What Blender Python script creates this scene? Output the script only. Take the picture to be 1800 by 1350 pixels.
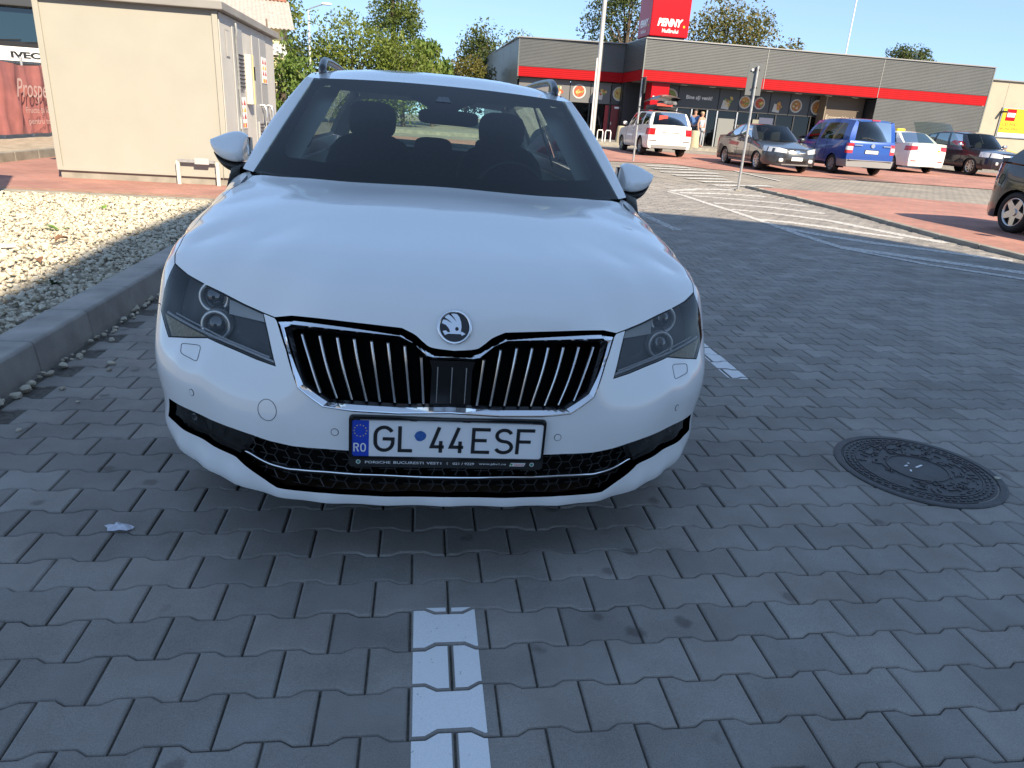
import bpy, bmesh, math, random
import numpy as np
from mathutils import Vector, Matrix
from mathutils.geometry import delaunay_2d_cdt

random.seed(7)
rng = np.random.default_rng(7)
scene = bpy.context.scene
for o in list(bpy.data.objects):
    bpy.data.objects.remove(o)

# ------------------------------------------------------------------ camera
CAM_H, CAM_PITCH, CAM_ROLL = 1.264, math.radians(20.398), math.radians(3.684)
cam_data = bpy.data.cameras.new("camera")
cam_data.sensor_width = 36.0
cam_data.lens = 24.876
cam_data.clip_start = 0.05
cam_data.clip_end = 3000.0
cam = bpy.data.objects.new("camera", cam_data)
scene.collection.objects.link(cam)
fw = Vector((0, math.cos(CAM_PITCH), -math.sin(CAM_PITCH)))
dn = Vector((0, -math.sin(CAM_PITCH), -math.cos(CAM_PITCH)))
rt = Vector((1, 0, 0))
r2 = math.cos(CAM_ROLL) * rt - math.sin(CAM_ROLL) * dn
d2 = math.sin(CAM_ROLL) * rt + math.cos(CAM_ROLL) * dn
m = Matrix.Identity(4)
for i in range(3):
    m[i][0], m[i][1], m[i][2] = r2[i], -d2[i], -fw[i]
m[2][3] = CAM_H
cam.matrix_world = m
scene.camera = cam

# ------------------------------------------------------------------ light
SUN_AZ, SUN_EL = math.radians(32.0), math.radians(34.0)     # azimuth from -Y towards +X
to_sun = Vector((math.cos(SUN_EL) * math.sin(SUN_AZ), -math.cos(SUN_EL) * math.cos(SUN_AZ), math.sin(SUN_EL)))
world = bpy.data.worlds.new("World")
scene.world = world
world.use_nodes = True
wn = world.node_tree
bg = wn.nodes["Background"]
sky = wn.nodes.new("ShaderNodeTexSky")
sky.sky_type = 'NISHITA'
sky.sun_disc = False
sky.sun_elevation = SUN_EL
sky.sun_rotation = math.pi - SUN_AZ
sky.air_density = 1.0
sky.dust_density = 0.0
sky.ozone_density = 10.0
sky.altitude = 6500
gm = wn.nodes.new("ShaderNodeGamma")
gm.inputs[1].default_value = 0.46
wn.links.new(sky.outputs[0], gm.inputs[0])
wn.links.new(gm.outputs[0], bg.inputs[0])
bg.inputs[1].default_value = 0.15
sun_data = bpy.data.lights.new("sun", 'SUN')
sun_data.energy = 2.55
sun_data.angle = math.radians(0.53)
sun_data.color = (1.0, 0.85, 0.64)
sun = bpy.data.objects.new("sun", sun_data)
sun.rotation_euler = (-to_sun).to_track_quat('-Z', 'Y').to_euler()
scene.collection.objects.link(sun)
scene.view_settings.view_transform = 'Standard'
scene.view_settings.look = 'None'
scene.view_settings.exposure = 2.0
scene.view_settings.gamma = 1.0
scene.view_settings.use_curve_mapping = False
scene.render.engine = 'CYCLES'
scene.cycles.max_bounces = 8
scene.cycles.transparent_max_bounces = 16
scene.cycles.use_denoising = True
scene.cycles.caustics_reflective = False
scene.cycles.caustics_refractive = False
scene.cycles.sample_clamp_indirect = 6.0

# ------------------------------------------------------------------ helpers
COL = scene.collection
MATS = {}

def link_obj(name, data, parent=None):
    o = bpy.data.objects.new(name, data)
    COL.objects.link(o)
    if parent is not None:
        o.parent = parent
    return o

def tag(o, label=None, cat=None, group=None, kind=None):
    if label: o["label"] = label
    if cat: o["category"] = cat
    if group: o["group"] = group
    if kind: o["kind"] = kind
    return o

def empty(name, loc=(0, 0, 0), rz=0.0, parent=None):
    o = link_obj(name, None, parent)
    o.location = loc
    o.rotation_euler = (0, 0, rz)
    o.empty_display_size = 0.2
    return o

class MB:
    """collects vertices and faces; build() links them as one mesh object"""
    def __init__(s):
        s.v = []; s.f = []; s.sm = []
    def add(s, v, f, smooth=False):
        b = len(s.v)
        s.v += [tuple(float(c) for c in p) for p in v]
        for q in f:
            s.f.append(tuple(b + i for i in q)); s.sm.append(smooth)
        return s
    def box(s, c, size, rz=0.0, M=None):
        x, y, z = [d / 2 for d in size]
        pts = [(-x, -y, -z), (x, -y, -z), (x, y, -z), (-x, y, -z), (-x, -y, z), (x, -y, z), (x, y, z), (-x, y, z)]
        if M is None:
            cz, sz = math.cos(rz), math.sin(rz)
            pts = [(c[0] + cz * p[0] - sz * p[1], c[1] + sz * p[0] + cz * p[1], c[2] + p[2]) for p in pts]
        else:
            pts = [tuple(M @ Vector(p) + Vector(c)) for p in pts]
        return s.add(pts, [(3, 2, 1, 0), (4, 5, 6, 7), (0, 1, 5, 4), (1, 2, 6, 5), (2, 3, 7, 6), (3, 0, 4, 7)])
    def cyl(s, p0, p1, r0, r1=None, n=16, cap=True, smooth=True):
        r1 = r0 if r1 is None else r1
        p0, p1 = Vector(p0), Vector(p1)
        a = (p1 - p0).normalized()
        e = a.orthogonal().normalized(); g = a.cross(e)
        v = []
        for k in range(n):
            t = 2 * math.pi * k / n
            d = e * math.cos(t) + g * math.sin(t)
            v.append(p0 + d * r0); v.append(p1 + d * r1)
        f = [(2 * k, 2 * ((k + 1) % n), 2 * ((k + 1) % n) + 1, 2 * k + 1) for k in range(n)]
        s.add(v, f, smooth)
        if cap:
            s.add(v[0::2], [tuple(reversed(range(n)))]); s.add(v[1::2], [tuple(range(n))])
        return s
    def tube(s, pts, r, n=8, cap=True):
        pts = [Vector(p) for p in pts]
        rings = []
        prev = None
        for i, p in enumerate(pts):
            a = (pts[min(i + 1, len(pts) - 1)] - pts[max(i - 1, 0)]).normalized()
            if prev is None:
                e = a.orthogonal().normalized()
            else:
                e = (prev - a * prev.dot(a)).normalized()
            prev = e
            g = a.cross(e)
            rr = r[i] if hasattr(r, '__len__') else r
            rings.append([p + (e * math.cos(2 * math.pi * k / n) + g * math.sin(2 * math.pi * k / n)) * rr for k in range(n)])
        v = [q for R in rings for q in R]
        f = []
        for i in range(len(pts) - 1):
            for k in range(n):
                k2 = (k + 1) % n
                f.append((i * n + k, i * n + k2, (i + 1) * n + k2, (i + 1) * n + k))
        s.add(v, f, True)
        if cap:
            s.add(rings[0], [tuple(reversed(range(n)))]); s.add(rings[-1], [tuple(range(n))])
        return s
    def prism(s, poly, z0, z1):
        """extrude a 2D polygon (x,y) between two heights"""
        n = len(poly)
        v = [(x, y, z0) for x, y in poly] + [(x, y, z1) for x, y in poly]
        f = [tuple(range(n, 2 * n)), tuple(reversed(range(n)))] + [(k, (k + 1) % n, n + (k + 1) % n, n + k) for k in range(n)]
        return s.add(v, f)
    def plate(s, poly, fn, t):
        """polygon in a local 2D frame, mapped by fn(a,b,depth), with thickness t"""
        n = len(poly)
        v = [fn(a, b, 0.0) for a, b in poly] + [fn(a, b, t) for a, b in poly]
        f = [tuple(range(n)), tuple(reversed(range(n, 2 * n)))] + [(k, n + k, n + (k + 1) % n, (k + 1) % n) for k in range(n)]
        return s.add(v, f)
    def grid(s, rows, smooth=True, closed=False):
        nr, nc = len(rows), len(rows[0])
        v = [p for R in rows for p in R]
        f = []
        for i in range(nr - 1):
            for k in range(nc if closed else nc - 1):
                k2 = (k + 1) % nc
                f.append((i * nc + k, i * nc + k2, (i + 1) * nc + k2, (i + 1) * nc + k))
        return s.add(v, f, smooth)
    def build(s, name, mat, parent=None, label=None, cat=None, group=None, kind=None, fix=False, bevel=0.0):
        me = bpy.data.meshes.new(name)
        me.from_pydata(s.v, [], s.f)
        me.polygons.foreach_set("use_smooth", s.sm)
        me.materials.append(mat)
        if fix or bevel:
            bm = bmesh.new(); bm.from_mesh(me)
            if bevel:
                bmesh.ops.remove_doubles(bm, verts=bm.verts, dist=1e-5)
                es = [e for e in bm.edges if len(e.link_faces) == 2 and e.calc_face_angle(0) > 0.6]
                bmesh.ops.bevel(bm, geom=es, offset=bevel, segments=2, affect='EDGES', profile=0.6)
            bmesh.ops.recalc_face_normals(bm, faces=bm.faces)
            bm.to_mesh(me); bm.free()
        me.update()
        o = link_obj(name, me, parent)
        tag(o, label, cat, group, kind)
        return o

def mesh_np(name, V, F, mat, parent=None, smooth=False, attrs=None):
    """V (n,3), F list/array of faces of equal size"""
    me = bpy.data.meshes.new(name)
    F = np.asarray(F)
    nf, k = F.shape
    me.vertices.add(len(V)); me.vertices.foreach_set("co", np.asarray(V, np.float32).ravel())
    me.loops.add(nf * k); me.loops.foreach_set("vertex_index", F.astype(np.int32).ravel())
    me.polygons.add(nf)
    me.polygons.foreach_set("loop_start", (np.arange(nf) * k).astype(np.int32))
    me.polygons.foreach_set("loop_total", np.full(nf, k, np.int32))
    me.polygons.foreach_set("use_smooth", np.full(nf, smooth))
    me.update(calc_edges=True)
    me.validate()
    me.materials.append(mat)
    if attrs:
        for an, val in attrs.items():
            a = me.attributes.new(an, 'FLOAT', 'FACE')
            a.data.foreach_set("value", np.asarray(val, np.float32))
    return link_obj(name, me, parent)

def copy_tree(o, parent=None):
    c = o.copy(); COL.objects.link(c); c.parent = parent
    for ch in list(o.children):
        copy_tree(ch, c)
    return c

def pt_in_poly(x, y, P):
    ins = False
    n = len(P); j = n - 1
    for i in range(n):
        xi, yi = P[i]; xj, yj = P[j]
        if (yi > y) != (yj > y) and x < (xj - xi) * (y - yi) / (yj - yi) + xi:
            ins = not ins
        j = i
    return ins

def in_poly_np(X, Y, P):
    ins = np.zeros(len(X), bool)
    n = len(P); j = n - 1
    for i in range(n):
        xi, yi = P[i]; xj, yj = P[j]
        with np.errstate(divide='ignore', invalid='ignore'):
            c = ((yi > Y) != (yj > Y)) & (X < (xj - xi) * (Y - yi) / ((yj - yi) if yj != yi else 1e-12) + xi)
        ins ^= c
        j = i
    return ins

def text_data(body, size=1.0, bold=0.0, shear=0.0, spacing=1.0, extrude=0.0, align='CENTER'):
    cu = bpy.data.curves.new("text", 'FONT')
    cu.body = body; cu.size = size; cu.offset = bold; cu.shear = shear
    cu.space_character = spacing; cu.extrude = extrude
    cu.align_x = align; cu.align_y = 'CENTER'
    cu.resolution_u = 3
    ob = bpy.data.objects.new("text", cu)
    COL.objects.link(ob)
    dg = bpy.context.evaluated_depsgraph_get()
    ev = ob.evaluated_get(dg)
    me = bpy.data.meshes.new_from_object(ev)
    bpy.data.objects.remove(ob); bpy.data.curves.remove(cu)
    return me

def text_obj(name, body, mat, M, parent=None, width=None, height=None, **kw):
    """flat lettering; M maps local (x right, y up, z out of the surface) to parent space; scaled to width/height"""
    me = text_data(body, **kw)
    co = np.array([v.co[:] for v in me.vertices])
    if len(co):
        lo, hi = co.min(0), co.max(0)
        c = (lo + hi) / 2; d = np.maximum(hi - lo, 1e-6)
        sx = width / d[0] if width else None
        sy = height / d[1] if height else None
        sx = sx or sy or 1.0; sy = sy or sx
        for v, p in zip(me.vertices, co):
            v.co = M @ Vector(((p[0] - c[0]) * sx, (p[1] - c[1]) * sy, p[2]))
    me.name = name
    me.materials.clear(); me.materials.append(mat)
    return link_obj(name, me, parent)

def frame(o, x, y):
    """matrix with columns x, y, x×y at origin o"""
    x = Vector(x).normalized(); y = Vector(y).normalized(); z = x.cross(y)
    M = Matrix.Identity(4)
    for i in range(3):
        M[i][0], M[i][1], M[i][2], M[i][3] = x[i], y[i], z[i], o[i]
    return M

# ------------------------------------------------------------------ materials
def srgb(r, g, b):
    f = lambda c: (c / 255 / 12.92) if c / 255 <= 0.04045 else ((c / 255 + 0.055) / 1.055) ** 2.4
    return (f(r), f(g), f(b), 1.0)

def base_mat(name):
    mt = bpy.data.materials.new(name); mt.use_nodes = True
    MATS[name] = mt
    return mt, mt.node_tree, mt.node_tree.nodes["Principled BSDF"]

def pmat(name, col, rough=0.5, metal=0.0, coat=0.0, spec=0.5, var=0.0, vscale=8.0, bump=0.0, bscale=60.0, trans=0.0, coat_rough=0.03):
    mt, nt, b = base_mat(name)
    col = tuple(col[:3]) + (1.0,)
    b.inputs["Base Color"].default_value = col
    b.inputs["Roughness"].default_value = rough
    b.inputs["Metallic"].default_value = metal
    b.inputs["Coat Weight"].default_value = coat
    b.inputs["Coat Roughness"].default_value = coat_rough
    b.inputs["Specular IOR Level"].default_value = spec
    tc = None
    if var or bump:
        tc = nt.nodes.new("ShaderNodeTexCoord")
    if var:
        nz = nt.nodes.new("ShaderNodeTexNoise"); nz.inputs["Scale"].default_value = vscale; nz.inputs["Detail"].default_value = 6
        nt.links.new(tc.outputs["Object"], nz.inputs["Vector"])
        cr = nt.nodes.new("ShaderNodeValToRGB")
        cr.color_ramp.elements[0].position = 0.3; cr.color_ramp.elements[1].position = 0.7
        cr.color_ramp.elements[0].color = tuple(c * (1 - var) for c in col[:3]) + (1,)
        cr.color_ramp.elements[1].color = tuple(min(1, c * (1 + var)) for c in col[:3]) + (1,)
        nt.links.new(nz.outputs["Fac"], cr.inputs[0]); nt.links.new(cr.outputs[0], b.inputs["Base Color"])
    if bump:
        n2 = nt.nodes.new("ShaderNodeTexNoise"); n2.inputs["Scale"].default_value = bscale; n2.inputs["Detail"].default_value = 5
        nt.links.new(tc.outputs["Object"], n2.inputs["Vector"])
        bp = nt.nodes.new("ShaderNodeBump"); bp.inputs["Strength"].default_value = bump; bp.inputs["Distance"].default_value = 0.01
        nt.links.new(n2.outputs["Fac"], bp.inputs["Height"]); nt.links.new(bp.outputs[0], b.inputs["Normal"])
    return mt

def glass_mat(name, tint, ior=1.5, rough=0.0):
    """thin glass: mirror reflection by Fresnel over tinted see-through"""
    mt, nt, b = base_mat(name)
    nt.nodes.remove(b)
    out = nt.nodes["Material Output"]
    tr = nt.nodes.new("ShaderNodeBsdfTransparent"); tr.inputs[0].default_value = tuple(tint) + (1,)
    gl = nt.nodes.new("ShaderNodeBsdfGlossy"); gl.inputs["Roughness"].default_value = rough
    fr = nt.nodes.new("ShaderNodeFresnel"); fr.inputs[0].default_value = ior
    mx = nt.nodes.new("ShaderNodeMixShader")
    nt.links.new(fr.outputs[0], mx.inputs[0]); nt.links.new(tr.outputs[0], mx.inputs[1]); nt.links.new(gl.outputs[0], mx.inputs[2])
    nt.links.new(mx.outputs[0], out.inputs[0])
    return mt

white_paint = pmat("white_car_paint", (0.80, 0.80, 0.79), 0.35, coat=1.0, spec=0.5)
chrome = pmat("chrome", (0.82, 0.83, 0.85), 0.06, metal=1.0)
chrome_soft = pmat("chrome_soft", (0.62, 0.63, 0.65), 0.22, metal=1.0)
black_gloss = pmat("black_gloss", (0.006, 0.006, 0.007), 0.08, spec=0.5)
black_plastic = pmat("black_plastic", (0.012, 0.012, 0.013), 0.45)
dark_plastic = pmat("dark_plastic", (0.03, 0.03, 0.033), 0.5, bump=0.15, bscale=400)
liner_black = pmat("liner_black", (0.004, 0.004, 0.004), 0.9, spec=0.1)
rubber = pmat("tyre_rubber", (0.018, 0.018, 0.018), 0.75, bump=0.1, bscale=200)
alloy = pmat("alloy", (0.55, 0.56, 0.58), 0.28, metal=1.0)
glass_clear = glass_mat("clear_lens", (0.93, 0.94, 0.95), 1.45)
glass_wind = glass_mat("windscreen_glass", (0.74, 0.84, 0.79), 1.62)
glass_side = glass_mat("side_glass", (0.52, 0.60, 0.57), 1.55)
glass_rear = glass_mat("rear_glass", (0.66, 0.80, 0.73), 1.5)
glass_dark = glass_mat("dark_glass", (0.10, 0.11, 0.12), 1.6)
frit_black = pmat("glass_frit", (0.004, 0.005, 0.006), 0.03, spec=0.75)
seat_cloth = pmat("seat_cloth", (0.030, 0.026, 0.028), 0.9, var=0.2, vscale=40)
headliner = pmat("headliner", (0.32, 0.31, 0.30), 0.9)
plate_white = pmat("plate_white", (0.78, 0.79, 0.80), 0.35)
plate_blue = pmat("plate_blue", (0.010, 0.055, 0.46), 0.35)
ink_black = pmat("ink_black", (0.008, 0.008, 0.010), 0.4)
ink_white = pmat("ink_white", (0.75, 0.75, 0.75), 0.5)
star_yellow = pmat("star_yellow", (0.8, 0.62, 0.05), 0.5)
red_lamp = pmat("red_lamp", (0.45, 0.012, 0.015), 0.12, coat=1.0)
lamp_clear = pmat("lamp_clear", (0.75, 0.76, 0.74), 0.10, coat=1.0, metal=0.3)
amber = pmat("amber", (0.6, 0.22, 0.02), 0.2)
galv = pmat("galvanised", (0.42, 0.43, 0.43), 0.42, metal=0.6, var=0.15, vscale=20)
# ================================================================== ground and paving
GA = math.radians(8.0)
GC, GS = math.cos(GA), math.sin(GA)
def G(u, v):
    return (u * GC - v * GS, u * GS + v * GC)
def UV(x, y):
    return (x * GC + y * GS, -x * GS + y * GC)
def zg(y):
    return 0.021 * max(0.0, min(y, 60.0) - 16.0)

_R = np.array([list(r2), list(d2), list(fw)])
def project(P):
    q = (np.atleast_2d(P) - np.array([0, 0, CAM_H])) @ _R.T
    z = np.where(q[:, 2] > 0.05, q[:, 2], 0.05)
    return 900 + 1243.8 * q[:, 0] / z, 675 + 1243.8 * q[:, 1] / z, q[:, 2]

def paving_mat(name, c1, c2, joint, sc, rot, relief=0.25):
    """small paving blocks too far away to tell apart"""
    mt, nt, b = base_mat(name)
    tc = nt.nodes.new("ShaderNodeTexCoord")
    mp = nt.nodes.new("ShaderNodeMapping"); mp.inputs["Rotation"].default_value = (0, 0, rot)
    nt.links.new(tc.outputs["Object"], mp.inputs["Vector"])
    br = nt.nodes.new("ShaderNodeTexBrick")
    br.inputs["Scale"].default_value = sc
    br.inputs["Mortar Size"].default_value = 0.012
    br.inputs["Mortar Smooth"].default_value = 0.3
    br.inputs["Brick Width"].default_value = 0.2; br.inputs["Row Height"].default_value = 0.1375
    br.inputs["Color1"].default_value = c1; br.inputs["Color2"].default_value = c2; br.inputs["Mortar"].default_value = joint
    nt.links.new(mp.outputs[0], br.inputs["Vector"])
    nz = nt.nodes.new("ShaderNodeTexNoise"); nz.inputs["Scale"].default_value = 0.9; nz.inputs["Detail"].default_value = 8; nz.inputs["Roughness"].default_value = 0.65
    nt.links.new(tc.outputs["Object"], nz.inputs["Vector"])
    cr = nt.nodes.new("ShaderNodeValToRGB"); cr.color_ramp.elements[0].position = 0.35; cr.color_ramp.elements[1].position = 0.72
    cr.color_ramp.elements[0].color = (0.72, 0.72, 0.72, 1); cr.color_ramp.elements[1].color = (1.18, 1.16, 1.12, 1)
    nt.links.new(nz.outputs["Fac"], cr.inputs[0])
    mx = nt.nodes.new("ShaderNodeMix"); mx.data_type = 'RGBA'; mx.blend_type = 'MULTIPLY'; mx.inputs[0].default_value = 1.0
    nt.links.new(br.outputs["Color"], mx.inputs[6]); nt.links.new(cr.outputs[0], mx.inputs[7])
    nt.links.new(mx.outputs[2], b.inputs["Base Color"])
    bp = nt.nodes.new("ShaderNodeBump"); bp.inputs["Strength"].default_value = relief; bp.inputs["Distance"].default_value = 0.01
    nt.links.new(br.outputs["Fac"], bp.inputs["Height"]); bp.invert = True
    nt.links.new(bp.outputs[0], b.inputs["Normal"])
    b.inputs["Roughness"].default_value = 0.85
    return mt

def paver_mat(name, source):
    """concrete block: tone per piece, speckle, stains and scuffs"""
    mt, nt, b = base_mat(name)
    L = nt.links.new
    if source == 'object':
        oi = nt.nodes.new("ShaderNodeObjectInfo"); tone = oi.outputs["Random"]
    else:
        at = nt.nodes.new("ShaderNodeAttribute"); at.attribute_name = "tone"; tone = at.outputs["Fac"]
    ge = nt.nodes.new("ShaderNodeNewGeometry")
    cr = nt.nodes.new("ShaderNodeValToRGB")
    e = cr.color_ramp.elements
    e[0].position = 0.0; e[0].color = (0.225, 0.212, 0.196, 1)
    e[1].position = 1.0; e[1].color = (0.305, 0.292, 0.272, 1)
    e2 = e.new(0.5); e2.color = (0.262, 0.248, 0.230, 1)
    e3 = e.new(0.93); e3.color = (0.285, 0.265, 0.243, 1)
    L(tone, cr.inputs[0])
    # fine aggregate speckle
    n1 = nt.nodes.new("ShaderNodeTexNoise"); n1.inputs["Scale"].default_value = 420; n1.inputs["Detail"].default_value = 3; n1.inputs["Roughness"].default_value = 0.8
    L(ge.outputs["Position"], n1.inputs["Vector"])
    c1 = nt.nodes.new("ShaderNodeValToRGB"); c1.color_ramp.elements[0].position = 0.30; c1.color_ramp.elements[1].position = 0.74
    c1.color_ramp.elements[0].color = (0.70, 0.70, 0.70, 1); c1.color_ramp.elements[1].color = (1.55, 1.53, 1.5, 1)
    L(n1.outputs["Fac"], c1.inputs[0])
    # broad dirt and stains
    n2 = nt.nodes.new("ShaderNodeTexNoise"); n2.inputs["Scale"].default_value = 3.1; n2.inputs["Detail"].default_value = 7; n2.inputs["Roughness"].default_value = 0.6
    L(ge.outputs["Position"], n2.inputs["Vector"])
    c2 = nt.nodes.new("ShaderNodeValToRGB"); c2.color_ramp.elements[0].position = 0.3; c2.color_ramp.elements[1].position = 0.7
    c2.color_ramp.elements[0].color = (0.76, 0.74, 0.72, 1); c2.color_ramp.elements[1].color = (1.12, 1.13, 1.14, 1)
    L(n2.outputs["Fac"], c2.inputs[0])
    n3 = nt.nodes.new("ShaderNodeTexVoronoi"); n3.inputs["Scale"].default_value = 5.3; n3.inputs["Randomness"].default_value = 1.0
    wv = nt.nodes.new("ShaderNodeTexNoise"); wv.inputs["Scale"].default_value = 16; wv.inputs["Detail"].default_value = 4
    L(ge.outputs["Position"], wv.inputs["Vector"])
    ad = nt.nodes.new("ShaderNodeMix"); ad.data_type = 'VECTOR'; ad.inputs[0].default_value = 0.055
    L(ge.outputs["Position"], ad.inputs[4]); L(wv.outputs["Color"], ad.inputs[5])
    L(ad.outputs[1], n3.inputs["Vector"])
    c3 = nt.nodes.new("ShaderNodeValToRGB"); c3.color_ramp.elements[0].position = 0.075; c3.color_ramp.elements[1].position = 0.15
    c3.color_ramp.elements[0].color = (0.62, 0.60, 0.60, 1); c3.color_ramp.elements[1].color = (1, 1, 1, 1)
    L(n3.outputs["Distance"], c3.inputs[0])
    cur = cr.outputs[0]
    for c in (c1, c2, c3):
        mx = nt.nodes.new("ShaderNodeMix"); mx.data_type = 'RGBA'; mx.blend_type = 'MULTIPLY'; mx.inputs[0].default_value = 1.0
        L(cur, mx.inputs[6]); L(c.outputs[0], mx.inputs[7]); cur = mx.outputs[2]
    # brushed scuff streaks
    L(cur, b.inputs["Base Color"])
    n4 = nt.nodes.new("ShaderNodeTexNoise"); n4.inputs["Scale"].default_value = 150; n4.inputs["Detail"].default_value = 6; n4.inputs["Roughness"].default_value = 0.75
    mp = nt.nodes.new("ShaderNodeMapping"); mp.inputs["Scale"].default_value = (0.35, 1.0, 1.0); mp.inputs["Rotation"].default_value = (0, 0, -GA)
    L(ge.outputs["Position"], mp.inputs["Vector"]); L(mp.outputs[0], n4.inputs["Vector"])
    bp = nt.nodes.new("ShaderNodeBump"); bp.inputs["Strength"].default_value = 0.35; bp.inputs["Distance"].default_value = 0.004
    L(n4.outputs["Fac"], bp.inputs["Height"]); L(bp.outputs[0], b.inputs["Normal"])
    b.inputs["Roughness"].default_value = 0.72
    b.inputs["Specular IOR Level"].default_value = 0.35
    return mt

def worn_paint(name, col, under, lo=0.42, hi=0.5, scale=30.0):
    mt, nt, b = base_mat(name)
    ge = nt.nodes.new("ShaderNodeNewGeometry")
    n1 = nt.nodes.new("ShaderNodeTexNoise"); n1.inputs["Scale"].default_value = scale; n1.inputs["Detail"].default_value = 8; n1.inputs["Roughness"].default_value = 0.7
    nt.links.new(ge.outputs["Position"], n1.inputs["Vector"])
    cr = nt.nodes.new("ShaderNodeValToRGB")
    cr.color_ramp.elements[0].position = lo; cr.color_ramp.elements[1].position = hi
    cr.color_ramp.elements[0].color = under; cr.color_ramp.elements[1].color = col
    nt.links.new(n1.outputs["Fac"], cr.inputs[0])
    n2 = nt.nodes.new("ShaderNodeTexNoise"); n2.inputs["Scale"].default_value = 300; n2.inputs["Detail"].default_value = 3
    nt.links.new(ge.outputs["Position"], n2.inputs["Vector"])
    c2 = nt.nodes.new("ShaderNodeValToRGB"); c2.color_ramp.elements[0].color = (0.8, 0.8, 0.8, 1); c2.color_ramp.elements[1].color = (1.1, 1.1, 1.1, 1)
    nt.links.new(n2.outputs["Fac"], c2.inputs[0])
    mx = nt.nodes.new("ShaderNodeMix"); mx.data_type = 'RGBA'; mx.blend_type = 'MULTIPLY'; mx.inputs[0].default_value = 1.0
    nt.links.new(cr.outputs[0], mx.inputs[6]); nt.links.new(c2.outputs[0], mx.inputs[7])
    nt.links.new(mx.outputs[2], b.inputs["Base Color"])
    b.inputs["Roughness"].default_value = 0.8
    bp = nt.nodes.new("ShaderNodeBump"); bp.inputs["Strength"].default_value = 0.3; bp.inputs["Distance"].default_value = 0.003
    nt.links.new(n2.outputs["Fac"], bp.inputs["Height"]); nt.links.new(bp.outputs[0], b.inputs["Normal"])
    return mt

m_ground = paving_mat("grey_block_paving", (0.29, 0.265, 0.225, 1), (0.34, 0.31, 0.265, 1), (0.17, 0.155, 0.14, 1), 1.0, -GA)
m_red = paving_mat("red_block_paving", (0.40, 0.185, 0.145, 1), (0.45, 0.225, 0.18, 1), (0.33, 0.20, 0.165, 1), 1.0, -GA)
m_paver = paver_mat("paver_single", 'object')
m_paver_many = paver_mat("paver_many", 'attr')
m_bedding = pmat("joint_sand", (0.12, 0.11, 0.095), 0.95, var=0.4, vscale=60)
m_kerb = pmat("kerb_concrete", (0.34, 0.325, 0.30), 0.85, var=0.22, vscale=5, bump=0.35, bscale=120)
m_kerb_pale = pmat("kerb_concrete_pale", (0.26, 0.245, 0.21), 0.85, var=0.25, vscale=4, bump=0.3, bscale=90)
m_soil = pmat("dusty_soil", (0.36, 0.30, 0.22), 0.95, var=0.3, vscale=6, bump=0.5, bscale=60)
m_line_near = worn_paint("line_paint", (0.86, 0.86, 0.85, 1), (0.13, 0.125, 0.12, 1), 0.33, 0.36, 34)
m_line_far = worn_paint("line_paint_worn", (0.66, 0.65, 0.62, 1), (0.22, 0.20, 0.18, 1), 0.38, 0.55, 22)

# ---- the ground sheet
ys = [-260, -60, -20, 0, 8, 14, 16, 18, 22, 30, 40, 60, 100, 300, 1500]
b = MB()
b.grid([[(x, y, zg(y) - 0.016) for x in (-1500, -300, -60, -20, -6, 0, 6, 20, 60, 300, 1500)] for y in ys], smooth=False)
ground = b.build("ground", m_ground, kind="structure")

# ---- interlocking concrete pavers (bone shaped, 200 x 165 mm)
PU, PV = 0.2035, 0.1375
HW, HN = 0.0762, 0.0588
out = [(-0.0992, -HW), (-0.064, -HW), (-0.037, -HN), (0.037, -HN), (0.064, -HW), (0.0992, -HW),
       (0.0992, HW), (0.064, HW), (0.037, HN), (-0.037, HN), (-0.064, HW), (-0.0992, HW)]
def inset(poly, d):
    n = len(poly); res = []
    for i in range(n):
        p0, p1, p2 = Vector(poly[i - 1]), Vector(poly[i]), Vector(poly[(i + 1) % n])
        e1, e2 = (p1 - p0).normalized(), (p2 - p1).normalized()
        n1, n2 = Vector((-e1.y, e1.x)), Vector((-e2.y, e2.x))
        q = (n1 + n2) * (d / (1 + n1.dot(n2)))
        res.append((p1.x + q.x, p1.y + q.y))
    return res
top = inset(out, 0.0062)
mid = inset(out, 0.0022)
n12 = len(out)
PVv = np.array([(x, y, -0.03) for x, y in out] + [(x, y, -0.0055) for x, y in out] + [(x, y, -0.0020) for x, y in mid] + [(x, y, 0.0) for x, y in top])
PFq = []
for r in range(3):
    for k in range(n12):
        PFq.append((r * n12 + k, r * n12 + (k + 1) % n12, (r + 1) * n12 + (k + 1) % n12, (r + 1) * n12 + k))
t0 = 3 * n12
topq = [(t0 + 0, t0 + 1, t0 + 10, t0 + 11), (t0 + 1, t0 + 2, t0 + 9, t0 + 10), (t0 + 2, t0 + 3, t0 + 8, t0 + 9), (t0 + 3, t0 + 4, t0 + 7, t0 + 8), (t0 + 4, t0 + 5, t0 + 6, t0 + 7)]
PFq += topq
PFq = np.array(PFq)
ISLAND = [(5.46, 18.3), (5.6, 17.6), (5.96, 16.07), (6.08, 14.6), (6.13, 13.56), (6.14, 12.25), (6.18, 10.73), (6.34, 9.04), (6.6, 7.3), (7.2, 4.0), (22, 4.0), (22, 16.0), (16, 16.4), (11.6, 17.06), (9.32, 17.75), (7.15, 18.0)]
MANHOLE = (1.715, 2.69)
cells = []
for i in range(-12, 124):
    v = 1.3875 + PV * i
    for k in range(-12, 62):
        u = -0.114 + (PU / 2 if i % 2 else 0) + PU * k + PU / 2
        if u < -1.70 or v > 17.6: continue
        x, y = G(u, v)
        if x > 7.4 or y < -0.6: continue
        if pt_in_poly(x, y, ISLAND): continue
        if math.hypot(x - MANHOLE[0], y - MANHOLE[1]) < 0.22: continue
        cells.append((u, v, x, y))
cells = np.array(cells)
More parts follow.
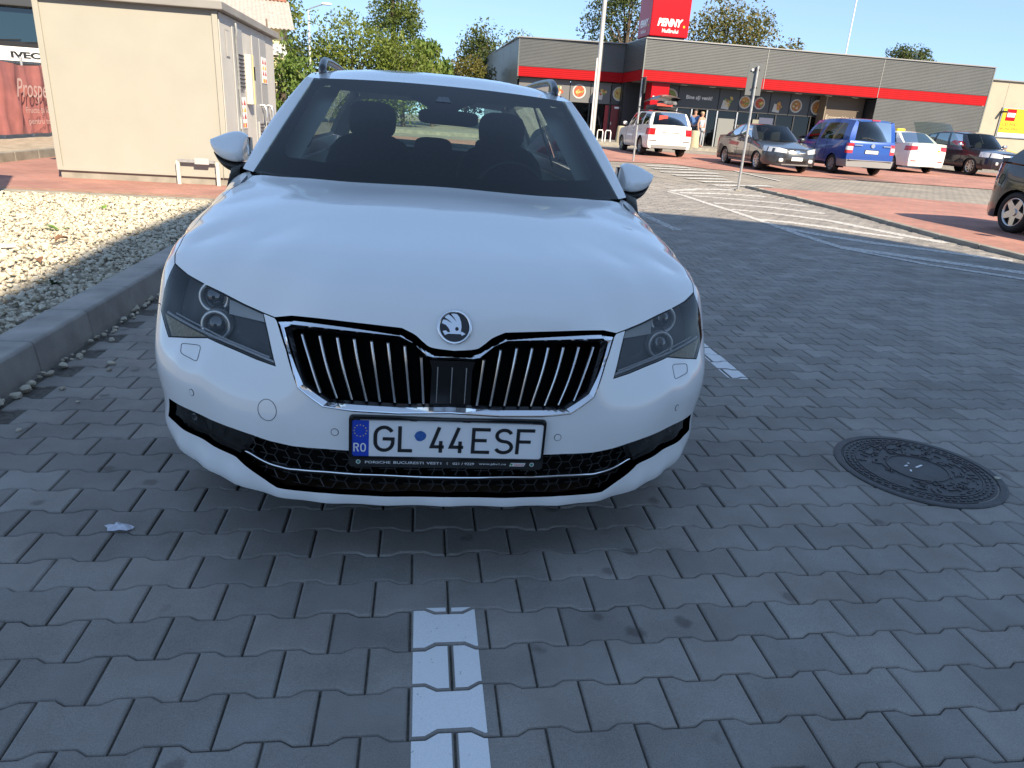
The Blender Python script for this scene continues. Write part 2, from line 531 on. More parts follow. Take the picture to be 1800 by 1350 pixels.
px, py, pd = project(np.column_stack([cells[:, 2], cells[:, 3], np.zeros(len(cells))]))
inview = (px > -120) & (px < 1920) & (py < 1430) & (pd > 0.2)
carx, cary = UV(0, 0)
key = np.where(inview, (py - 200), -1e9)
# what the car hides does not show
hid = (cells[:, 0] > -0.80) & (cells[:, 0] < 1.05) & (cells[:, 1] > 1.85) & (cells[:, 1] < 7.0)
key = np.where(hid, -1e8, key)
order = np.argsort(-key)
pav = tag(empty("pavement", (0, 0, 0)), kind="structure")
tilt = rng.normal(0, 0.0045, (len(cells), 2)); lift = rng.normal(0, 0.0009, len(cells))
single = set(order[:300].tolist())
me_paver = bpy.data.meshes.new("paver")
me_paver.from_pydata([tuple(p) for p in PVv], [], [tuple(f) for f in PFq])
me_paver.materials.append(m_paver)
me_paver.update()
for j in order[:300]:
    o = link_obj("paver", me_paver, pav)
    o.location = (cells[j, 2], cells[j, 3], zg(cells[j, 3]) + lift[j])
    o.rotation_euler = (tilt[j, 0], tilt[j, 1], GA + rng.normal(0, 0.0025))
rest = np.array([j for j in range(len(cells)) if j not in single])
c, s_ = GC, GS
base = np.column_stack([PVv[:, 0] * c - PVv[:, 1] * s_, PVv[:, 0] * s_ + PVv[:, 1] * c, PVv[:, 2]])
VV = base[None] + np.column_stack([cells[rest, 2], cells[rest, 3], [zg(y) for y in cells[rest, 3]] + lift[rest]])[:, None, :]
VV[:, :, 2] += base[None, :, 0] * (-tilt[rest, 1])[:, None] + base[None, :, 1] * tilt[rest, 0][:, None]
FF = PFq[None] + (np.arange(len(rest)) * len(PVv))[:, None, None]
tn = np.repeat(rng.random(len(rest)), len(PFq))
po = mesh_np("paver_field", VV.reshape(-1, 3), FF.reshape(-1, 4), m_paver_many, pav, attrs={"tone": tn})
po["kind"] = "stuff"
b = MB()
b.add([G(-1.8, -1.5) + (-0.0105,), G(9.0, -1.5) + (-0.0105,), G(9.0, 14.8) + (-0.0105,), G(-1.8, 15.9) + (-0.0105,)], [(0, 1, 2, 3)])
b.build("joint_sand", m_bedding, pav)

# ---- painted lines
def clip_rect(poly, u0, u1, v0, v1):
    def clip(P, f, inter):
        R = []
        for i in range(len(P)):
            a, c_ = P[i - 1], P[i]
            fa, fc = f(a), f(c_)
            if fc >= 0:
                if fa < 0: R.append(inter(a, c_, fa, fc))
                R.append(c_)
            elif fa >= 0:
                R.append(inter(a, c_, fa, fc))
        return R
    it = lambda a, c_, fa, fc: (a[0] + (c_[0] - a[0]) * fa / (fa - fc), a[1] + (c_[1] - a[1]) * fa / (fa - fc))
    for f in (lambda p: p[0] - u0, lambda p: u1 - p[0], lambda p: p[1] - v0, lambda p: v1 - p[1]):
        if len(poly) < 3: return []
        poly = clip(poly, f, it)
    return poly
paint_in = inset(out, 0.0050)
def paver_line(u0, u1, v0, v1, label, mat, ragged=0.0):
    b = MB()
    for (u, v, x, y), (ta, tb), lf in zip(cells, tilt, lift):
        if u < u0 - 0.12 or u > u1 + 0.12 or v < v0 - 0.1 or v > v1 + 0.1: continue
        # two convex ends and the waist, clipped separately
        for part in ([0, 1, 10, 11], [1, 2, 9, 10], [2, 3, 8, 9], [3, 4, 7, 8], [4, 5, 6, 7]):
            P = clip_rect([(u + paint_in[q][0], v + paint_in[q][1]) for q in part], u0 + random.uniform(-ragged, ragged), u1 + random.uniform(-ragged, ragged), v0, v1)
            if len(P) < 3: continue
            vs = []
            for (a, c_) in P:
                lx, ly = G(a - u, c_ - v)
                gx, gy = G(a, c_)
                vs.append((gx, gy, zg(gy) + lf + 0.0011 + (a - u) * -tb + (c_ - v) * ta))
            b.add(vs, [tuple(range(len(vs)))])
    return b.build("painted_line", mat, label=label, cat="road marking")
paver_line(-0.004, 0.160, 0.35, 1.608, "broad white line on the grey pavers pointing at the white car's number plate", m_line_near, 0.0012)
paver_line(1.70, 1.815, 3.50, 5.2, "short white dash beside the white car's left headlight", m_line_near, 0.002)
paver_line(3.40, 3.53, 9.45, 11.6, "narrow worn white line beyond the white car's left wing mirror", m_line_far, 0.006)

def strip_verts(line, w, zo):
    P = [Vector(p) for p in line]
    # resample
    Q = []
    for a, c_ in zip(P[:-1], P[1:]):
        n = max(1, int((c_ - a).length / 0.35))
        for k in range(n): Q.append(a.lerp(c_, k / n))
    Q.append(P[-1])
    vs, fs = [], []
    for i, p in enumerate(Q):
        d = (Q[min(i + 1, len(Q) - 1)] - Q[max(i - 1, 0)]).normalized()
        nrm = Vector((-d.y, d.x))
        ww = w / 2 * random.uniform(0.88, 1.1)
        for sgn in (-1, 1):
            q = p + nrm * ww * sgn
            vs.append((q.x, q.y, zg(q.y) + zo))
    for i in range(len(Q) - 1):
        fs.append((2 * i, 2 * i + 2, 2 * i + 3, 2 * i + 1))
    return vs, fs
HATCH = dict(border=[(3.15, 16.13), (3.35, 15.4), (3.53, 13.77), (3.69, 12.78), (3.78, 11.75), (3.86, 10.86), (3.92, 10.1), (4.0, 9.6), (4.08, 9.05), (4.32, 8.71), (4.69, 8.18), (5.41, 7.63), (6.3, 7.0)],
    s1=[(3.24, 16.33), (4.09, 17.18), (4.99, 17.5)], s2=[(3.38, 16.04), (4.48, 16.45), (5.38, 16.38)], s3=[(3.57, 15.54), (4.39, 15.35), (5.46, 15.0), (5.71, 14.73)],
    s4=[(3.67, 14.15), (4.7, 14.0), (5.56, 13.47)], s5=[(3.75, 13.15), (4.5, 12.79), (5.17, 12.3), (5.5, 11.44), (5.75, 10.8), (6.05, 10.3)],
    s6=[(3.79, 11.78), (4.3, 11.62), (4.72, 11.32), (5.13, 10.84), (5.54, 10.5)], s7=[(3.86, 10.93), (4.29, 10.24), (4.8, 9.76), (5.39, 9.43), (6.12, 8.93)], s8=[(4.07, 9.18), (4.53, 8.87), (4.92, 8.55), (5.68, 8.05), (6.3, 7.65)])
hz = tag(empty("hatched_marking", (4.5, 12, 0)), "white hatched no-parking wedge along the red paved island", "road marking")
for k, line in HATCH.items():
    vs, fs = strip_verts(line, 0.14 if k == 'border' else 0.24, 0.0045 if k == 'border' else 0.0032)
    b = MB().add([(x - 4.5, y - 12, z) for x, y, z in vs], fs)
    b.build("stripe", m_line_far, hz)
FAR = [[(3.85, 23.85), (5.26, 23.93)], [(3.89, 22.8), (5.64, 23.3)], [(3.95, 21.6), (5.8, 22.4)], [(4.16, 20.75), (5.64, 21.4)], [(4.33, 19.9), (5.52, 20.45)], [(4.58, 19.2), (5.61, 19.72)], [(4.72, 18.45), (6.39, 19.2)]]
hz2 = tag(empty("hatched_marking", (5, 21, 0)), "pale hatched patch on the roadway behind the thin sign pole", "road marking")
for line in FAR:
    vs, fs = strip_verts(line, 0.32, 0.004)
    MB().add([(x - 5, y - 21, z) for x, y, z in vs], fs).build("stripe", m_line_far, hz2)
vs, fs = strip_verts([(6.74, 24.09), (7.24, 21.1)], 0.13, 0.004)
MB().add(vs, fs).build("painted_line", m_line_far, label="worn white bay line in front of the grey saloon", cat="road marking")

# ---- red paving by the shop, pavement along the shop front
def flat_poly(name, poly, zo, mat, kind="structure", parent=None):
    me = bpy.data.meshes.new(name)
    bm = bmesh.new()
    vs = [bm.verts.new((x, y, zg(y) + zo)) for x, y in poly]
    bm.faces.new(vs)
    bmesh.ops.triangulate(bm, faces=bm.faces)
    bmesh.ops.recalc_face_normals(bm, faces=bm.faces)
    for f in bm.faces:
        if f.normal.z < 0: f.normal_flip()
    bm.to_mesh(me); bm.free()
    me.materials.append(mat)
    o = link_obj(name, me, parent)
    if kind: o["kind"] = kind
    return o
flat_poly("parking_bays", [(-6, 24.4), (2.75, 24.9), (5.0, 25.4), (5.9, 24.2), (7.76, 23.75), (9.28, 23.5), (12.88, 23.3), (15.5, 23.0), (30, 21.4), (36, 34.5), (24, 33.2), (14, 33.0), (8, 33.2), (4.7, 33.0), (-6, 32)], 0.0, m_red)
walk = MB()
wp = [(-8, 35.2), (4, 36.0), (12, 37.1), (26, 38.9), (60, 42), (60, 75), (-8, 75)]
walk.prism(wp, 0.2, 0.56)
pv2 = walk.build("shop_pavement", m_kerb_pale, kind="structure")

# ---- red island with a low kerb on the right
isl = tag(empty("traffic_island", (0, 0, 0)), kind="structure")
b = MB()
inner = [(x + 0.14, y) for x, y in ISLAND[:9]] + [(x, y) for x, y in ISLAND[9:]]
inner[0] = (5.7, 18.05)
v = [(x, y, zg(y) + 0.055) for x, y in inner]
isl_top = flat_poly("red_paving", inner, 0.052, m_red, None, isl)
near = ISLAND[:10]
# kerb stones
acc = 0
L_ = []
for a, c_ in zip(near[:-1], near[1:]):
    d = math.hypot(c_[0] - a[0], c_[1] - a[1]); n = max(1, round(d / 0.8))
    for k in range(n): L_.append((a[0] + (c_[0] - a[0]) * k / n, a[1] + (c_[1] - a[1]) * k / n))
L_.append(near[-1])
for a, c_ in zip(L_[:-1], L_[1:]):
    d = Vector((c_[0] - a[0], c_[1] - a[1])); ln = d.length; ang = math.atan2(d.y, d.x)
    mx_, my_ = (a[0] + c_[0]) / 2, (a[1] + c_[1]) / 2
    nx, ny = math.cos(ang + math.pi / 2), math.sin(ang + math.pi / 2)
    MB().box((mx_ + nx * 0.06, my_ + ny * 0.06, zg(my_) + 0.018), (ln - 0.012, 0.125, 0.085), ang).build("kerb_stone", m_kerb_pale, isl, bevel=0.012)

# ================================================================== left: kerb, gravel bed, walkway
ZP = 0.10
kerb = tag(empty("kerb", (0, 0, 0)), kind="structure")
def kerb_stone(u0, u1, v0, v1, h, parent, mat, rnd=0.022):
    # rounded front top edge; profile across u (u1 = road side)
    prof = [(u0, -0.05), (u0, h - 0.004), (u0 + 0.004, h)]
    for k in range(6):
        t = math.pi / 2 * k / 5
        prof.append((u1 - 0.012 - rnd + rnd * math.sin(t), h - rnd + rnd * math.cos(t)))
    prof += [(u1, 0.02), (u1 + 0.004, -0.05)]
    g = 0.003
    rows = []
    for vv, sh in ((v0 + g, 0.004), (v0 + g + 0.004, 0.0), (v1 - g - 0.004, 0.0), (v1 - g, 0.004)):
        rows.append([G(uu - sh * (1 if uu > (u0 + u1) / 2 else -1), vv) + (zz - sh,) for uu, zz in prof])
    b = MB().grid(rows, smooth=False)
    nc = len(prof)
    b.add(rows[0], [tuple(range(nc))]); b.add(rows[-1], [tuple(reversed(range(nc)))])
    b.build("kerb_stone", mat, parent, fix=True)
vv = 0.55
while vv < 9.3:
    kerb_stone(-2.0, -1.79, vv, vv + 0.575, 0.155, kerb, m_kerb)
    vv += 0.575
# thin edging between gravel and walkway
edge = tag(empty("edging", (0, 0, 0)), kind="structure")
uu = -2.0
while uu > -11:
    p = [G(uu - 0.99, 9.36), G(uu, 9.36), G(uu, 9.44), G(uu - 0.99, 9.44)]
    MB().prism(p, 0.0, ZP + 0.028).build("kerb_stone", m_kerb_pale, edge, bevel=0.006)
    uu -= 1.0
# walkway and the ground round the kiosk
b = MB()
b.prism([G(-14, 9.44), G(-2.0, 9.44), G(-2.0, 24), G(-14, 24)], -0.05, ZP - 0.004)
b.build("terrain", m_soil, kind="structure")
b = MB()
b.add([G(-6.9, 9.44) + (ZP,), G(-2.02, 9.44) + (ZP,), G(-2.02, 17) + (ZP,), G(-6.9, 17) + (ZP,)], [(0, 1, 2, 3)])
b.build("walkway", m_red, kind="structure")
b = MB()
b.add([G(-8.4, 9.44) + (ZP + 0.004,), G(-2.1, 9.44) + (ZP + 0.004,), G(-2.1, 9.95) + (ZP + 0.004,), G(-8.4, 9.8) + (ZP + 0.004,)], [(0, 1, 2, 3)])
b.build("walkway_border", pmat("dusty_brick", (0.34, 0.20, 0.14), 0.9, var=0.25, vscale=8), kind="structure")
kerb2 = tag(empty("kerb", (0, 0, 0)), kind="structure")
vv = 9.6
while vv < 22:
    p = [G(-7.02, vv + 0.005), G(-6.9, vv + 0.005), G(-6.9, vv + 0.79), G(-7.02, vv + 0.79)]
    MB().prism(p, 0.0, ZP + 0.15).build("kerb_stone", m_kerb_pale, kerb2, bevel=0.01)
    vv += 0.8
b = MB()
b.prism([G(-14, 9.6), G(-7.03, 9.6), G(-7.03, 24), G(-14, 24)], 0.0, ZP + 0.11)
b.build("verge", m_soil, kind="structure")

# ---- gravel bed
m_stone = None
def stone_mat(name, source):
    mt, nt, b = base_mat(name)
    if source == 'attr':
        at = nt.nodes.new("ShaderNodeAttribute"); at.attribute_name = "tone"; src = at.outputs["Fac"]
    else:
        oi = nt.nodes.new("ShaderNodeObjectInfo"); src = oi.outputs["Random"]
    cr = nt.nodes.new("ShaderNodeValToRGB")
    e = cr.color_ramp.elements
    e[0].position = 0; e[0].color = (0.32, 0.28, 0.22, 1)
    e[1].position = 1; e[1].color = (0.70, 0.66, 0.56, 1)
    for p_, cc in ((0.08, (0.44, 0.39, 0.31, 1)), (0.2, (0.56, 0.51, 0.41, 1)), (0.6, (0.56, 0.51, 0.41, 1)), (0.9, (0.61, 0.565, 0.46, 1))):
        x = e.new(p_); x.color = cc
    nt.links.new(src, cr.inputs[0])
    ge = nt.nodes.new("ShaderNodeNewGeometry")
    nz = nt.nodes.new("ShaderNodeTexNoise"); nz.inputs["Scale"].default_value = 130; nz.inputs["Detail"].default_value = 4
    nt.links.new(ge.outputs["Position"], nz.inputs["Vector"])
    c2 = nt.nodes.new("ShaderNodeValToRGB"); c2.color_ramp.elements[0].color = (0.75, 0.74, 0.72, 1); c2.color_ramp.elements[1].color = (1.15, 1.15, 1.13, 1)
    nt.links.new(nz.outputs["Fac"], c2.inputs[0])
    mx = nt.nodes.new("ShaderNodeMix"); mx.data_type = 'RGBA'; mx.blend_type = 'MULTIPLY'; mx.inputs[0].default_value = 1
    nt.links.new(cr.outputs[0], mx.inputs[6]); nt.links.new(c2.outputs[0], mx.inputs[7]); nt.links.new(mx.outputs[2], b.inputs["Base Color"])
    b.inputs["Roughness"].default_value = 0.8
    bp = nt.nodes.new("ShaderNodeBump"); bp.inputs["Strength"].default_value = 0.5; bp.inputs["Distance"].default_value = 0.004
    nt.links.new(nz.outputs["Fac"], bp.inputs["Height"]); nt.links.new(bp.outputs[0], b.inputs["Normal"])
    return mt
m_stone = stone_mat("gravel_stone_many", 'attr')
m_stone1 = stone_mat("gravel_stone", 'object')
def ico(sub=0):
    bm = bmesh.new(); bmesh.ops.create_icosphere(bm, subdivisions=sub, radius=1.0)
    V = np.array([v.co[:] for v in bm.verts]); F = np.array([[v.index for v in f.verts] for f in bm.faces]); bm.free()
    return V, F
I0v, I0f = ico(1)
I1v, I1f = ico(2)
def rock(V, r, sq):
    d = V / np.linalg.norm(V, axis=1)[:, None]
    out_ = np.ones(len(V))
    for _ in range(9):                                   # chop flat facets off a ball
        nn = r.normal(size=3); nn /= np.linalg.norm(nn)
        h = r.uniform(0.55, 0.9)
        k = d @ nn
        out_ = np.where(k * out_ > h, h / np.maximum(k, 1e-3), out_)
    return d * out_[:, None] * np.array(sq)
rocks = [rock(I0v, rng, (1.0, rng.uniform(0.6, 0.9), rng.uniform(0.45, 0.7))) for _ in range(14)]
b = MB()
b.add([G(-12, 0.2) + (0.075,), G(-1.98, 0.2) + (0.075,), G(-1.98, 9.37) + (0.075,), G(-12, 9.37) + (0.075,)], [(0, 1, 2, 3)])
gb = b.build("gravel_bed", pmat("gravel_fines", (0.30, 0.27, 0.21), 0.95, var=0.35, vscale=70, bump=0.8, bscale=120), kind="structure")
N = 60000
U_ = rng.uniform(-9.5, -2.005, N); V_ = rng.uniform(0.4, 9.34, N)
X_, Y_ = U_ * GC - V_ * GS, U_ * GS + V_ * GC
qx, qy, qd = project(np.column_stack([X_, Y_, np.full(N, 0.11)]))
keep = (qx > -160) & (qd > 0.3) & (qx < 620)
idx = np.where(keep)[0]
dens = 1150
area_frac = len(idx)
target = int(7.5 * 8.94 * len(idx) / N * dens)
idx = idx[:min(len(idx), target, 21000)]
allV, allF, allT = [], [], []
off = 0
for j in idx:
    R_ = rocks[j % 14]
    sz = float(np.clip(rng.lognormal(-3.92, 0.30), 0.010, 0.042))
    a = rng.uniform(0, 2 * math.pi); t1, t2_ = rng.normal(0, 0.45, 2)
    ca, sa = math.cos(a), math.sin(a)
    Rx = np.array([[1, 0, 0], [0, math.cos(t1), -math.sin(t1)], [0, math.sin(t1), math.cos(t1)]])
    Ry = np.array([[math.cos(t2_), 0, math.sin(t2_)], [0, 1, 0], [-math.sin(t2_), 0, math.cos(t2_)]])
    Rz = np.array([[ca, -sa, 0], [sa, ca, 0], [0, 0, 1]])
    P = (R_ * sz) @ (Rz @ Ry @ Rx).T + np.array([X_[j], Y_[j], 0.084 + rng.uniform(0, 0.030)])
    allV.append(P); allF.append(I0f + off); allT.append(np.full(len(I0f), rng.random())); off += len(P)
gs = mesh_np("gravel", np.concatenate(allV), np.concatenate(allF), m_stone, attrs={"tone": np.concatenate(allT)})
tag(gs, "pale angular gravel filling the bed behind the kerb", "gravel", kind="stuff")

# loose stones that spilled over the kerb
rocks1 = []
for k in range(8):
    me = bpy.data.meshes.new("stone")
    P = rock(I1v, rng, (1.0, rng.uniform(0.65, 0.9), rng.uniform(0.5, 0.75)))
    me.from_pydata([tuple(p) for p in P], [], [tuple(f) for f in I1f]); me.materials.append(m_stone1); me.update()
    rocks1.append(me)
spill = []
for k in range(90):
    v = 2.25 + (k / 90) * 2.9 + random.uniform(-0.1, 0.1)
    u = -1.785 + abs(random.gauss(0, 0.035)) + 0.012
    spill.append((u, v, random.uniform(0.012, 0.034) * (1.25 if v < 3.4 else 0.8)))
spill += [(-1.52, 3.55, 0.024), (-1.50, 3.46, 0.014), (-1.60, 3.2, 0.018), (-1.47, 3.05, 0.010), (-1.56, 2.75, 0.012)]
placed = []
for u, v, r in spill:
    if any(math.hypot(u - a, v - c_) < 0.8 * (r + q) for a, c_, q in placed): continue
    placed.append((u, v, r))
    o = link_obj("stone", rocks1[len(placed) % 8])
    x, y = G(u, v)
    o.location = (x, y, r * 0.48); o.scale = (r, r, r); o.rotation_euler = (random.gauss(0, .25), random.gauss(0, .25), random.uniform(0, 6.28))
    tag(o, "small pale gravel stone lying on the pavers at the foot of the kerb", "stone", "gravel stones spilled along the kerb")
# ================================================================== the white estate car
# outlines of lamps, grille and openings on the car's right half, metres in the car's own frame (x out, y back, z up)
OUT = {"headlight": [[0.833, 0.518, 0.774], [0.773, 0.437, 0.759], [0.703, 0.368, 0.747], [0.645, 0.318, 0.738], [0.577, 0.257, 0.726], [0.513, 0.205, 0.717], [0.512, 0.201, 0.712], [0.492, 0.159, 0.663], [0.467, 0.106, 0.6], [0.525, 0.148, 0.603], [0.605, 0.21, 0.611], [0.683, 0.274, 0.618], [0.748, 0.314, 0.603], [0.82, 0.369, 0.586], [0.843, 0.411, 0.615], [0.864, 0.455, 0.642], [0.859, 0.486, 0.699], [0.843, 0.501, 0.749]],
"hl_band": [[0.86, 0.449, 0.641], [0.776, 0.358, 0.633], [0.688, 0.28, 0.621]],
"drl1": [[0.847, 0.435, 0.644], [0.776, 0.36, 0.636], [0.706, 0.297, 0.627], [0.617, 0.223, 0.62], [0.544, 0.168, 0.613], [0.477, 0.116, 0.607]],
"drl2": [[0.813, 0.404, 0.651], [0.735, 0.329, 0.642], [0.648, 0.253, 0.629], [0.563, 0.186, 0.621], [0.493, 0.132, 0.615]],
"proj": [[0.706, 0.353, 0.723], [0.758, 0.388, 0.712], [0.656, 0.323, 0.733], [0.703, 0.331, 0.69], [0.691, 0.3, 0.651]],
"reflector": [[0.641, 0.307, 0.728], [0.526, 0.213, 0.716], [0.519, 0.197, 0.695], [0.638, 0.283, 0.691]],
"hoodfront": [[-0.004, 0.014, 0.692], [0.057, 0.017, 0.696], [0.081, 0.023, 0.709], [0.102, 0.03, 0.725], [0.136, 0.039, 0.739], [0.284, 0.059, 0.744], [0.428, 0.137, 0.731], [0.479, 0.176, 0.714]],
"chr_out": [[-0.004, 0.013, 0.684], [0.048, 0.015, 0.684], [0.064, 0.017, 0.689], [0.104, 0.027, 0.715], [0.136, 0.036, 0.73], [0.284, 0.056, 0.737], [0.422, 0.128, 0.726], [0.471, 0.167, 0.708], [0.438, 0.105, 0.646], [0.402, 0.055, 0.559], [0.336, 0.03, 0.518], [0.254, 0.018, 0.512], [0.138, 0.014, 0.51], [-0.014, 0.011, 0.511]],
"chr_in": [[-0.005, 0.012, 0.675], [0.053, 0.013, 0.672], [0.069, 0.015, 0.675], [0.106, 0.025, 0.705], [0.141, 0.033, 0.719], [0.283, 0.05, 0.723], [0.424, 0.122, 0.711], [0.449, 0.14, 0.699], [0.423, 0.09, 0.639], [0.394, 0.053, 0.569], [0.328, 0.029, 0.53], [0.254, 0.019, 0.528], [0.138, 0.014, 0.526], [-0.013, 0.01, 0.527]],
"slat0": [[0.399, 0.09, 0.688], [0.377, 0.059, 0.632], [0.349, 0.035, 0.554]],
"slat1": [[0.35, 0.062, 0.694], [0.334, 0.04, 0.635], [0.304, 0.025, 0.544]],
"slat2": [[0.303, 0.046, 0.696], [0.29, 0.029, 0.635], [0.264, 0.02, 0.543]],
"slat3": [[0.259, 0.037, 0.696], [0.247, 0.024, 0.633], [0.225, 0.017, 0.541]],
"slat4": [[0.214, 0.031, 0.693], [0.203, 0.02, 0.625], [0.19, 0.016, 0.541]],
"slat5": [[0.171, 0.028, 0.691], [0.161, 0.018, 0.619], [0.15, 0.015, 0.54]],
"slat6": [[0.127, 0.023, 0.686], [0.119, 0.014, 0.616], [0.11, 0.013, 0.539]],
"slat7": [[0.083, 0.015, 0.661], [0.078, 0.011, 0.602], [0.073, 0.011, 0.54]],
"slat8": [[0.041, 0.011, 0.648], [0.039, 0.01, 0.595], [0.036, 0.01, 0.54]],
"low_top": [[0.825, 0.342, 0.4], [0.814, 0.328, 0.401], [0.737, 0.252, 0.402], [0.668, 0.193, 0.4], [0.591, 0.13, 0.403], [0.538, 0.099, 0.4], [0.484, 0.074, 0.394], [0.42, 0.048, 0.392], [0.327, 0.024, 0.397], [0.266, 0.016, 0.397], [0.135, 0.012, 0.395], [-0.005, 0.011, 0.393]],
"low_bot": [[0.841, 0.371, 0.331], [0.798, 0.317, 0.326], [0.731, 0.254, 0.322], [0.649, 0.182, 0.316], [0.589, 0.137, 0.312], [0.524, 0.092, 0.282], [0.486, 0.071, 0.266], [0.465, 0.058, 0.26], [0.411, 0.037, 0.263], [0.327, 0.014, 0.269], [0.224, 0.004, 0.269], [0.131, -0.001, 0.269], [-0.01, -0.004, 0.269]],
"strip": [[0.573, 0.125, 0.329], [0.555, 0.112, 0.327], [0.499, 0.083, 0.311], [0.45, 0.062, 0.308], [0.408, 0.043, 0.314], [0.327, 0.023, 0.319], [0.225, 0.008, 0.321], [0.039, 0.002, 0.319]],
"crease": [[0.446, 0.067, 0.526], [0.498, 0.095, 0.529], [0.571, 0.143, 0.54], [0.687, 0.225, 0.551], [0.773, 0.298, 0.553], [0.85, 0.384, 0.56]],
"washer": [[0.769, 0.319, 0.585], [0.702, 0.275, 0.595], [0.708, 0.246, 0.554], [0.767, 0.298, 0.561]],
"tow": [[0.488, 0.077, 0.484], [0.515, 0.09, 0.479], [0.462, 0.066, 0.489]],
"sensors": [[0.304, 0.02, 0.45], [0.726, 0.235, 0.465]],
"bumpseam": [[0.864, 0.455, 0.642]],
"emb": [[0.001, 0.031, 0.751], [0.046, 0.034, 0.751], [-0.045, 0.033, 0.751], [0.002, 0.053, 0.786], [-0.001, 0.018, 0.713]]}
CP=[
(0,0.012,0.46), (0,0.01,0.51), (0,0.01,0.6), (0,0.012,0.685), (0,0.028,0.745), (0,0.058,0.795), (0,0.11,0.832), (0,0.2,0.862),
(0,0.4,0.902), (0,0.7,0.945), (0,1,0.98), (0,1.25,1.003), (0.17,0.015,0.46), (0.17,0.016,0.51), (0.17,0.018,0.6), (0.15,0.04,0.73),
(0.16,0.07,0.795), (0.16,0.12,0.833), (0.2,0.21,0.862), (0.2,0.42,0.901), (0.2,0.7,0.943), (0.2,1,0.977), (0.2,1.26,1), (0.33,0.022,0.46),
(0.33,0.03,0.505), (0.33,0.032,0.6), (0.33,0.068,0.733), (0.34,0.1,0.785), (0.35,0.16,0.826), (0.36,0.26,0.86), (0.38,0.45,0.895), (0.4,0.7,0.933),
(0.42,1,0.967), (0.42,1.29,0.995), (0.46,0.06,0.46), (0.448,0.066,0.521), (0.46,0.1,0.595), (0.475,0.17,0.7), (0.5,0.21,0.745), (0.5,0.25,0.8),
(0.54,0.33,0.836), (0.56,0.5,0.868), (0.66,1.33,0.985), (0.61,0.45,0.85), (0.685,0.7,0.886), (0.745,0.96,0.914), (0.775,1.18,0.944), (0.785,1.38,0.975),
(0.59,0.13,0.46), (0.58,0.145,0.535), (0.59,0.195,0.6), (0.6,0.26,0.7), (0.62,0.33,0.775), (0.7,0.215,0.46), (0.69,0.218,0.545), (0.7,0.275,0.59),
(0.71,0.33,0.68), (0.73,0.43,0.79), (0.795,0.295,0.46), (0.78,0.293,0.545), (0.79,0.345,0.585), (0.82,0.42,0.66), (0.83,0.5,0.765), (0.87,0.4,0.46),
(0.865,0.395,0.55), (0.87,0.455,0.63), (0.875,0.53,0.72), (0.86,0.57,0.79), (0.905,0.62,0.26), (0.91,0.54,0.52), (0.91,0.58,0.62), (0.905,0.64,0.72),
(0.875,0.7,0.815), (0.925,0.85,0.26), (0.93,0.85,0.45), (0.933,0.85,0.6), (0.92,0.85,0.74), (0.895,0.9,0.835), (0.925,1.15,0.26), (0.93,1.15,0.45),
(0.934,1.15,0.6), (0.925,1.15,0.74), (0.905,1.2,0.85), (0.85,1.2,0.922), (0.925,1.45,0.26), (0.93,1.45,0.45), (0.934,1.45,0.6), (0.928,1.45,0.74),
(0.912,1.45,0.86), (0.87,1.45,0.95), (0.8,1.5,0.995), (0,0.012,0.4), (0.17,0.015,0.4), (0.33,0.024,0.4), (0.46,0.063,0.4), (0.6,0.135,0.4),
(0.7,0.222,0.4), (0.8,0.312,0.4), (0.865,0.41,0.4), (0,0.004,0.3), (0.17,0.008,0.3), (0.33,0.028,0.3), (0.46,0.075,0.3), (0.6,0.155,0.3),
(0.7,0.238,0.305), (0.8,0.328,0.325), (0.865,0.432,0.355), (0,-0.008,0.25), (0.17,-0.004,0.25), (0.33,0.008,0.25), (0.46,0.047,0.25), (0.6,0.127,0.25),
(0.7,0.205,0.255), (0.8,0.298,0.275), (0.865,0.402,0.305), (0,0.006,0.213), (0.17,0.009,0.213), (0.33,0.022,0.213), (0.46,0.061,0.213), (0.6,0.142,0.213),
(0.7,0.221,0.218), (0.8,0.318,0.238), (0.865,0.424,0.268), (0,0.06,0.18), (0.17,0.062,0.18), (0.33,0.075,0.18), (0.46,0.115,0.18), (0.6,0.195,0.18),
(0.7,0.275,0.185), (0.8,0.37,0.205), (0.865,0.47,0.235), (0.8,0.8,0.872), (0.84,1,0.893), (0.765,0.62,0.832), (0.62,1,0.945), (0.55,0.72,0.915)]
# front body: a smooth surface through the control points, star shaped about SC
SC = np.array([0, 1.10, 0.36]); AX = np.array([0, -0.78, 0.626]); AX = AX / np.linalg.norm(AX)
E1 = np.array([1.0, 0, 0]); E2 = np.array([0, AX[2], -AX[1]])
def s_uv(P):
    d = np.atleast_2d(np.asarray(P, float)) - SC; r = np.linalg.norm(d, axis=1); d = d / r[:, None]; k = 1 + d @ AX
    return np.stack([d @ E1 / k, d @ E2 / k], 1), r
def s_dir(uv):
    u, v = uv[:, 0], uv[:, 1]; q = u * u + v * v
    return (2 * u[:, None] * E1 + 2 * v[:, None] * E2 + (1 - q)[:, None] * AX) / (1 + q)[:, None]
_P = np.array([(s * x, y, z) for x, y, z in CP for s in ((1, -1) if x else (1,))], float)
_c, _r = s_uv(_P)
_n = len(_P)
_D = np.linalg.norm(_c[:, None] - _c[None], axis=2)
_K = np.where(_D > 0, _D * _D * np.log(_D + 1e-12), 0) + 8e-4 * np.eye(_n)
_B = np.hstack([np.ones((_n, 1)), _c])
_w = np.linalg.solve(np.block([[_K, _B], [_B.T, np.zeros((3, 3))]]), np.concatenate([_r, np.zeros(3)]))
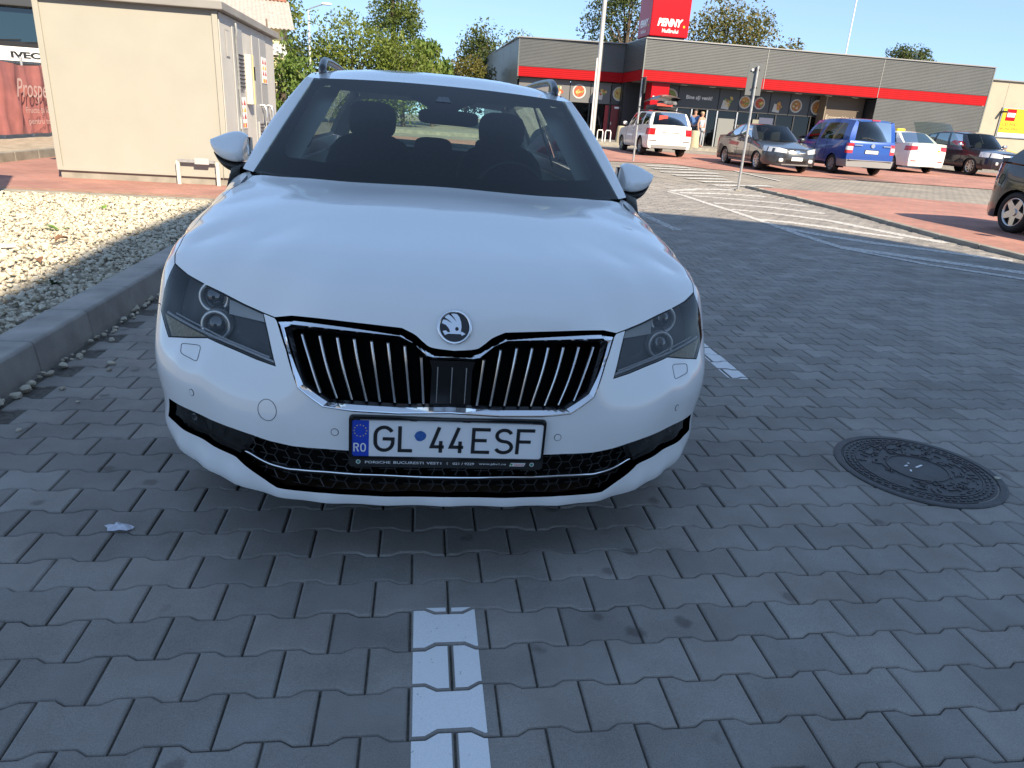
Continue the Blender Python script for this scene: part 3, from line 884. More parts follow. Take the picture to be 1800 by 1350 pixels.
def s_rad(uv):
    o = np.zeros(len(uv))
    for i in range(0, len(uv), 4000):
        q = uv[i:i + 4000]; D = np.linalg.norm(q[:, None] - _c[None], axis=2)
        o[i:i + 4000] = np.where(D > 0, D * D * np.log(D + 1e-12), 0) @ _w[:-3] + _w[-3] + q @ _w[-2:]
    return o
def s_pt(uv, off=0.0):
    uv = np.atleast_2d(uv)
    return SC + s_dir(uv) * (s_rad(uv) + off)[:, None]
def s_nrm(uv):
    e = 2e-3
    du = s_pt(uv + [e, 0]) - s_pt(uv - [e, 0]); dv = s_pt(uv + [0, e]) - s_pt(uv - [0, e])
    n = np.cross(du, dv); n /= np.linalg.norm(n, axis=1)[:, None]
    sg = np.sign((n * s_dir(uv)).sum(1)); return n * sg[:, None]
def on_surf(P, off=0.0):
    return s_pt(s_uv(P)[0], off)

def dense(poly, step=0.02, closed=True):
    P = [np.array(p, float) for p in poly]; R = []
    n = len(P)
    for i in range(n if closed else n - 1):
        a, b_ = P[i], P[(i + 1) % n]; k = max(1, int(np.linalg.norm(b_ - a) / step))
        for j in range(k): R.append(a + (b_ - a) * j / k)
    if not closed: R.append(P[-1])
    return R
def smooth_line(P, n=40):
    """Catmull-Rom through 3D points"""
    P = [np.array(p, float) for p in P]
    Q = [2 * P[0] - P[1]] + P + [2 * P[-1] - P[-2]]; R = []
    m_ = max(2, n // (len(P) - 1))
    for i in range(1, len(Q) - 2):
        for k in range(m_):
            t = k / m_
            R.append(0.5 * ((2 * Q[i]) + (-Q[i - 1] + Q[i + 1]) * t + (2 * Q[i - 1] - 5 * Q[i] + 4 * Q[i + 1] - Q[i + 2]) * t * t + (-Q[i - 1] + 3 * Q[i] - 3 * Q[i + 1] + Q[i + 2]) * t ** 3))
    R.append(P[-1]); return R

def uv_inset(P, d):
    n = len(P); area = sum(P[i - 1][0] * P[i][1] - P[i][0] * P[i - 1][1] for i in range(n)) / 2
    sg = 1 if area > 0 else -1; R = []
    for i in range(n):
        a, b_, c_ = np.array(P[i - 1]), np.array(P[i]), np.array(P[(i + 1) % n])
        e1 = (b_ - a) / (np.linalg.norm(b_ - a) + 1e-12); e2 = (c_ - b_) / (np.linalg.norm(c_ - b_) + 1e-12)
        n1 = np.array([-e1[1], e1[0]]) * sg; n2 = np.array([-e2[1], e2[0]]) * sg
        R.append(b_ + (n1 + n2) * d / max(0.5, 1 + n1 @ n2))
    return R

def panel(name, outer, mat, parent, holes=(), step=0.022, off=0.0, gap=0.0013, flange=0.014, mirror=1, grid=True, hole_flange=None, both=False, fl_mat=None):
    """a sheet of the front body bounded by an outline (3D points near the surface), with returned edges"""
    loops = [[tuple(q) for q in s_uv(np.array(dense(outer, step)))[0]]]
    for hloop in holes:
        loops.append([tuple(q) for q in s_uv(np.array(dense(hloop, step)))[0]])
    if gap:
        loops[0] = [tuple(q) for q in uv_inset(loops[0], gap / 2.2)]
        for k in range(1, len(loops)):
            loops[k] = [tuple(q) for q in uv_inset(loops[k], -gap / 2.2)]
    pts, edges = [], []
    for lp in loops:
        b0 = len(pts); n = len(lp)
        pts += lp; edges += [(b0 + i, b0 + (i + 1) % n) for i in range(n)]
    nb = len(pts)
    if grid:
        P0 = np.array(loops[0]); lo, hi = P0.min(0), P0.max(0)
        du = step / 2.0
        gu, gv = np.meshgrid(np.arange(lo[0], hi[0], du), np.arange(lo[1], hi[1], du * 0.866))
        gu = gu + (np.arange(gu.shape[0]) % 2)[:, None] * du / 2
        gu, gv = gu.ravel(), gv.ravel()
        ok = in_poly_np(gu, gv, loops[0])
        for lp in loops[1:]: ok &= ~in_poly_np(gu, gv, lp)
        gu, gv = gu[ok], gv[ok]
        B = np.array(pts)
        if len(gu):
            dmin = np.array([np.min(np.hypot(B[:, 0] - a, B[:, 1] - c_)) for a, c_ in zip(gu, gv)])
            sel = dmin > du * 0.5
            pts += list(zip(gu[sel].tolist(), gv[sel].tolist()))
    r = delaunay_2d_cdt([Vector(p) for p in pts], edges, [], 0, 1e-7)
    uv = np.array([p[:] for p in r[0]]); tri = []
    cen = np.array([[sum(uv[i][0] for i in f) / len(f), sum(uv[i][1] for i in f) / len(f)] for f in r[2]])
    ok = in_poly_np(cen[:, 0], cen[:, 1], loops[0])
    for lp in loops[1:]: ok &= ~in_poly_np(cen[:, 0], cen[:, 1], lp)
    F = [list(f) for f, k in zip(r[2], ok) if k]
    P = s_pt(uv, off); Nn = s_nrm(uv)
    # orient
    F2 = []
    for f in F:
        a, b_, c_ = P[f[0]], P[f[1]], P[f[2]]
        if np.cross(b_ - a, c_ - a) @ s_dir(uv[f[:1]])[0] < 0: f = f[::-1]
        F2.append(tuple(f))
    V = [tuple(p) for p in P]; NN = [tuple(p) for p in Nn]
    if flange:
        cnt = {}
        for f in F2:
            for i in range(len(f)):
                e = (f[i], f[(i + 1) % len(f)]); cnt[e] = 1
        bd = [e for e in cnt if (e[1], e[0]) not in cnt]
        for a, b_ in bd:
            pa, pb = P[a], P[b_]
            ia, ib = pa - Nn[a] * flange, pb - Nn[b_] * flange
            fn = np.cross(pb - pa, -(Nn[a])); fn = -fn / (np.linalg.norm(fn) + 1e-12)
            k = len(V)
            V += [tuple(pa), tuple(pb), tuple(ib), tuple(ia)]; NN += [tuple(-fn)] * 4
            F2.append((k + 1, k, k + 3, k + 2))
    objs = []
    V0, N0 = np.array(V), np.array(NN)
    for sgn in ((1, -1) if both else (mirror,)):
        VV, NNN, FF = V0.copy(), N0.copy(), F2
        if sgn < 0:
            VV[:, 0] *= -1; NNN[:, 0] *= -1; FF = [tuple(reversed(f)) for f in F2]
        objs.append((VV, NNN, FF))
    if both == 'join':
        nv = len(V0)
        VV = np.concatenate([objs[0][0], objs[1][0]]); NNN = np.concatenate([objs[0][1], objs[1][1]])
        FF = objs[0][2] + [tuple(i + nv for i in f) for f in objs[1][2]]
        objs = [(VV, NNN, FF)]
    res = []
    for VV, NNN, FF in objs:
        me = bpy.data.meshes.new(name)
        me.from_pydata([tuple(p) for p in VV], [], FF)
        me.materials.append(mat)
        me.polygons.foreach_set("use_smooth", [True] * len(me.polygons))
        me.update()
        me.normals_split_custom_set_from_vertices([tuple(p) for p in NNN])
        res.append(link_obj(name, me, parent))
    return res

CM = [[0.98916912, -0.14504391, 0.02251027], [0.1449546, 0.98942269, 0.00555834], [-0.02307838, -0.00223518, 0.99973116]]
CO = (-0.170869, 1.73735914, 0.0)
car = empty("estate_car")
cm = Matrix.Identity(4)
for i in range(3):
    for j in range(3): cm[i][j] = CM[i][j]
    cm[i][3] = CO[i]
car.matrix_world = cm
tag(car, "white estate car parked facing the viewer, number plate GL 44 ESF", "car")

OT = {k: [np.array(p) for p in v] for k, v in OUT.items()}
for k in ('hoodfront', 'chr_out', 'chr_in', 'low_top', 'low_bot', 'strip'):
    for p in OT[k]: p[0] = max(p[0], 0.0)
OT['hoodfront'][0] = np.array([0, .013, .691]); OT['chr_out'][0] = np.array([0, .012, .685]); OT['chr_out'][-1] = np.array([0, .011, .517])
OT['chr_in'][0] = np.array([0, .010, .675]); OT['chr_in'][-1] = np.array([0, .011, .533])
OT['low_top'][-1] = np.array([0, .011, .393]); OT['low_bot'][-1] = np.array([0, -.006, .271])
HL = OT['headlight']
hood_rear = [(0, 1.215, 1.001), (.17, 1.222, 1.000), (.42, 1.25, .998), (.62, 1.30, .995), (.755, 1.36, .99)]
hood_side = [(.785, 1.37, .983), (.83, 1.15, .925), (.855, .95, .886), (.868, .75, .845), (.862, .62, .812), (.832, .515, .775)]
bottom_edge = [(0, -.002, .238), (.224, .004, .236), (.327, .014, .234), (.423, .042, .229), (.488, .075, .224), (.55, .113, .222), (.622, .155, .225), (.707, .222, .232), (.751, .268, .237), (.797, .312, .246), (.845, .385, .28), (.875, .455, .315), (.905, .56, .335)]
seam_fb = [(.866, .475, .655), (.895, .55, .64), (.912, .575, .60), (.915, .575, .50)]       # bumper to wing joint

# bonnet
hood_out = smooth_line(OT['hoodfront'][:5], 24)[:-1] + [OT['hoodfront'][4], OT['hoodfront'][5], OT['hoodfront'][6], OT['hoodfront'][7]] + [HL[5], HL[4], HL[3], HL[2], HL[1], HL[0]]
hood_out += [np.array(p) for p in reversed(smooth_line(hood_side, 20))][1:] + [np.array(p) for p in reversed(smooth_line(hood_rear, 24))]
# both halves as one outline
def mirror_closed(half):
    """half outline from centre line to centre line -> full closed outline"""
    a = [np.array(p) for p in half]
    m_ = [np.array([-p[0], p[1], p[2]]) for p in a]
    m_ = [p for p in reversed(m_) if abs(p[0]) > 1e-4]
    return a + m_
panel("bonnet", mirror_closed(hood_out), white_paint, car, step=0.022, gap=0.0026)

# wings
arch = []
for k in range(15):
    t = math.pi * (1.0 - k / 14.0)
    arch.append((.93, .92 - 0.355 * math.cos(math.pi - t) * 1.0, .335 + .355 * math.sin(t)))
arch = [(.93, .92 + .355 * math.cos(math.pi * (1 - k / 14)), .335 + .355 * math.sin(math.pi * (1 - k / 14))) for k in range(15)]   # from front (y .565) over the top to rear (y 1.275)
wing_out = [HL[0]] + [np.array(p) for p in reversed(smooth_line(hood_side, 20))][1:] + [np.array((.80, 1.44, .985)), np.array((.87, 1.45, .95)), np.array((.912, 1.45, .86)), np.array((.93, 1.45, .6)), np.array((.93, 1.45, .30)), np.array((.927, 1.28, .29))]
wing_out += [np.array(p) for p in reversed(arch) if p[2] > 0.5 or p[1] > 1.0]
wing_out += [np.array(p) for p in reversed(seam_fb[:3])] + [HL[15], HL[16], HL[17]]
panel("wing", wing_out, white_paint, car, step=0.024, gap=0.0018, both=True)

# bumper with openings for lamps, grille and the lower intake
gril_out = [np.array(p) for p in OT['chr_out']]
bump_half_outer = [OT['chr_out'][-1]] + [np.array(p) for p in reversed(OT['chr_out'][7:-1])] + [OT['hoodfront'][7], HL[5]] + HL[6:16] + [np.array(p) for p in seam_fb] + [np.array((.915, .58, .42)), np.array((.912, .575, .36))] + [np.array(p) for p in reversed(smooth_line(bottom_edge, 40))]
low_open = OT['low_top'] + [p for p in reversed(OT['low_bot'])]
low_full = [np.array(p) for p in OT['low_top']] + [np.array([-p[0], p[1], p[2]]) for p in reversed(OT['low_top'][:-1])] + [np.array([-p[0], p[1], p[2]]) for p in OT['low_bot'][:-1]] + [np.array(p) for p in reversed(OT['low_bot'])]
bumper = panel("bumper", mirror_closed(bump_half_outer), white_paint, car, holes=[low_full], step=0.018, gap=0.0012, flange=0.03)[0]
# dark lining behind every gap
lin = [(0, .01, .25), (.3, .02, .25), (.5, .1, .25), (.7, .24, .25), (.86, .42, .28), (.915, .6, .30), (.93, .62, .6), (.92, 1.3, .62), (.91, 1.4, .82), (.80, 1.38, .98), (.4, 1.22, .99), (0, 1.2, 1.0)]
panel("inner_lining", mirror_closed(lin), liner_black, car, step=0.06, off=-0.105, gap=0, flange=0)
# under tray
b = MB()
bp_ = [p for p in smooth_line(bottom_edge, 20)]
row0 = [(p[0], p[1] + .004, p[2] + .001) for p in bp_]; row1 = [(p[0] * .96, p[1] + .08, p[2] - .035) for p in bp_]; row2 = [(p[0] * .9, .85, .17) for p in bp_]
for sg in (1, -1):
    b.grid([[(sg * x, y, z) for x, y, z in R] for R in (row0, row1, row2)])
b.build("under_tray", black_plastic, car)

# ---- grille
grille = empty("grille", parent=car)
def ring(name, outer, inner, offs, mat, parent, offs2=None):
    """moulded frame from an outer to an inner outline; offs for bars above the opening, offs2 for bars below it"""
    O, I = [np.array(p) for p in outer], [np.array(p) for p in inner]
    oo, ii = [], []
    for i in range(len(O) - 1):
        k = max(1, int(np.linalg.norm(O[i + 1] - O[i]) / 0.015))
        for j in range(k):
            oo.append(O[i] + (O[i + 1] - O[i]) * j / k); ii.append(I[i] + (I[i + 1] - I[i]) * j / k)
    oo.append(O[-1]); ii.append(I[-1])
    oo += [np.array([-p[0], p[1], p[2]]) for p in reversed(oo) if p[0] > 1e-4]
    ii += [np.array([-p[0], p[1], p[2]]) for p in reversed(ii) if p[0] > 1e-4][:len(oo) - len(ii)]
    rows = []
    for q in range(len(offs)):
        R = []
        for a, c_ in zip(oo, ii):
            d = a - c_; kz = 0.5 + 0.5 * max(-1, min(1, d[2] / (np.linalg.norm(d) + 1e-9)))
            kz = kz * kz * (3 - 2 * kz)
            t = offs[q][0] if offs2 is None else offs[q][0] * kz + offs2[q][0] * (1 - kz)
            of = offs[q][1] if offs2 is None else offs[q][1] * kz + offs2[q][1] * (1 - kz)
            R.append(tuple(on_surf([a + d * -t], of)[0]))
        rows.append(R)
    b = MB(); b.grid(rows, smooth=False, closed=True)
    return b.build(name, mat, parent, fix=True)
ring("grille_frame", OT['chr_out'], OT['chr_in'], [(0.0, -0.03), (0.0, -0.006), (0.12, -0.004), (0.86, 0.007), (1.0, 0.003), (1.0, -0.03)], chrome, grille, [(0.0, -0.03), (0.0, 0.001), (0.16, 0.003), (0.30, 0.002), (1.0, -0.012), (1.0, -0.03)])
ring("grille_surround", [a + (c_ - a) * 1.02 for a, c_ in zip(OT['chr_out'], OT['chr_in'])], [a + (c_ - a) * 1.55 for a, c_ in zip(OT['chr_out'], OT['chr_in'])], [(0.0, -0.012), (1.0, -0.022), (1.0, -0.06)], black_gloss, grille)
gi = mirror_closed(OT['chr_in'])
panel("grille_back", gi, liner_black, grille, step=0.05, off=-0.075, gap=0, flange=0)
def slat(parent, P, name="slat"):
    Q = smooth_line(P, 12)
    b = MB()
    pts = on_surf(Q, -0.016)
    back = pts + np.array([0, 0.05, 0])
    sx = 1 if P[0][0] >= 0 else -1
    w = 0.006
    # blade: widens to the rear, leaning outwards like a vane
    rows = []
    for p, q in zip(pts, back):
        rows.append([(p[0] - w * .7, p[1], p[2]), (p[0] + w * .7, p[1], p[2]), (q[0] + w + sx * .007, q[1], q[2]), (q[0] - w + sx * .007, q[1], q[2])])
    b.grid(rows, smooth=False, closed=True)
    b.add(rows[0], [(3, 2, 1, 0)]); b.add(rows[-1], [(0, 1, 2, 3)])
    o = b.build(name, black_gloss, parent)
    c_ = MB()
    rows = []
    n = len(pts)
    for i, p in enumerate(pts[1:]):
        ww = 0.0042 * (1 - 0.35 * i / n)
        rows.append([(p[0] - ww, p[1] - .001, p[2]), (p[0] - ww * .5, p[1] - .0045, p[2]), (p[0] + ww * .5, p[1] - .0045, p[2]), (p[0] + ww, p[1] - .001, p[2])])
    c_.grid(rows, smooth=True)
    c_.add(rows[0], [(3, 2, 1, 0)]); c_.add(rows[-1], [(0, 1, 2, 3)])
    c_.build("chrome_edge", chrome_soft, o)
    return o
for k in range(8):
    P = OT['slat%d' % k]
    top_ = P[0] + (P[0] - P[1]) * 0.18
    for sg in (1, -1):
        slat(grille, [(sg * q[0], q[1], q[2]) for q in [top_] + P])
# centre radar cover
b = MB()
cover = [(-.062, .668), (.062, .668), (.055, .642), (.056, .540), (-.056, .540), (-.055, .642)]
def rad(a, c_, d): return tuple(on_surf([(a, .0, c_)], -0.020)[0] + np.array([0, d, 0]))
b.plate(cover, rad, 0.03)
rc = b.build("radar_cover", black_gloss, grille, fix=True)
for x in (-.039, 0.0, .039):
    P = on_surf([(x, 0, z) for z in (.650, .62, .59, .56, .545)], -0.0185)
    MB().tube([tuple(p) for p in P], [.0022, .0020, .0017, .0014, .0010], 6).build("chrome_edge", chrome_soft, rc)

# ---- emblem on the bonnet nose
e0 = on_surf([(0, .031, .752)])[0]; en = s_nrm(s_uv([e0])[0])[0]
en = np.array([0, en[1], en[2]]); en /= np.linalg.norm(en)
ex = np.array([1.0, 0, 0]); ey = np.cross(en, ex)
if ey[2] < 0: ey = -ey
def EM(a, c_, d): return tuple(e0 + ex * a + ey * c_ + en * d)
emb = empty("emblem", parent=car)
b = MB()
rows = []
for R_, d in ((.0455, -.006), (.0455, .003), (.0435, .006), (.040, .006), (.0375, .002), (.0375, -.002)):
    rows.append([EM(R_ * math.cos(2 * math.pi * k / 48), R_ * math.sin(2 * math.pi * k / 48), d) for k in range(48)])
b.grid(rows, closed=True)
b.build("ring", chrome, emb, fix=True)
b = MB(); b.add([EM(.0378 * math.cos(2 * math.pi * k / 48), .0378 * math.sin(2 * math.pi * k / 48), .0) for k in range(48)], [tuple(range(48))])
b.build("disc", black_gloss, emb)
EZ = lambda a, c_: ((a - 790) / 335 * .0375, (480 - c_) / 300 * .0375)
bird = [(515, 570), (590, 555), (640, 592), (688, 592), (676, 540), (640, 490), (585, 440), (492, 408), (505, 362), (525, 328), (600, 338), (735, 402), (665, 345), (552, 280), (600, 240), (642, 218), (720, 265), (835, 370), (775, 285), (700, 205), (760, 195), (840, 205), (895, 265), (938, 370), (950, 470), (935, 590), (958, 566), (1048, 615), (962, 655), (942, 622), (645, 622), (570, 652)]
pe = [EZ(a, c_) for a, c_ in bird]
eye = [EZ(845 + 42 * math.cos(t), 515 + 42 * math.sin(t)) for t in [2 * math.pi * k / 14 for k in range(14)]]
pts = pe + eye
r_ = delaunay_2d_cdt([Vector(p) for p in pts], [(i, (i + 1) % len(pe)) for i in range(len(pe))] + [(len(pe) + i, len(pe) + (i + 1) % 14) for i in range(14)], [], 0, 1e-9)
F = []
for f in r_[2]:
    cx_ = sum(r_[0][i][0] for i in f) / 3; cy_ = sum(r_[0][i][1] for i in f) / 3
    if pt_in_poly(cx_, cy_, pe) and not pt_in_poly(cx_, cy_, eye): F.append(tuple(f))
b = MB(); b.add([EM(p[0], p[1], .0022) for p in r_[0]], F)
b.build("winged_arrow", chrome_soft, emb)

# ---- lower intake: mesh, chrome strip, fog lamps
intake = empty("lower_intake", parent=car)
panel("intake_back", low_full, liner_black, intake, step=0.05, off=-0.06, gap=0, flange=0)
b = MB()
fog_in_t, fog_in_b = OT['low_top'][5], OT['low_bot'][4]
open_half = [np.array(p) for p in OT['low_top'][5:]] + [np.array(p) for p in reversed(OT['low_bot'][4:])]
poly_xz = [(p[0], p[2]) for p in open_half]
def yg(x): return 0.0 + 0.36 * x * x + 0.12 * abs(x) ** 3
cw, ch = 0.043, 0.0215
for j in range(-1, 9):
    zc = .250 + j * ch
    for i in range(-14, 15):
        xc = i * cw * 2 * 0.78 + (cw * 0.78 if j % 2 else 0)
        hx = cw * 0.78
        P = [(xc - hx * .62, zc + ch), (xc + hx * .62, zc + ch), (xc + hx * 1.0, zc)]
        segs = [(P[0], P[1]), (P[1], P[2]), (P[2], (xc + hx * .62, zc - ch))]
        if j % 2 == 0:
            segs = segs
        for a, c_ in segs:
            mx0, mz0 = (a[0] + c_[0]) / 2, (a[1] + c_[1]) / 2
            if not pt_in_poly(abs(mx0), mz0, poly_xz): continue
            A = on_surf([(a[0], yg(a[0]), a[1]), (c_[0], yg(c_[0]), c_[1])], -0.028)
            b.cyl(A[0], A[1], 0.0016, n=4, cap=False, smooth=False)
hexo = b.build("intake_mesh", pmat("mesh_plastic", (0.02, 0.02, 0.021), 0.4), intake)
hexo["kind"] = "stuff"
ch_ = smooth_line(OT['strip'], 30)
for sg in (1, -1):
    pass
strip_pts = [(-p[0], p[1], p[2]) for p in ch_] + [tuple(p) for p in reversed(ch_)]
S0 = on_surf(strip_pts, -0.018)
rows = [[tuple(p + np.array([0, 0.012, 0.0035])) for p in S0], [tuple(p + np.array([0, -.002, 0.0035])) for p in S0], [tuple(p + np.array([0, -.004, 0.0])) for p in S0], [tuple(p + np.array([0, -.001, -0.0035])) for p in S0], [tuple(p + np.array([0, 0.012, -0.0035])) for p in S0]]
MB().grid(rows).build("chrome_strip", chrome, intake, fix=True)
lowbar = [[tuple(p + np.array([0, 0.03, -0.003])) for p in S0], [tuple(p + np.array([0, .004, -0.003])) for p in S0], [tuple(p + np.array([0, .008, -0.014])) for p in S0], [tuple(p + np.array([0, 0.03, -0.016])) for p in S0]]
MB().grid(lowbar).build("strip_carrier", black_plastic, intake, fix=True)
fog_glass = glass_mat("smoked_lens", (0.45, 0.46, 0.47), 1.55)
for sg in (1, -1):
    fg = empty("fog_lamp", parent=car)
    fo = [np.array([sg * p[0], p[1], p[2]]) for p in OT['low_top'][:6] + list(reversed(OT['low_bot'][:5]))]
    panel("lens", fo, fog_glass, fg, step=0.03, off=-0.012, gap=0.001, flange=0)
    panel("housing", fo, pmat("fog_housing", (0.07, 0.072, 0.075), 0.3), fg, step=0.04, off=-0.040, gap=0, flange=0)
    for (x, z, r, mt_) in ((.772, .366, .026, chrome_soft), (.648, .362, .015, chrome_soft)):
        c0 = on_surf([(sg * x, yg(x), z)], -0.036)[0]
        nn = s_nrm(s_uv([c0])[0])[0]
        q = Vector(nn).to_track_quat('Z', 'Y').to_matrix()
        b = MB(); rows = []
        for kk in range(6):
            t = kk / 5
            rr = r * (0.25 + 0.75 * t)
            rows.append([tuple(Vector(c0) + q @ Vector((rr * math.cos(2 * math.pi * a / 14), rr * .62 * math.sin(2 * math.pi * a / 14), -0.006 + 0.020 * t * t))) for a in range(14)])
        b.grid(rows, closed=True); b.build("reflector", mt_, fg)

# ---- headlights
lamp_dark = pmat("lamp_housing", (0.12, 0.122, 0.118), 0.28, metal=.35)
lamp_mirror = pmat("lamp_mirror", (0.72, 0.72, 0.69), 0.25, metal=0.55)
proj_glass = pmat("projector_lens", (0.02, 0.024, 0.028), 0.03, spec=0.8, coat=1.0)
def mx(p, sg): return np.array([sg * p[0], p[1], p[2]])
for sg in (1, -1):
    hl = empty("headlight", parent=car)
    o3 = [mx(p, sg) for p in HL]
    panel("lens", o3, glass_clear, hl, step=0.022, off=0.001, gap=0.003, flange=0)
    panel("seal", o3, black_plastic, hl, holes=[[mx(p, sg) for p in on_surf(np.array(HL) * [1, 1, 1])] and [np.array([sg * q[0], q[1], q[2]]) for q in s_pt(np.array(uv_inset([tuple(x) for x in s_uv(np.array(dense(HL, .02)))[0]], .0048 / 2.2)))]], step=0.02, off=-0.002, gap=0.0008, flange=0.055, grid=False)
    panel("housing", o3, lamp_dark, hl, step=0.03, off=-0.062, gap=0, flange=0)
    # mirror wedge under the light strip, warm speckle painted in as mirrored gravel
    wedge = [OT['hl_band'][0], OT['hl_band'][1], OT['hl_band'][2], HL[11], HL[12], HL[13], HL[14], HL[15]]
    panel("turn_signal", [mx(p, sg) for p in wedge], pmat("gravel_reflection", (0.50, 0.42, 0.28), 0.3, metal=.5, var=.25, vscale=120), hl, step=0.03, off=-0.007, gap=0.004, flange=0.01)
    panel("upper_reflector", [mx(p, sg) for p in OT['reflector']], pmat("lamp_silver", (0.55, 0.55, 0.52), 0.35, metal=.3), hl, step=0.02, off=-0.020, gap=0, flange=0.02)
    for key, rr in (('drl1', .0042), ('drl2', .0026)):
        P = on_surf([mx(p, sg) for p in smooth_line(OT[key], 24)], -0.011)
        MB().tube([tuple(p) for p in P], rr, 6).build("light_strip", pmat("light_guide", (0.72, 0.73, 0.74), 0.15, metal=0.4), hl)
    for cpt, R_ in ((OT['proj'][0], .043), (OT['proj'][4], .042)):
        c0 = on_surf([mx(cpt, sg)], -0.034)[0]
        axis = Vector((sg * 0.16, -0.97, 0.10)).normalized()
        q = axis.to_track_quat('Z', 'Y').to_matrix()
        T_ = lambda a, r, d: tuple(Vector(c0) + q @ Vector((r * math.cos(a), r * math.sin(a), d)))
        b = MB(); rows = []
        for r, d in ((R_ + .004, -.02), (R_ + .004, .006), (R_, .010), (R_ - .007, .008), (R_ - .008, -.012)):
            rows.append([T_(2 * math.pi * k / 32, r, d) for k in range(32)])
        b.grid(rows, closed=True)
        pj = b.build("projector", lamp_mirror, hl, fix=True)
        b = MB(); rows = []
        for k2 in range(7):
            t = k2 / 6 * math.pi / 2 * 0.9
            rows.append([T_(2 * math.pi * k / 28, max(1e-4, (R_ - .008) * math.cos(t)), -.010 + .020 * math.sin(t)) for k in range(28)])
        b.grid(rows, closed=True); b.build("projector_glass", proj_glass, pj, fix=True)
        b = MB()
        b.cyl(T_(0, 0, -.05), T_(0, 0, -.012), R_ + .012, R_ + .006, 28)
        b.build("projector_body", lamp_dark, pj)
    # cooling fin bezel between the projectors and the grille side
    bz = [(.632, .30, .690), (.520, .19, .690), (.500, .155, .635), (.60, .235, .640)]
    panel("bezel", [mx(p, sg) for p in bz], pmat("bezel_dark", (0.07, 0.072, 0.074), 0.25), hl, step=0.02, off=-0.036, gap=0, flange=0.02)

# ---- small bumper fittings
seam_dark = pmat("seam_dark", (0.05, 0.055, 0.06), 0.6)
def seam_loop(name, pts, r=0.0011, closed=True):
    P = on_surf(dense(pts, .006, closed), 0.0003)
    P = [tuple(p) for p in P]
    if closed: P.append(P[0])
    return MB().tube(P, r, 5, cap=False).build(name, seam_dark, car)
for sg in (1, -1):
    for x, y, z in OT['sensors']:
        c0 = on_surf([(sg * x, y, z)], 0.0)[0]; nn = s_nrm(s_uv([c0])[0])[0]
        q = Vector(nn).to_track_quat('Z', 'Y').to_matrix()
        b = MB(); rows = []
        for r, d in ((.0105, -.002), (.0105, .0006), (.0092, .0010), (.0088, -.0006)):
            rows.append([tuple(Vector(c0) + q @ Vector((r * math.cos(2 * math.pi * k / 24), r * math.sin(2 * math.pi * k / 24), d))) for k in range(24)])
        b.grid(rows, closed=True)
        ps = b.build("parking_sensor", seam_dark, car)
        MB().add([tuple(Vector(c0) + q @ Vector((.0088 * math.cos(2 * math.pi * k / 20), .0088 * math.sin(2 * math.pi * k / 20), .0012))) for k in range(20)], [tuple(range(20))]).build("sensor_cap", white_paint, ps)
    wl = [mx(p, sg) for p in OT['washer']]
    # rounded corners
    R2 = []
    for i in range(4):
        a, c_, d = wl[i - 1], wl[i], wl[(i + 1) % 4]
        p0 = c_ + (a - c_) * .22; p1 = c_ + (d - c_) * .22
        for t in (0, .33, .66, 1): R2.append(p0 * (1 - t) ** 2 + 2 * c_ * t * (1 - t) + p1 * t * t)
    seam_loop("washer_cover", R2, .0010)
tc0 = OT['tow'][0]; tr = float(np.linalg.norm(OT['tow'][1] - OT['tow'][2])) / 2
tcc = on_surf([(-tc0[0], tc0[1], tc0[2])])[0]; tnn = s_nrm(s_uv([tcc])[0])[0]
q = Vector(tnn).to_track_quat('Z', 'Y').to_matrix()
seam_loop("tow_eye_cover", [tuple(Vector(tcc) + q @ Vector((tr * math.cos(2 * math.pi * k / 28), tr * math.sin(2 * math.pi * k / 28), 0))) for k in range(28)], .0009)

# ---- number plate
npl = empty("number_plate", parent=car)
PZ0 = .444
def rrect(w, h, r, n=5, cx=0, cy=0):
    P = []
    for sx, sy, a0 in ((1, 1, 0), (-1, 1, 90), (-1, -1, 180), (1, -1, 270)):
        for k in range(n + 1):
            a = math.radians(a0 + 90 * k / n)
            P.append((cx + sx * (w / 2 - r) + r * math.cos(a), cy + sy * (h / 2 - r) + r * math.sin(a)))
    return P
PLM = lambda a, c_, d: (a, d, PZ0 + c_)
# holder: frame with a lip below for the dealer's line
outer = rrect(.532, .150, .010, cy=-.0135)
b = MB(); b.plate(outer, lambda a, c_, d: PLM(a, c_, d + .004), .013)
hold = b.build("plate_holder", black_plastic, npl, fix=True, bevel=.002)
b = MB(); b.plate(rrect(.520, .112, .008), lambda a, c_, d: PLM(a, c_, d + .0005), .004)
pl = b.build("plate", plate_white, npl, fix=True)
rim_o, rim_i = rrect(.528, .120, .010), rrect(.514, .106, .007)
b = MB(); b.grid([[PLM(a, c_, .005) for a, c_ in rim_o], [PLM(a, c_, -.003) for a, c_ in rim_o], [PLM(a, c_, -.003) for a, c_ in rim_i], [PLM(a, c_, .001) for a, c_ in rim_i]], smooth=False, closed=True)
b.build("plate_rim", black_gloss, npl, fix=True)
for x0, x1 in ((-.235, -.105), (-.085, .035), (.055, .225)):
    MB().box(((x0 + x1) / 2, -.0038, PZ0 + .0545), (x1 - x0, .0012, .0022)).build("rim_glint", chrome_soft, npl)
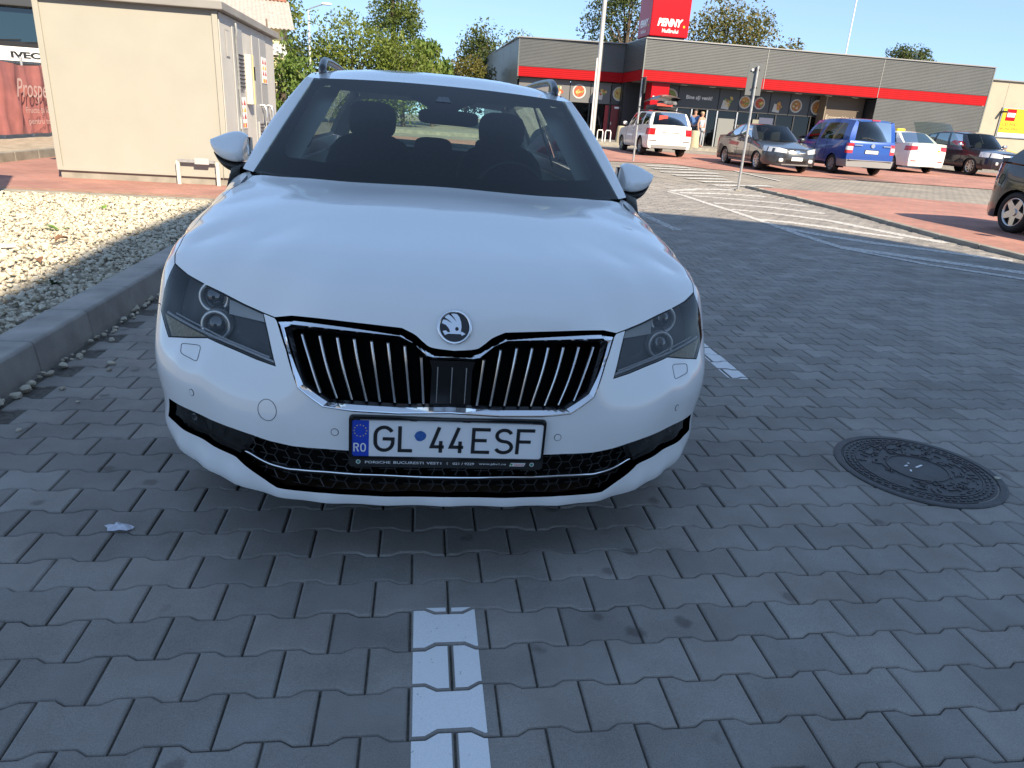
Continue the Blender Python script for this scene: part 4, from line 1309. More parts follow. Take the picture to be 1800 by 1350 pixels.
# blue band
bl = [(-.2575, -.053), (-.213, -.053), (-.213, .053), (-.2575, .053)]
b = MB(); b.add([PLM(a, c_, -.0002) for a, c_ in bl], [(0, 1, 2, 3)]); blue = b.build("country_band", plate_blue, pl)
for k in range(12):
    t = 2 * math.pi * k / 12
    cx_, cy_ = -.2355 + .0165 * math.sin(t), .0215 + .0165 * math.cos(t)
    P = []
    for j in range(10):
        rr = .0024 if j % 2 == 0 else .0010
        a = math.pi / 2 + j * math.pi / 5
        P.append(PLM(cx_ + rr * math.cos(a), cy_ + rr * math.sin(a), -.0006))
    MB().add(P, [tuple(reversed(range(10)))]).build("star", star_yellow, blue)
def stroke(parts, w, ox, oz, sx, sz, depth, mat, parent, name="letter"):
    """lettering drawn with strokes of even weight; points in a unit box"""
    b = MB()
    for P in parts:
        Q = [(ox + p[0] * sx, oz + p[1] * sz) for p in P]
        n = len(Q)
        closed = n > 2 and Q[0] == Q[-1]
        L_, R_ = [], []
        for i in range(n):
            a = Vector(Q[i - 1] if i > 0 else (Q[n - 2] if closed else Q[i])); c_ = Vector(Q[i]); d = Vector(Q[i + 1] if i < n - 1 else (Q[1] if closed else Q[i]))
            e1 = (c_ - a).normalized() if (c_ - a).length > 1e-9 else (d - c_).normalized()
            e2 = (d - c_).normalized() if (d - c_).length > 1e-9 else e1
            n1, n2 = Vector((-e1.y, e1.x)), Vector((-e2.y, e2.x))
            mm = (n1 + n2) / max(.3, 1 + n1.dot(n2))
            L_.append(c_ + mm * w / 2); R_.append(c_ - mm * w / 2)
        v = [PLM(p.x, p.y, depth) for p in L_] + [PLM(p.x, p.y, depth) for p in R_]
        b.add(v, [(i, i + 1, n + i + 1, n + i) for i in range(n - 1)])
    return b.build(name, mat, parent)
def arc(cx_, cy_, rx, ry, a0, a1, n=14):
    return [(cx_ + rx * math.cos(math.radians(a0 + (a1 - a0) * k / n)), cy_ + ry * math.sin(math.radians(a0 + (a1 - a0) * k / n))) for k in range(n + 1)]
GLY = {
 'G': [arc(.5, .64, .5, .36, 28, 180, 12) + arc(.5, .36, .5, .36, 180, 360, 12) + [(1.0, .50), (.42, .50)]],
 'L': [[(0, 1.06), (0, 0), (1.0, 0)]],
 '4': [[(.62, 1.06), (0, .20), (1.06, .20)], [(.78, .46), (.78, -.06)]],
 'E': [[(1.02, 1.0), (0, 1.0), (0, 0), (1.02, 0)], [(0, .52), (.82, .52)]],
 'S': [arc(.5, .75, .46, .25, 20, 270, 14) + arc(.5, .25, .5, .25, 90, -160, 14)[1:]],
 'F': [[(1.04, 1.0), (0, 1.0), (0, -.06)], [(0, .50), (.82, .50)]],
 'R': [[(0, -.05), (0, 1.0), (.55, 1.0)] + arc(.55, .76, .42, .24, 90, -90, 8)[1:] + [(0, .52)], [(.5, .52), (1.0, -.05)]],
 'O': [arc(.5, .65, .5, .35, 0, 180, 10) + arc(.5, .35, .5, .35, 180, 360, 10) + [(1.0, .65)]],
}
# characters placed by their left and right edge, measured across the plate
fx = lambda a: (a - 130) / (1690 - 130) * .514 - .257
for chx, a0, a1 in (('G', 300, 470), ('L', 496, 628), ('4', 755, 880), ('4', 912, 1040), ('E', 1096, 1262), ('S', 1285, 1448), ('F', 1468, 1632)):
    w = .0098
    x0, x1 = fx(a0) + w / 2, fx(a1) - w / 2
    stroke(GLY[chx], w, x0, -.0345, x1 - x0, .0675, -.0008, ink_black, pl)
for chx, x0 in (('R', -.2515), ('O', -.2335)):
    stroke(GLY[chx], .0036, x0, -.0385, .0115, .0225, -.0008, ink_white, blue)
# blue inspection sticker
sx0, sz0 = fx(675), .0095
P = [PLM(sx0 + r * math.cos(t), sz0 + r * .95 * math.sin(t), -.0007) for t, r in [(2 * math.pi * k / 18, .0155 * random.uniform(.9, 1.08)) for k in range(18)]]
MB().add(P, [tuple(reversed(range(18)))]).build("sticker", pmat("sticker_blue", (0.02, 0.10, 0.34), 0.5, var=0.5, vscale=300), pl)
# dealer's line
ML = lambda x, z: frame((x, -.0006 + .0035, PZ0 + z), (1, 0, 0), (0, 0, 1))
ML = lambda x, z: Matrix(((1, 0, 0, x), (0, 0, -1, .0030), (0, 1, 0, PZ0 + z), (0, 0, 0, 1)))
dz = -.0725
for body, a0, a1, hh in (("PORSCHE", 235, 440, .0075), ("BUCURESTI", 465, 712, .0075), ("VEST1", 735, 858, .0075), ("021 / 9229", 953, 1133, .0072), ("www.pbv1.ro", 1172, 1402, .0078)):
    text_obj("lettering", body, ink_white, ML((fx(a0) + fx(a1)) / 2, dz), hold, width=fx(a1) - fx(a0), height=hh, bold=0.012)
for a in (180, 1622):
    b = MB(); b.add([PLM(fx(a) + .0062 * math.cos(2 * math.pi * k / 20), dz + .0008 + .0062 * math.sin(2 * math.pi * k / 20), .0032) for k in range(20)], [tuple(reversed(range(20)))])
    bd = b.build("badge", ink_white, hold)
    b = MB(); b.add([PLM(fx(a) + .0044 * math.cos(2 * math.pi * k / 20), dz + .0008 + .0044 * math.sin(2 * math.pi * k / 20), .0028) for k in range(20)], [tuple(reversed(range(20)))])
    b.build("badge_mark", pmat("badge_green", (0.03, 0.22, 0.15), 0.5), bd)
text_obj("lettering", "(", ink_white, ML(fx(908), dz), hold, height=.0085, bold=0.03)
ox_ = fx(1500)
b = MB(); b.add([PLM(ox_ + a, dz + c_, .0032) for a, c_ in ((-.0225, -.0052), (.0185, -.0052), (.0230, .0052), (-.0190, .0052))], [(3, 2, 1, 0)]); lab = b.build("oil_label", ink_white, hold)
text_obj("lettering", "Castrol", pmat("label_red", (0.5, 0.02, 0.02), 0.5), ML(ox_ + .004, dz) @ Matrix.Translation((0, 0, .0005)), lab, width=.029, height=.0062, bold=.02, shear=.25)
b = MB(); b.add([PLM(ox_ - .0165 + .0035 * math.cos(2 * math.pi * k / 14), dz + .0035 * math.sin(2 * math.pi * k / 14), .0028) for k in range(14)], [tuple(reversed(range(14)))]); b.build("badge_mark", pmat("label_green", (0.02, 0.25, 0.08), 0.5), lab)
# ---- cabin builder shared by every car ------------------------------------------------------
def V3(*a): return np.array(a, float)
def lerp(a, b_, t): return np.asarray(a) * (1 - t) + np.asarray(b_) * t
def line_at(P, s):
    P = [np.asarray(p, float) for p in P]; n = len(P) - 1
    x = min(max(s, 0), 1) * n; i = min(int(x), n - 1); t = x - i
    p0 = P[i - 1] if i > 0 else 2 * P[0] - P[1]; p3 = P[i + 2] if i + 2 <= n else 2 * P[n] - P[n - 1]
    p1, p2 = P[i], P[i + 1]
    return 0.5 * (2 * p1 + (p2 - p0) * t + (2 * p0 - 5 * p1 + 4 * p2 - p3) * t * t + (3 * p1 - p0 - 3 * p2 + p3) * t ** 3)
def mirx(rows): return [[(-x, y, z) for x, y, z in R] for R in rows]

def cabin(root, wsb, wst, roofl, belt, rrb, rrt, crown, paint, glass, glass_s, glass_r, windows, bulge=0.02, nn=14, roof_mat=None, trim=None):
    """wsb/wst: half base/top line of the windscreen [centre, corner]; roofl/belt: side lines front to back; rrb/rrt: rear glass lines"""
    def half(L, s):
        c_, e = np.asarray(L[0], float), np.asarray(L[1], float)
        a = abs(s); p = np.array([e[0] * a, c_[1] + (e[1] - c_[1]) * a ** 2.2, c_[2] + (e[2] - c_[2]) * a ** 2.2])
        return np.array([p[0] * (1 if s >= 0 else -1), p[1], p[2]])
    S_ = np.linspace(-1, 1, 2 * nn + 1)
    parts = {}
    def sheet(La, Lb, name, mat, off=0.0, bul=0.03):
        rows = []
        for t in np.linspace(0, 1, 9):
            R = []
            for s in S_:
                p = lerp(half(La, s), half(Lb, s), t)
                nrm = np.array([0, -1, .55]) if name == "windscreen" else np.array([0, 1, .5])
                R.append(tuple(p + nrm * (bul * math.sin(math.pi * t) * (1 - .7 * s * s) + off)))
            rows.append(R)
        o = MB().grid(rows).build(name, mat, root, fix=False)
        parts[name] = (rows, o)
        return o
    sheet(wsb, wst, "windscreen", glass)
    sheet(rrb, rrt, "rear_window", glass_r)
    roof_mat = roof_mat or paint
    # roof
    rows = []
    K = 18
    for k in range(K + 1):
        q = k / K
        r_ = line_at(roofl, q)
        zc = np.interp(q, np.linspace(0, 1, len(crown)), crown)
        R = []
        for s in S_:
            a = abs(s)
            yb = lerp(wst[0][1] - wst[1][1], rrt[0][1] - rrt[1][1], q)
            R.append((s * r_[0], r_[1] + yb * (1 - a ** 2.2), r_[2] + (zc - r_[2]) * (1 - a ** 2.6)))
        rows.append(R)
    rows[0] = [tuple(half(wst, s * min(1, roofl[0][0] / wst[1][0]) if abs(s * roofl[0][0]) <= wst[1][0] else (1 if s > 0 else -1)) if abs(s * roofl[0][0]) <= wst[1][0] else np.array([s * roofl[0][0], roofl[0][1], roofl[0][2]])) for s in S_]
    rows[-1] = [tuple(half(rrt, s * roofl[-1][0] / rrt[1][0])) if abs(s * roofl[-1][0]) <= rrt[1][0] else (s * roofl[-1][0], roofl[-1][1], roofl[-1][2]) for s in S_]
    MB().grid(rows).build("roof", roof_mat, root)
    lin_ = [[(x * .97, y, z - .022) for x, y, z in R] for R in rows]
    MB().grid(lin_).build("headliner", headliner, root)
    # sides
    def sidep(s, t):
        a, c_ = line_at(belt, s), line_at(roofl, s)
        p = lerp(a, c_, t); p = p + np.array([bulge * math.sin(math.pi * min(1, t)), 0, 0]); return p
    holes = []
    for (s0, s1, t0_, t1_) in windows:
        P = []
        n = 10
        for k in range(n + 1): P.append((s0 + (s1 - s0) * k / n, t0_))
        for k in range(1, 5): P.append((s1, t0_ + (t1_ - t0_) * k / 4))
        for k in range(1, n + 1): P.append((s1 + (s0 - s1) * k / n, t1_))
        for k in range(1, 4): P.append((s0, t1_ + (t0_ - t1_) * k / 4))
        holes.append(P)
    outer_ = [(k / 40, 0) for k in range(41)] + [(1, k / 6) for k in range(1, 7)] + [(1 - k / 40, 1) for k in range(1, 41)] + [(0, 1 - k / 6) for k in range(1, 6)]
    pts, ed = [], []
    for lp in [outer_] + holes:
        b0 = len(pts); pts += lp; ed += [(b0 + i, b0 + (i + 1) % len(lp)) for i in range(len(lp))]
    r = delaunay_2d_cdt([Vector(p) for p in pts], ed, [], 0, 1e-7)
    F = []
    for f in r[2]:
        cx_ = sum(r[0][i][0] for i in f) / 3; cy_ = sum(r[0][i][1] for i in f) / 3
        if any(pt_in_poly(cx_, cy_, h_) for h_ in holes): continue
        F.append(tuple(f))
    P3 = [sidep(p[0], p[1]) for p in r[0]]
    for sg in (1, -1):
        b = MB(); b.add([(sg * p[0], p[1], p[2]) for p in P3], F if sg > 0 else [tuple(reversed(f)) for f in F])
        # screen pillar and rear pillar strips
        rw = [[tuple(lerp(half(wsb, 1), half(wst, 1), t)) for t in np.linspace(0, 1, 9)], [tuple(lerp(belt[0], roofl[0], t) + np.array([bulge * math.sin(math.pi * t), 0, 0])) for t in np.linspace(0, 1, 9)]]
        mid_ = [tuple((np.array(a) + np.array(c_)) / 2 + np.array([.012, -.012, .004])) for a, c_ in zip(*rw)]
        rw = [rw[0], mid_, rw[1]]
        b.grid(mirx(rw) if sg < 0 else rw)
        rw = [[tuple(lerp(belt[-1], roofl[-1], t) + np.array([bulge * math.sin(math.pi * t), 0, 0])) for t in np.linspace(0, 1, 9)], [tuple(lerp(half(rrb, 1), half(rrt, 1), t)) for t in np.linspace(0, 1, 9)]]
        b.grid(mirx(rw) if sg < 0 else rw)
        b.build("pillars", paint, root)
        for (s0, s1, t0_, t1_) in windows:
            rows = [[tuple(sidep(s0 + (s1 - s0) * k / 10, t0_ + (t1_ - t0_) * j / 5) - np.array([.004, 0, 0])) for k in range(11)] for j in range(6)]
            MB().grid(mirx(rows) if sg < 0 else rows).build("side_window", glass_s, root)
    return half

def wheel_mesh(R_, rim_r, w, spokes, rim_mat, sp_w=0.055, twist=0.0):
    """a wheel lying on its axle along x, outer face towards +x; returns (tyre, rim) MB"""
    ty = MB(); rows = []
    prof = [(-w / 2 + .02, rim_r), (-w / 2, rim_r + .02), (-w / 2 + .004, R_ - .035), (-w / 2 + .03, R_ - .004), (0, R_), (w / 2 - .03, R_ - .004), (w / 2 - .004, R_ - .035), (w / 2, rim_r + .02), (w / 2 - .02, rim_r)]
    n = 36
    for x, r in prof:
        rows.append([(x, r * math.cos(2 * math.pi * k / n), r * math.sin(2 * math.pi * k / n)) for k in range(n)])
    ty.grid(rows, closed=True)
    rm = MB(); rows = []
    for x, r in ((w / 2 - .02, rim_r), (w / 2 - .012, rim_r - .012), (w / 2 - .05, rim_r - .025), (-w / 2 + .03, rim_r - .03)):
        rows.append([(x, r * math.cos(2 * math.pi * k / n), r * math.sin(2 * math.pi * k / n)) for k in range(n)])
    rm.grid(rows, closed=True)
    for j in range(spokes):
        a = 2 * math.pi * j / spokes
        ca, sa = math.cos(a), math.sin(a)
        def q(r, o_, x): return (x, r * ca - o_ * sa, r * sa + o_ * ca)
        rr = rim_r - .02
        xo = w / 2 - .022
        tw = twist * rr
        v = [q(.045, -sp_w * .7, xo - .012), q(.045, sp_w * .7, xo - .012), q(rr, sp_w * .5 + tw, xo), q(rr, -sp_w * .5 + tw, xo), q(.045, -sp_w * .7, xo - .05), q(.045, sp_w * .7, xo - .05), q(rr, sp_w * .5 + tw, xo - .04), q(rr, -sp_w * .5 + tw, xo - .04)]
        rm.add(v, [(0, 1, 2, 3), (7, 6, 5, 4), (0, 4, 5, 1), (1, 5, 6, 2), (2, 6, 7, 3), (3, 7, 4, 0)])
    rm.cyl((w / 2 - .06, 0, 0), (w / 2 - .016, 0, 0), .062, .055, 18)
    return ty, rm
WHEELS = {}
def add_wheel(root, x, y, z, R_, rim_r, w, spokes, rim_mat, sp_w=0.055, twist=0.0, steer=0.0):
    key = (R_, rim_r, w, spokes, rim_mat.name, sp_w, twist)
    if key not in WHEELS:
        ty, rm = wheel_mesh(R_, rim_r, w, spokes, rim_mat, sp_w, twist)
        a = ty.build("tyre", rubber); c_ = rm.build("rim", rim_mat, fix=True)
        d = MB(); d.cyl((-w / 2 + .02, 0, 0), (w / 2 - .075, 0, 0), rim_r - .03, n=24); e = d.build("brake_disc", pmat("wheel_inner", (0.012, 0.012, 0.012), 0.7))
        WHEELS[key] = (a.data, c_.data, e.data)
        for o in (a, c_, e): bpy.data.objects.remove(o)
    wh = empty("wheel", (x, y, z), 0, root)
    wh.rotation_euler = (0.3 * x, 0, steer + (0 if x > 0 else math.pi))
    for nm, me in zip(("tyre", "rim", "brake_disc"), WHEELS[key]):
        link_obj(nm, me, wh)
    return wh

def arch_grid(S, y0, y1, zs, wheels, ny=80):
    """body side as a grid x=S(y,z) with wheel arches cut and their edges drawn to a circle; wheels: (y,z,r)"""
    Y = list(np.linspace(y0, y1, ny + 1))
    for (wy, wz, wr) in wheels:
        Y += [wy - wr, wy + wr, wy - wr * .97, wy + wr * .97]
    Y = sorted(set(round(float(y), 4) for y in Y)); Z = list(zs)
    v, idx, f = [], {}, []
    P = {}
    for i, y in enumerate(Y):
        for j, z in enumerate(Z):
            yy, zz = y, z
            P[i, j] = (yy, zz)
    dy = (y1 - y0) / ny
    inside = lambda y, z: any(math.hypot(y - wy, z - wz) < wr and z < wz + wr for wy, wz, wr in wheels) or any(abs(y - wy) < wr and z < wz for wy, wz, wr in wheels)
    for i in range(len(Y) - 1):
        for j in range(len(Z) - 1):
            cs = [(i, j), (i + 1, j), (i + 1, j + 1), (i, j + 1)]
            ins = [inside(*P[c_]) for c_ in cs]
            if all(ins): continue
            q = []
            for c_, k in zip(cs, ins):
                y, z = P[c_]
                if k:
                    for wy, wz, wr in wheels:
                        if abs(y - wy) < wr + 1e-6 and z < wz + wr:
                            if z >= wz:
                                d = math.hypot(y - wy, z - wz) or 1e-6
                                y, z = wy + (y - wy) / d * wr, wz + (z - wz) / d * wr
                            else:
                                y = wy + math.copysign(wr, y - wy)
                            break
                key = (round(y, 4), round(z, 4))
                if key not in idx:
                    idx[key] = len(v); v.append((S(y, z), y, z))
                if idx[key] not in q: q.append(idx[key])
            if len(q) >= 3: f.append(tuple(q))
    return v, f

# ---- cabin of the white estate
wsb = [(0, 1.175, .972), (.775, 1.385, .988)]; wst = [(0, 1.955, 1.404), (.612, 2.02, 1.386)]
roofl = [(.655, 2.045, 1.386), (.672, 2.5, 1.432), (.672, 3.1, 1.446), (.66, 3.8, 1.43), (.62, 4.5, 1.375)]
belt = [(.835, 1.475, .992), (.872, 2.1, 1.0), (.885, 2.8, 1.01), (.875, 3.7, 1.03), (.80, 4.62, 1.06)]
rrb = [(0, 4.83, 1.02), (.70, 4.70, 1.04)]; rrt = [(0, 4.56, 1.395), (.56, 4.52, 1.375)]
half = cabin(car, wsb, wst, roofl, belt, rrb, rrt, [1.404, 1.452, 1.478, 1.488, 1.492, 1.49, 1.48, 1.462, 1.43, 1.395], white_paint, glass_wind, glass_side, glass_rear,
             [(.07, .33, .05, .93), (.36, .66, .05, .94), (.70, .94, .08, .9)])
# black ceramic border of the windscreen, on the inside of the glass
def wpt(s, t, off=-.004):
    p = lerp(half(wsb, s), half(wst, s), t)
    return tuple(p + np.array([0, -1, .55]) * (.03 * math.sin(math.pi * t) * (1 - .7 * s * s) + off))
inner = [(-.86, .17), (-.89, .20), (-.905, .26), (-.915, .6), (-.925, .86), (-.90, .905), (-.85, .92), (-.34, .93), (-.27, .90), (-.235, .82), (-.14, .765), (-.07, .69), (0, .67), (.07, .69), (.14, .765), (.235, .82), (.27, .90), (.34, .93), (.85, .92), (.90, .905), (.925, .86), (.915, .6), (.905, .26), (.89, .20), (.86, .17), (.4, .145), (0, .135), (-.4, .145)]
inner = [tuple(p[:2]) for p in dense([(a, c_, 0) for a, c_ in inner], .04)]
outer_ = [tuple(p[:2]) for p in dense([(-.995, .02, 0), (.995, .02, 0), (.995, .995, 0), (-.995, .995, 0)], .05)]
pts = outer_ + inner
r = delaunay_2d_cdt([Vector(p) for p in pts], [(i, (i + 1) % len(outer_)) for i in range(len(outer_))] + [(len(outer_) + i, len(outer_) + (i + 1) % len(inner)) for i in range(len(inner))], [], 0, 1e-7)
F = [tuple(f) for f in r[2] if not pt_in_poly(sum(r[0][i][0] for i in f) / 3, sum(r[0][i][1] for i in f) / 3, inner)]
MB().add([wpt(p[0], p[1]) for p in r[0]], F).build("windscreen_border", frit_black, car)
# camera window and mirror foot
cw_ = [(-.035, .86), (.035, .86), (.055, .80), (-.055, .80)]
MB().add([wpt(a, c_, .0012) for a, c_ in cw_], [(0, 1, 2, 3)]).build("camera_window", pmat("camera_shade", (0.09, 0.095, 0.10), 0.4), car)
# scuttle under the bonnet edge
rows = [[(s * .80, 1.225 + .16 * s * s, .972) for s in np.linspace(-1, 1, 17)], [(s * .80, 1.12 + .16 * s * s, .955) for s in np.linspace(-1, 1, 17)], [(s * .80, 1.0, .86) for s in np.linspace(-1, 1, 17)]]
MB().grid(rows).build("scuttle_panel", black_plastic, car)
# roof rails
for sg in (1, -1):
    P = [(.600, 2.225, 1.432), (.605, 2.30, 1.462), (.612, 2.42, 1.492), (.62, 2.62, 1.506), (.625, 3.1, 1.512), (.62, 3.6, 1.50), (.60, 4.05, 1.478), (.58, 4.25, 1.452), (.57, 4.34, 1.428)]
    Q = smooth_line(P, 48)
    rows = []
    for i, p in enumerate(Q):
        e_ = min(i, len(Q) - 1 - i)
        w = .020 * min(1, .35 + e_ / 6); hh = .020 * min(1, .4 + e_ / 6)
        dp = .075 * max(0, 1 - abs(e_ - 7) / 7)      # solid foot at each end
        rows.append([(sg * (p[0] + w * math.cos(a)), p[1], p[2] - .008 + hh * math.sin(a) - (dp if math.sin(a) < -.1 else 0)) for a in np.linspace(0, 2 * math.pi, 11)[:-1]])
    b = MB(); b.grid(rows, closed=True); b.add(rows[0], [tuple(range(10))]); b.add(rows[-1], [tuple(reversed(range(10)))])
    b.build("roof_rail", pmat("rail_black", (0.012, 0.012, 0.014), 0.25), car)
# sides behind the wings
zprof = [(.24, .90), (.30, .925), (.45, .932), (.60, .936), (.74, .930), (.80, .925), (.86, .913), (.93, .895), (1.0, .874), (1.06, .86)]
def S_est(y, z):
    x = np.interp(z, [p[0] for p in zprof], [p[1] for p in zprof])
    if y > 3.7: x *= 1 - .13 * ((y - 3.7) / 1.1) ** 2
    return float(x)
belt_z = lambda y: float(np.interp(y, [p[1] for p in belt], [p[2] for p in belt]))
v, f = arch_grid(S_est, 1.455, 4.72, [.24, .28, .34, .40, .46, .52, .58, .64, .70, .76, .82, .88, .94, .99], [(3.76, .335, .355)], 60)
v = [(x, y, z if z < .985 else belt_z(y) - .002) for x, y, z in v]
for sg in (1, -1):
    b = MB(); b.add([(sg * x, y, z) for x, y, z in v], f if sg < 0 else [tuple(reversed(q)) for q in f], True)
    b.build("body_side", white_paint, car, fix=False)
rows = []
for z in np.linspace(.26, 1.06, 10):
    x1 = S_est(4.72, min(z, 1.0))
    rows.append([(s * x1, 4.72 + (.13 if z < .75 else .11) * (1 - abs(s) ** 4), z) for s in np.linspace(-1, 1, 25)])
MB().grid(rows).build("tailgate", white_paint, car)
for sg in (1, -1):
    MB().box((sg * .66, 4.80, .88), (.30, .10, .14)).build("tail_lamp", red_lamp, car, bevel=.02)
    for (yy, steer) in ((.92, 0.0), (3.76, 0.0)):
        add_wheel(car, sg * .785, yy, .33 + sg * .785 * .0231, .33, .228, .22, 5, alloy, .06, steer=steer)
MB().box((0, 2.75, .235), (1.66, 4.0, .05)).build("floor_pan", liner_black, car)
MB().box((0, 1.05, .60), (1.44, .25, .60)).build("engine_bulkhead", liner_black, car)
for sg in (1, -1):
    for yy in (.92, 3.76):
        b = MB(); rows = []
        for x in (.56, .90):
            rows.append([(sg * x, yy + .385 * math.cos(a), .335 + .375 * math.sin(a)) for a in np.linspace(-.2, math.pi + .2, 16)])
        b.grid(rows); b.build("wheel_arch_liner", liner_black, car)
# door mirrors
mir_black = pmat("mirror_black", (0.012, 0.012, 0.013), 0.35)
for sg in (1, -1):
    mr = empty("door_mirror", parent=car)
    sec = []
    # stations from the inner end (0) to the outer tip (1): x, front y, ridge z, top y/z, bottom z
    st = [(.872, 1.640, 1.055, 1.735, 1.108, 1.008), (.880, 1.606, 1.054, 1.740, 1.122, 1.004), (.905, 1.598, 1.054, 1.745, 1.132, 1.003), (.940, 1.604, 1.058, 1.742, 1.128, 1.008), (.975, 1.622, 1.065, 1.73, 1.114, 1.020), (1.002, 1.645, 1.074, 1.712, 1.098, 1.042), (1.014, 1.672, 1.083, 1.694, 1.090, 1.068)]
    rows = []
    for x, yf, zr, yt, zt, zb in st:
        rows.append([(sg * x, yt + .055, zt - .004), (sg * x, yt, zt), (sg * x, lerp(yf, yt, .5), lerp(zr, zt, .60)), (sg * x, yf + .012, zr + .004), (sg * x, yf, zr - .006), (sg * x, yf + .003, lerp(zr, zb, .6)), (sg * x, yf + .012, zb + .002), (sg * x, yf + .05, zb - .004), (sg * x, yt + .055, zb + .004)])
    b = MB(); b.grid(rows, smooth=True)
    b.add(rows[0], [tuple(range(9))]); b.add(rows[-1], [tuple(reversed(range(9)))])
    o = b.build("mirror_shell", white_paint, mr, fix=True)
    md = o.modifiers.new("sub", 'SUBSURF'); md.levels = 1; md.render_levels = 2
    b = MB(); rows = []
    for x, yf, zt, zb in ((.832, 1.660, 1.000, .945), (.865, 1.625, 1.006, .945), (.905, 1.610, 1.002, .950), (.948, 1.620, 1.008, .964), (.980, 1.642, 1.020, .988), (1.000, 1.664, 1.042, 1.022)):
        rows.append([(sg * x, yf + .12, zt), (sg * x, yf + .012, zt), (sg * x, yf + .006, lerp(zt, zb, .5)), (sg * x, yf + .03, zb), (sg * x, yf + .12, zb)])
    b.grid(rows, closed=True); b.add(rows[0], [tuple(range(5))]); b.add(rows[-1], [tuple(reversed(range(5)))])
    o = b.build("mirror_base", mir_black, mr, fix=True)
    md = o.modifiers.new("sub", 'SUBSURF'); md.levels = 1; md.render_levels = 2
    MB().box((sg * .925, 1.80, 1.062), (.13, .006, .085)).build("mirror_glass", chrome, mr)
# ---- inside the cabin
b = MB(); rows = []
for y, z in ((1.30, .945), (1.45, .952), (1.62, .955), (1.74, .945), (1.80, .90), (1.82, .70)):
    rows.append([(s * .76, y - .05 * (1 - s * s), z + .012 * (1 - s * s)) for s in np.linspace(-1, 1, 15)])
b.grid(rows); b.build("dashboard", pmat("dash_dark", (0.016, 0.015, 0.016), 0.8, bump=.2, bscale=300), car)
b = MB(); rows = []
for y, z in ((1.62, .955), (1.66, .99), (1.74, .995), (1.78, .955)):
    rows.append([(.37 + s * .20, y, z - (.035 if abs(s) > .8 else 0)) for s in np.linspace(-1, 1, 9)])
b.grid(rows); b.build("instrument_hood", dark_plastic, car)
b = MB()
cw0 = Vector((.37, 1.93, .90)); ax_ = Vector((0, -.92, .38)).normalized(); q = ax_.to_track_quat('Z', 'Y').to_matrix()
ringp = [tuple(cw0 + q @ Vector((.185 * math.cos(2 * math.pi * k / 32), .185 * math.sin(2 * math.pi * k / 32), 0))) for k in range(33)]
b.tube(ringp, .015, 8); b.box(tuple(cw0), (.20, .05, .10)); b.box(tuple(cw0), (.34, .02, .035))
b.build("steering_wheel", black_plastic, car)
def pillow(b, c, size, tilt=0.0, p=3.2):
    n, m_ = 10, 14
    rows = []
    for i in range(n + 1):
        th = -math.pi / 2 + math.pi * i / n
        R = []
        for k in range(m_):
            ph = 2 * math.pi * k / m_
            sp = lambda a: math.copysign(abs(a) ** (2 / p), a)
            x, y, z = sp(math.cos(th)) * sp(math.cos(ph)), sp(math.cos(th)) * sp(math.sin(ph)), sp(math.sin(th))
            x, y, z = x * size[0] / 2, y * size[1] / 2, z * size[2] / 2
            y, z = y * math.cos(tilt) - z * math.sin(tilt), y * math.sin(tilt) + z * math.cos(tilt)
            R.append((c[0] + x, c[1] + y, c[2] + z))
        rows.append(R)
    b.grid(rows, closed=True)
for sg in (1, -1):
    st_ = empty("front_seat", parent=car)
    b = MB(); pillow(b, (sg * .37, 2.50, .84), (.52, .16, .62), -.22); b.build("backrest", seat_cloth, st_)
    b = MB(); pillow(b, (sg * .37, 2.60, 1.215), (.27, .11, .20), -.15); b.build("headrest", seat_cloth, st_)
    b = MB(); pillow(b, (sg * .37, 2.22, .50), (.52, .55, .16)); b.build("cushion", seat_cloth, st_)
    b = MB()
    for d in (-.05, .05): b.cyl((sg * .37 + d, 2.57, 1.08), (sg * .37 + d, 2.60, 1.18), .007, n=8)
    b.build("headrest_posts", chrome_soft, st_)
    # grab handles, door tops and sun visors
    b = MB(); b.box((sg * .33, 2.03, 1.368), (.40, .14, .016), M=Matrix.Rotation(.25, 3, 'X')); b.build("sun_visor", pmat("visor_grey", (0.30, 0.30, 0.30), 0.9), car)
    b = MB()
    rows = [[(sg * .80, y, .97), (sg * .74, y, .975), (sg * .72, y, .60)] for y in (1.5, 2.4, 3.4, 4.2)]
    b.grid(rows); b.build("door_trim", dark_plastic, car)
    for yt in (2.30, 3.30):
        b = MB(); rows = [[tuple(lerp((sg * .86, yt + .10, 1.0), (sg * .655, yt, 1.42), t) + np.array([-sg * .02, d, 0])) for t in np.linspace(0, 1, 6)] for d in (-.05, .05)]
        b.grid(rows); b.build("pillar_trim", pmat("trim_grey", (0.16, 0.16, 0.165), 0.8), car)
    rows = [[tuple(lerp((sg * .765, 1.42, .99), (sg * .61, 2.03, 1.375), t) + np.array([-sg * d, .03 + d * .2, -.02])) for t in np.linspace(0, 1, 8)] for d in (.0, .05, .12)]
    MB().grid(rows).build("pillar_trim", pmat("trim_grey2", (0.42, 0.42, 0.42), 0.8), car)
rs = empty("rear_seat", parent=car)
b = MB(); pillow(b, (0, 3.50, .78), (1.34, .18, .56), -.25); b.build("backrest", seat_cloth, rs)
for x in (-.43, 0, .43):
    b = MB(); pillow(b, (x, 3.60, 1.085 if x else 1.06), (.27, .09, .13), -.2); b.build("headrest", seat_cloth, rs)
MB().box((0, 4.05, .93), (1.3, .9, .03)).build("load_cover", liner_black, car)
im = empty("interior_mirror", parent=car)
b = MB(); pillow(b, (.03, 1.86, 1.262), (.285, .03, .068), .1, 4.5); b.build("mirror_housing", pmat("mirror_back", (0.022, 0.022, 0.024), 0.3), im)
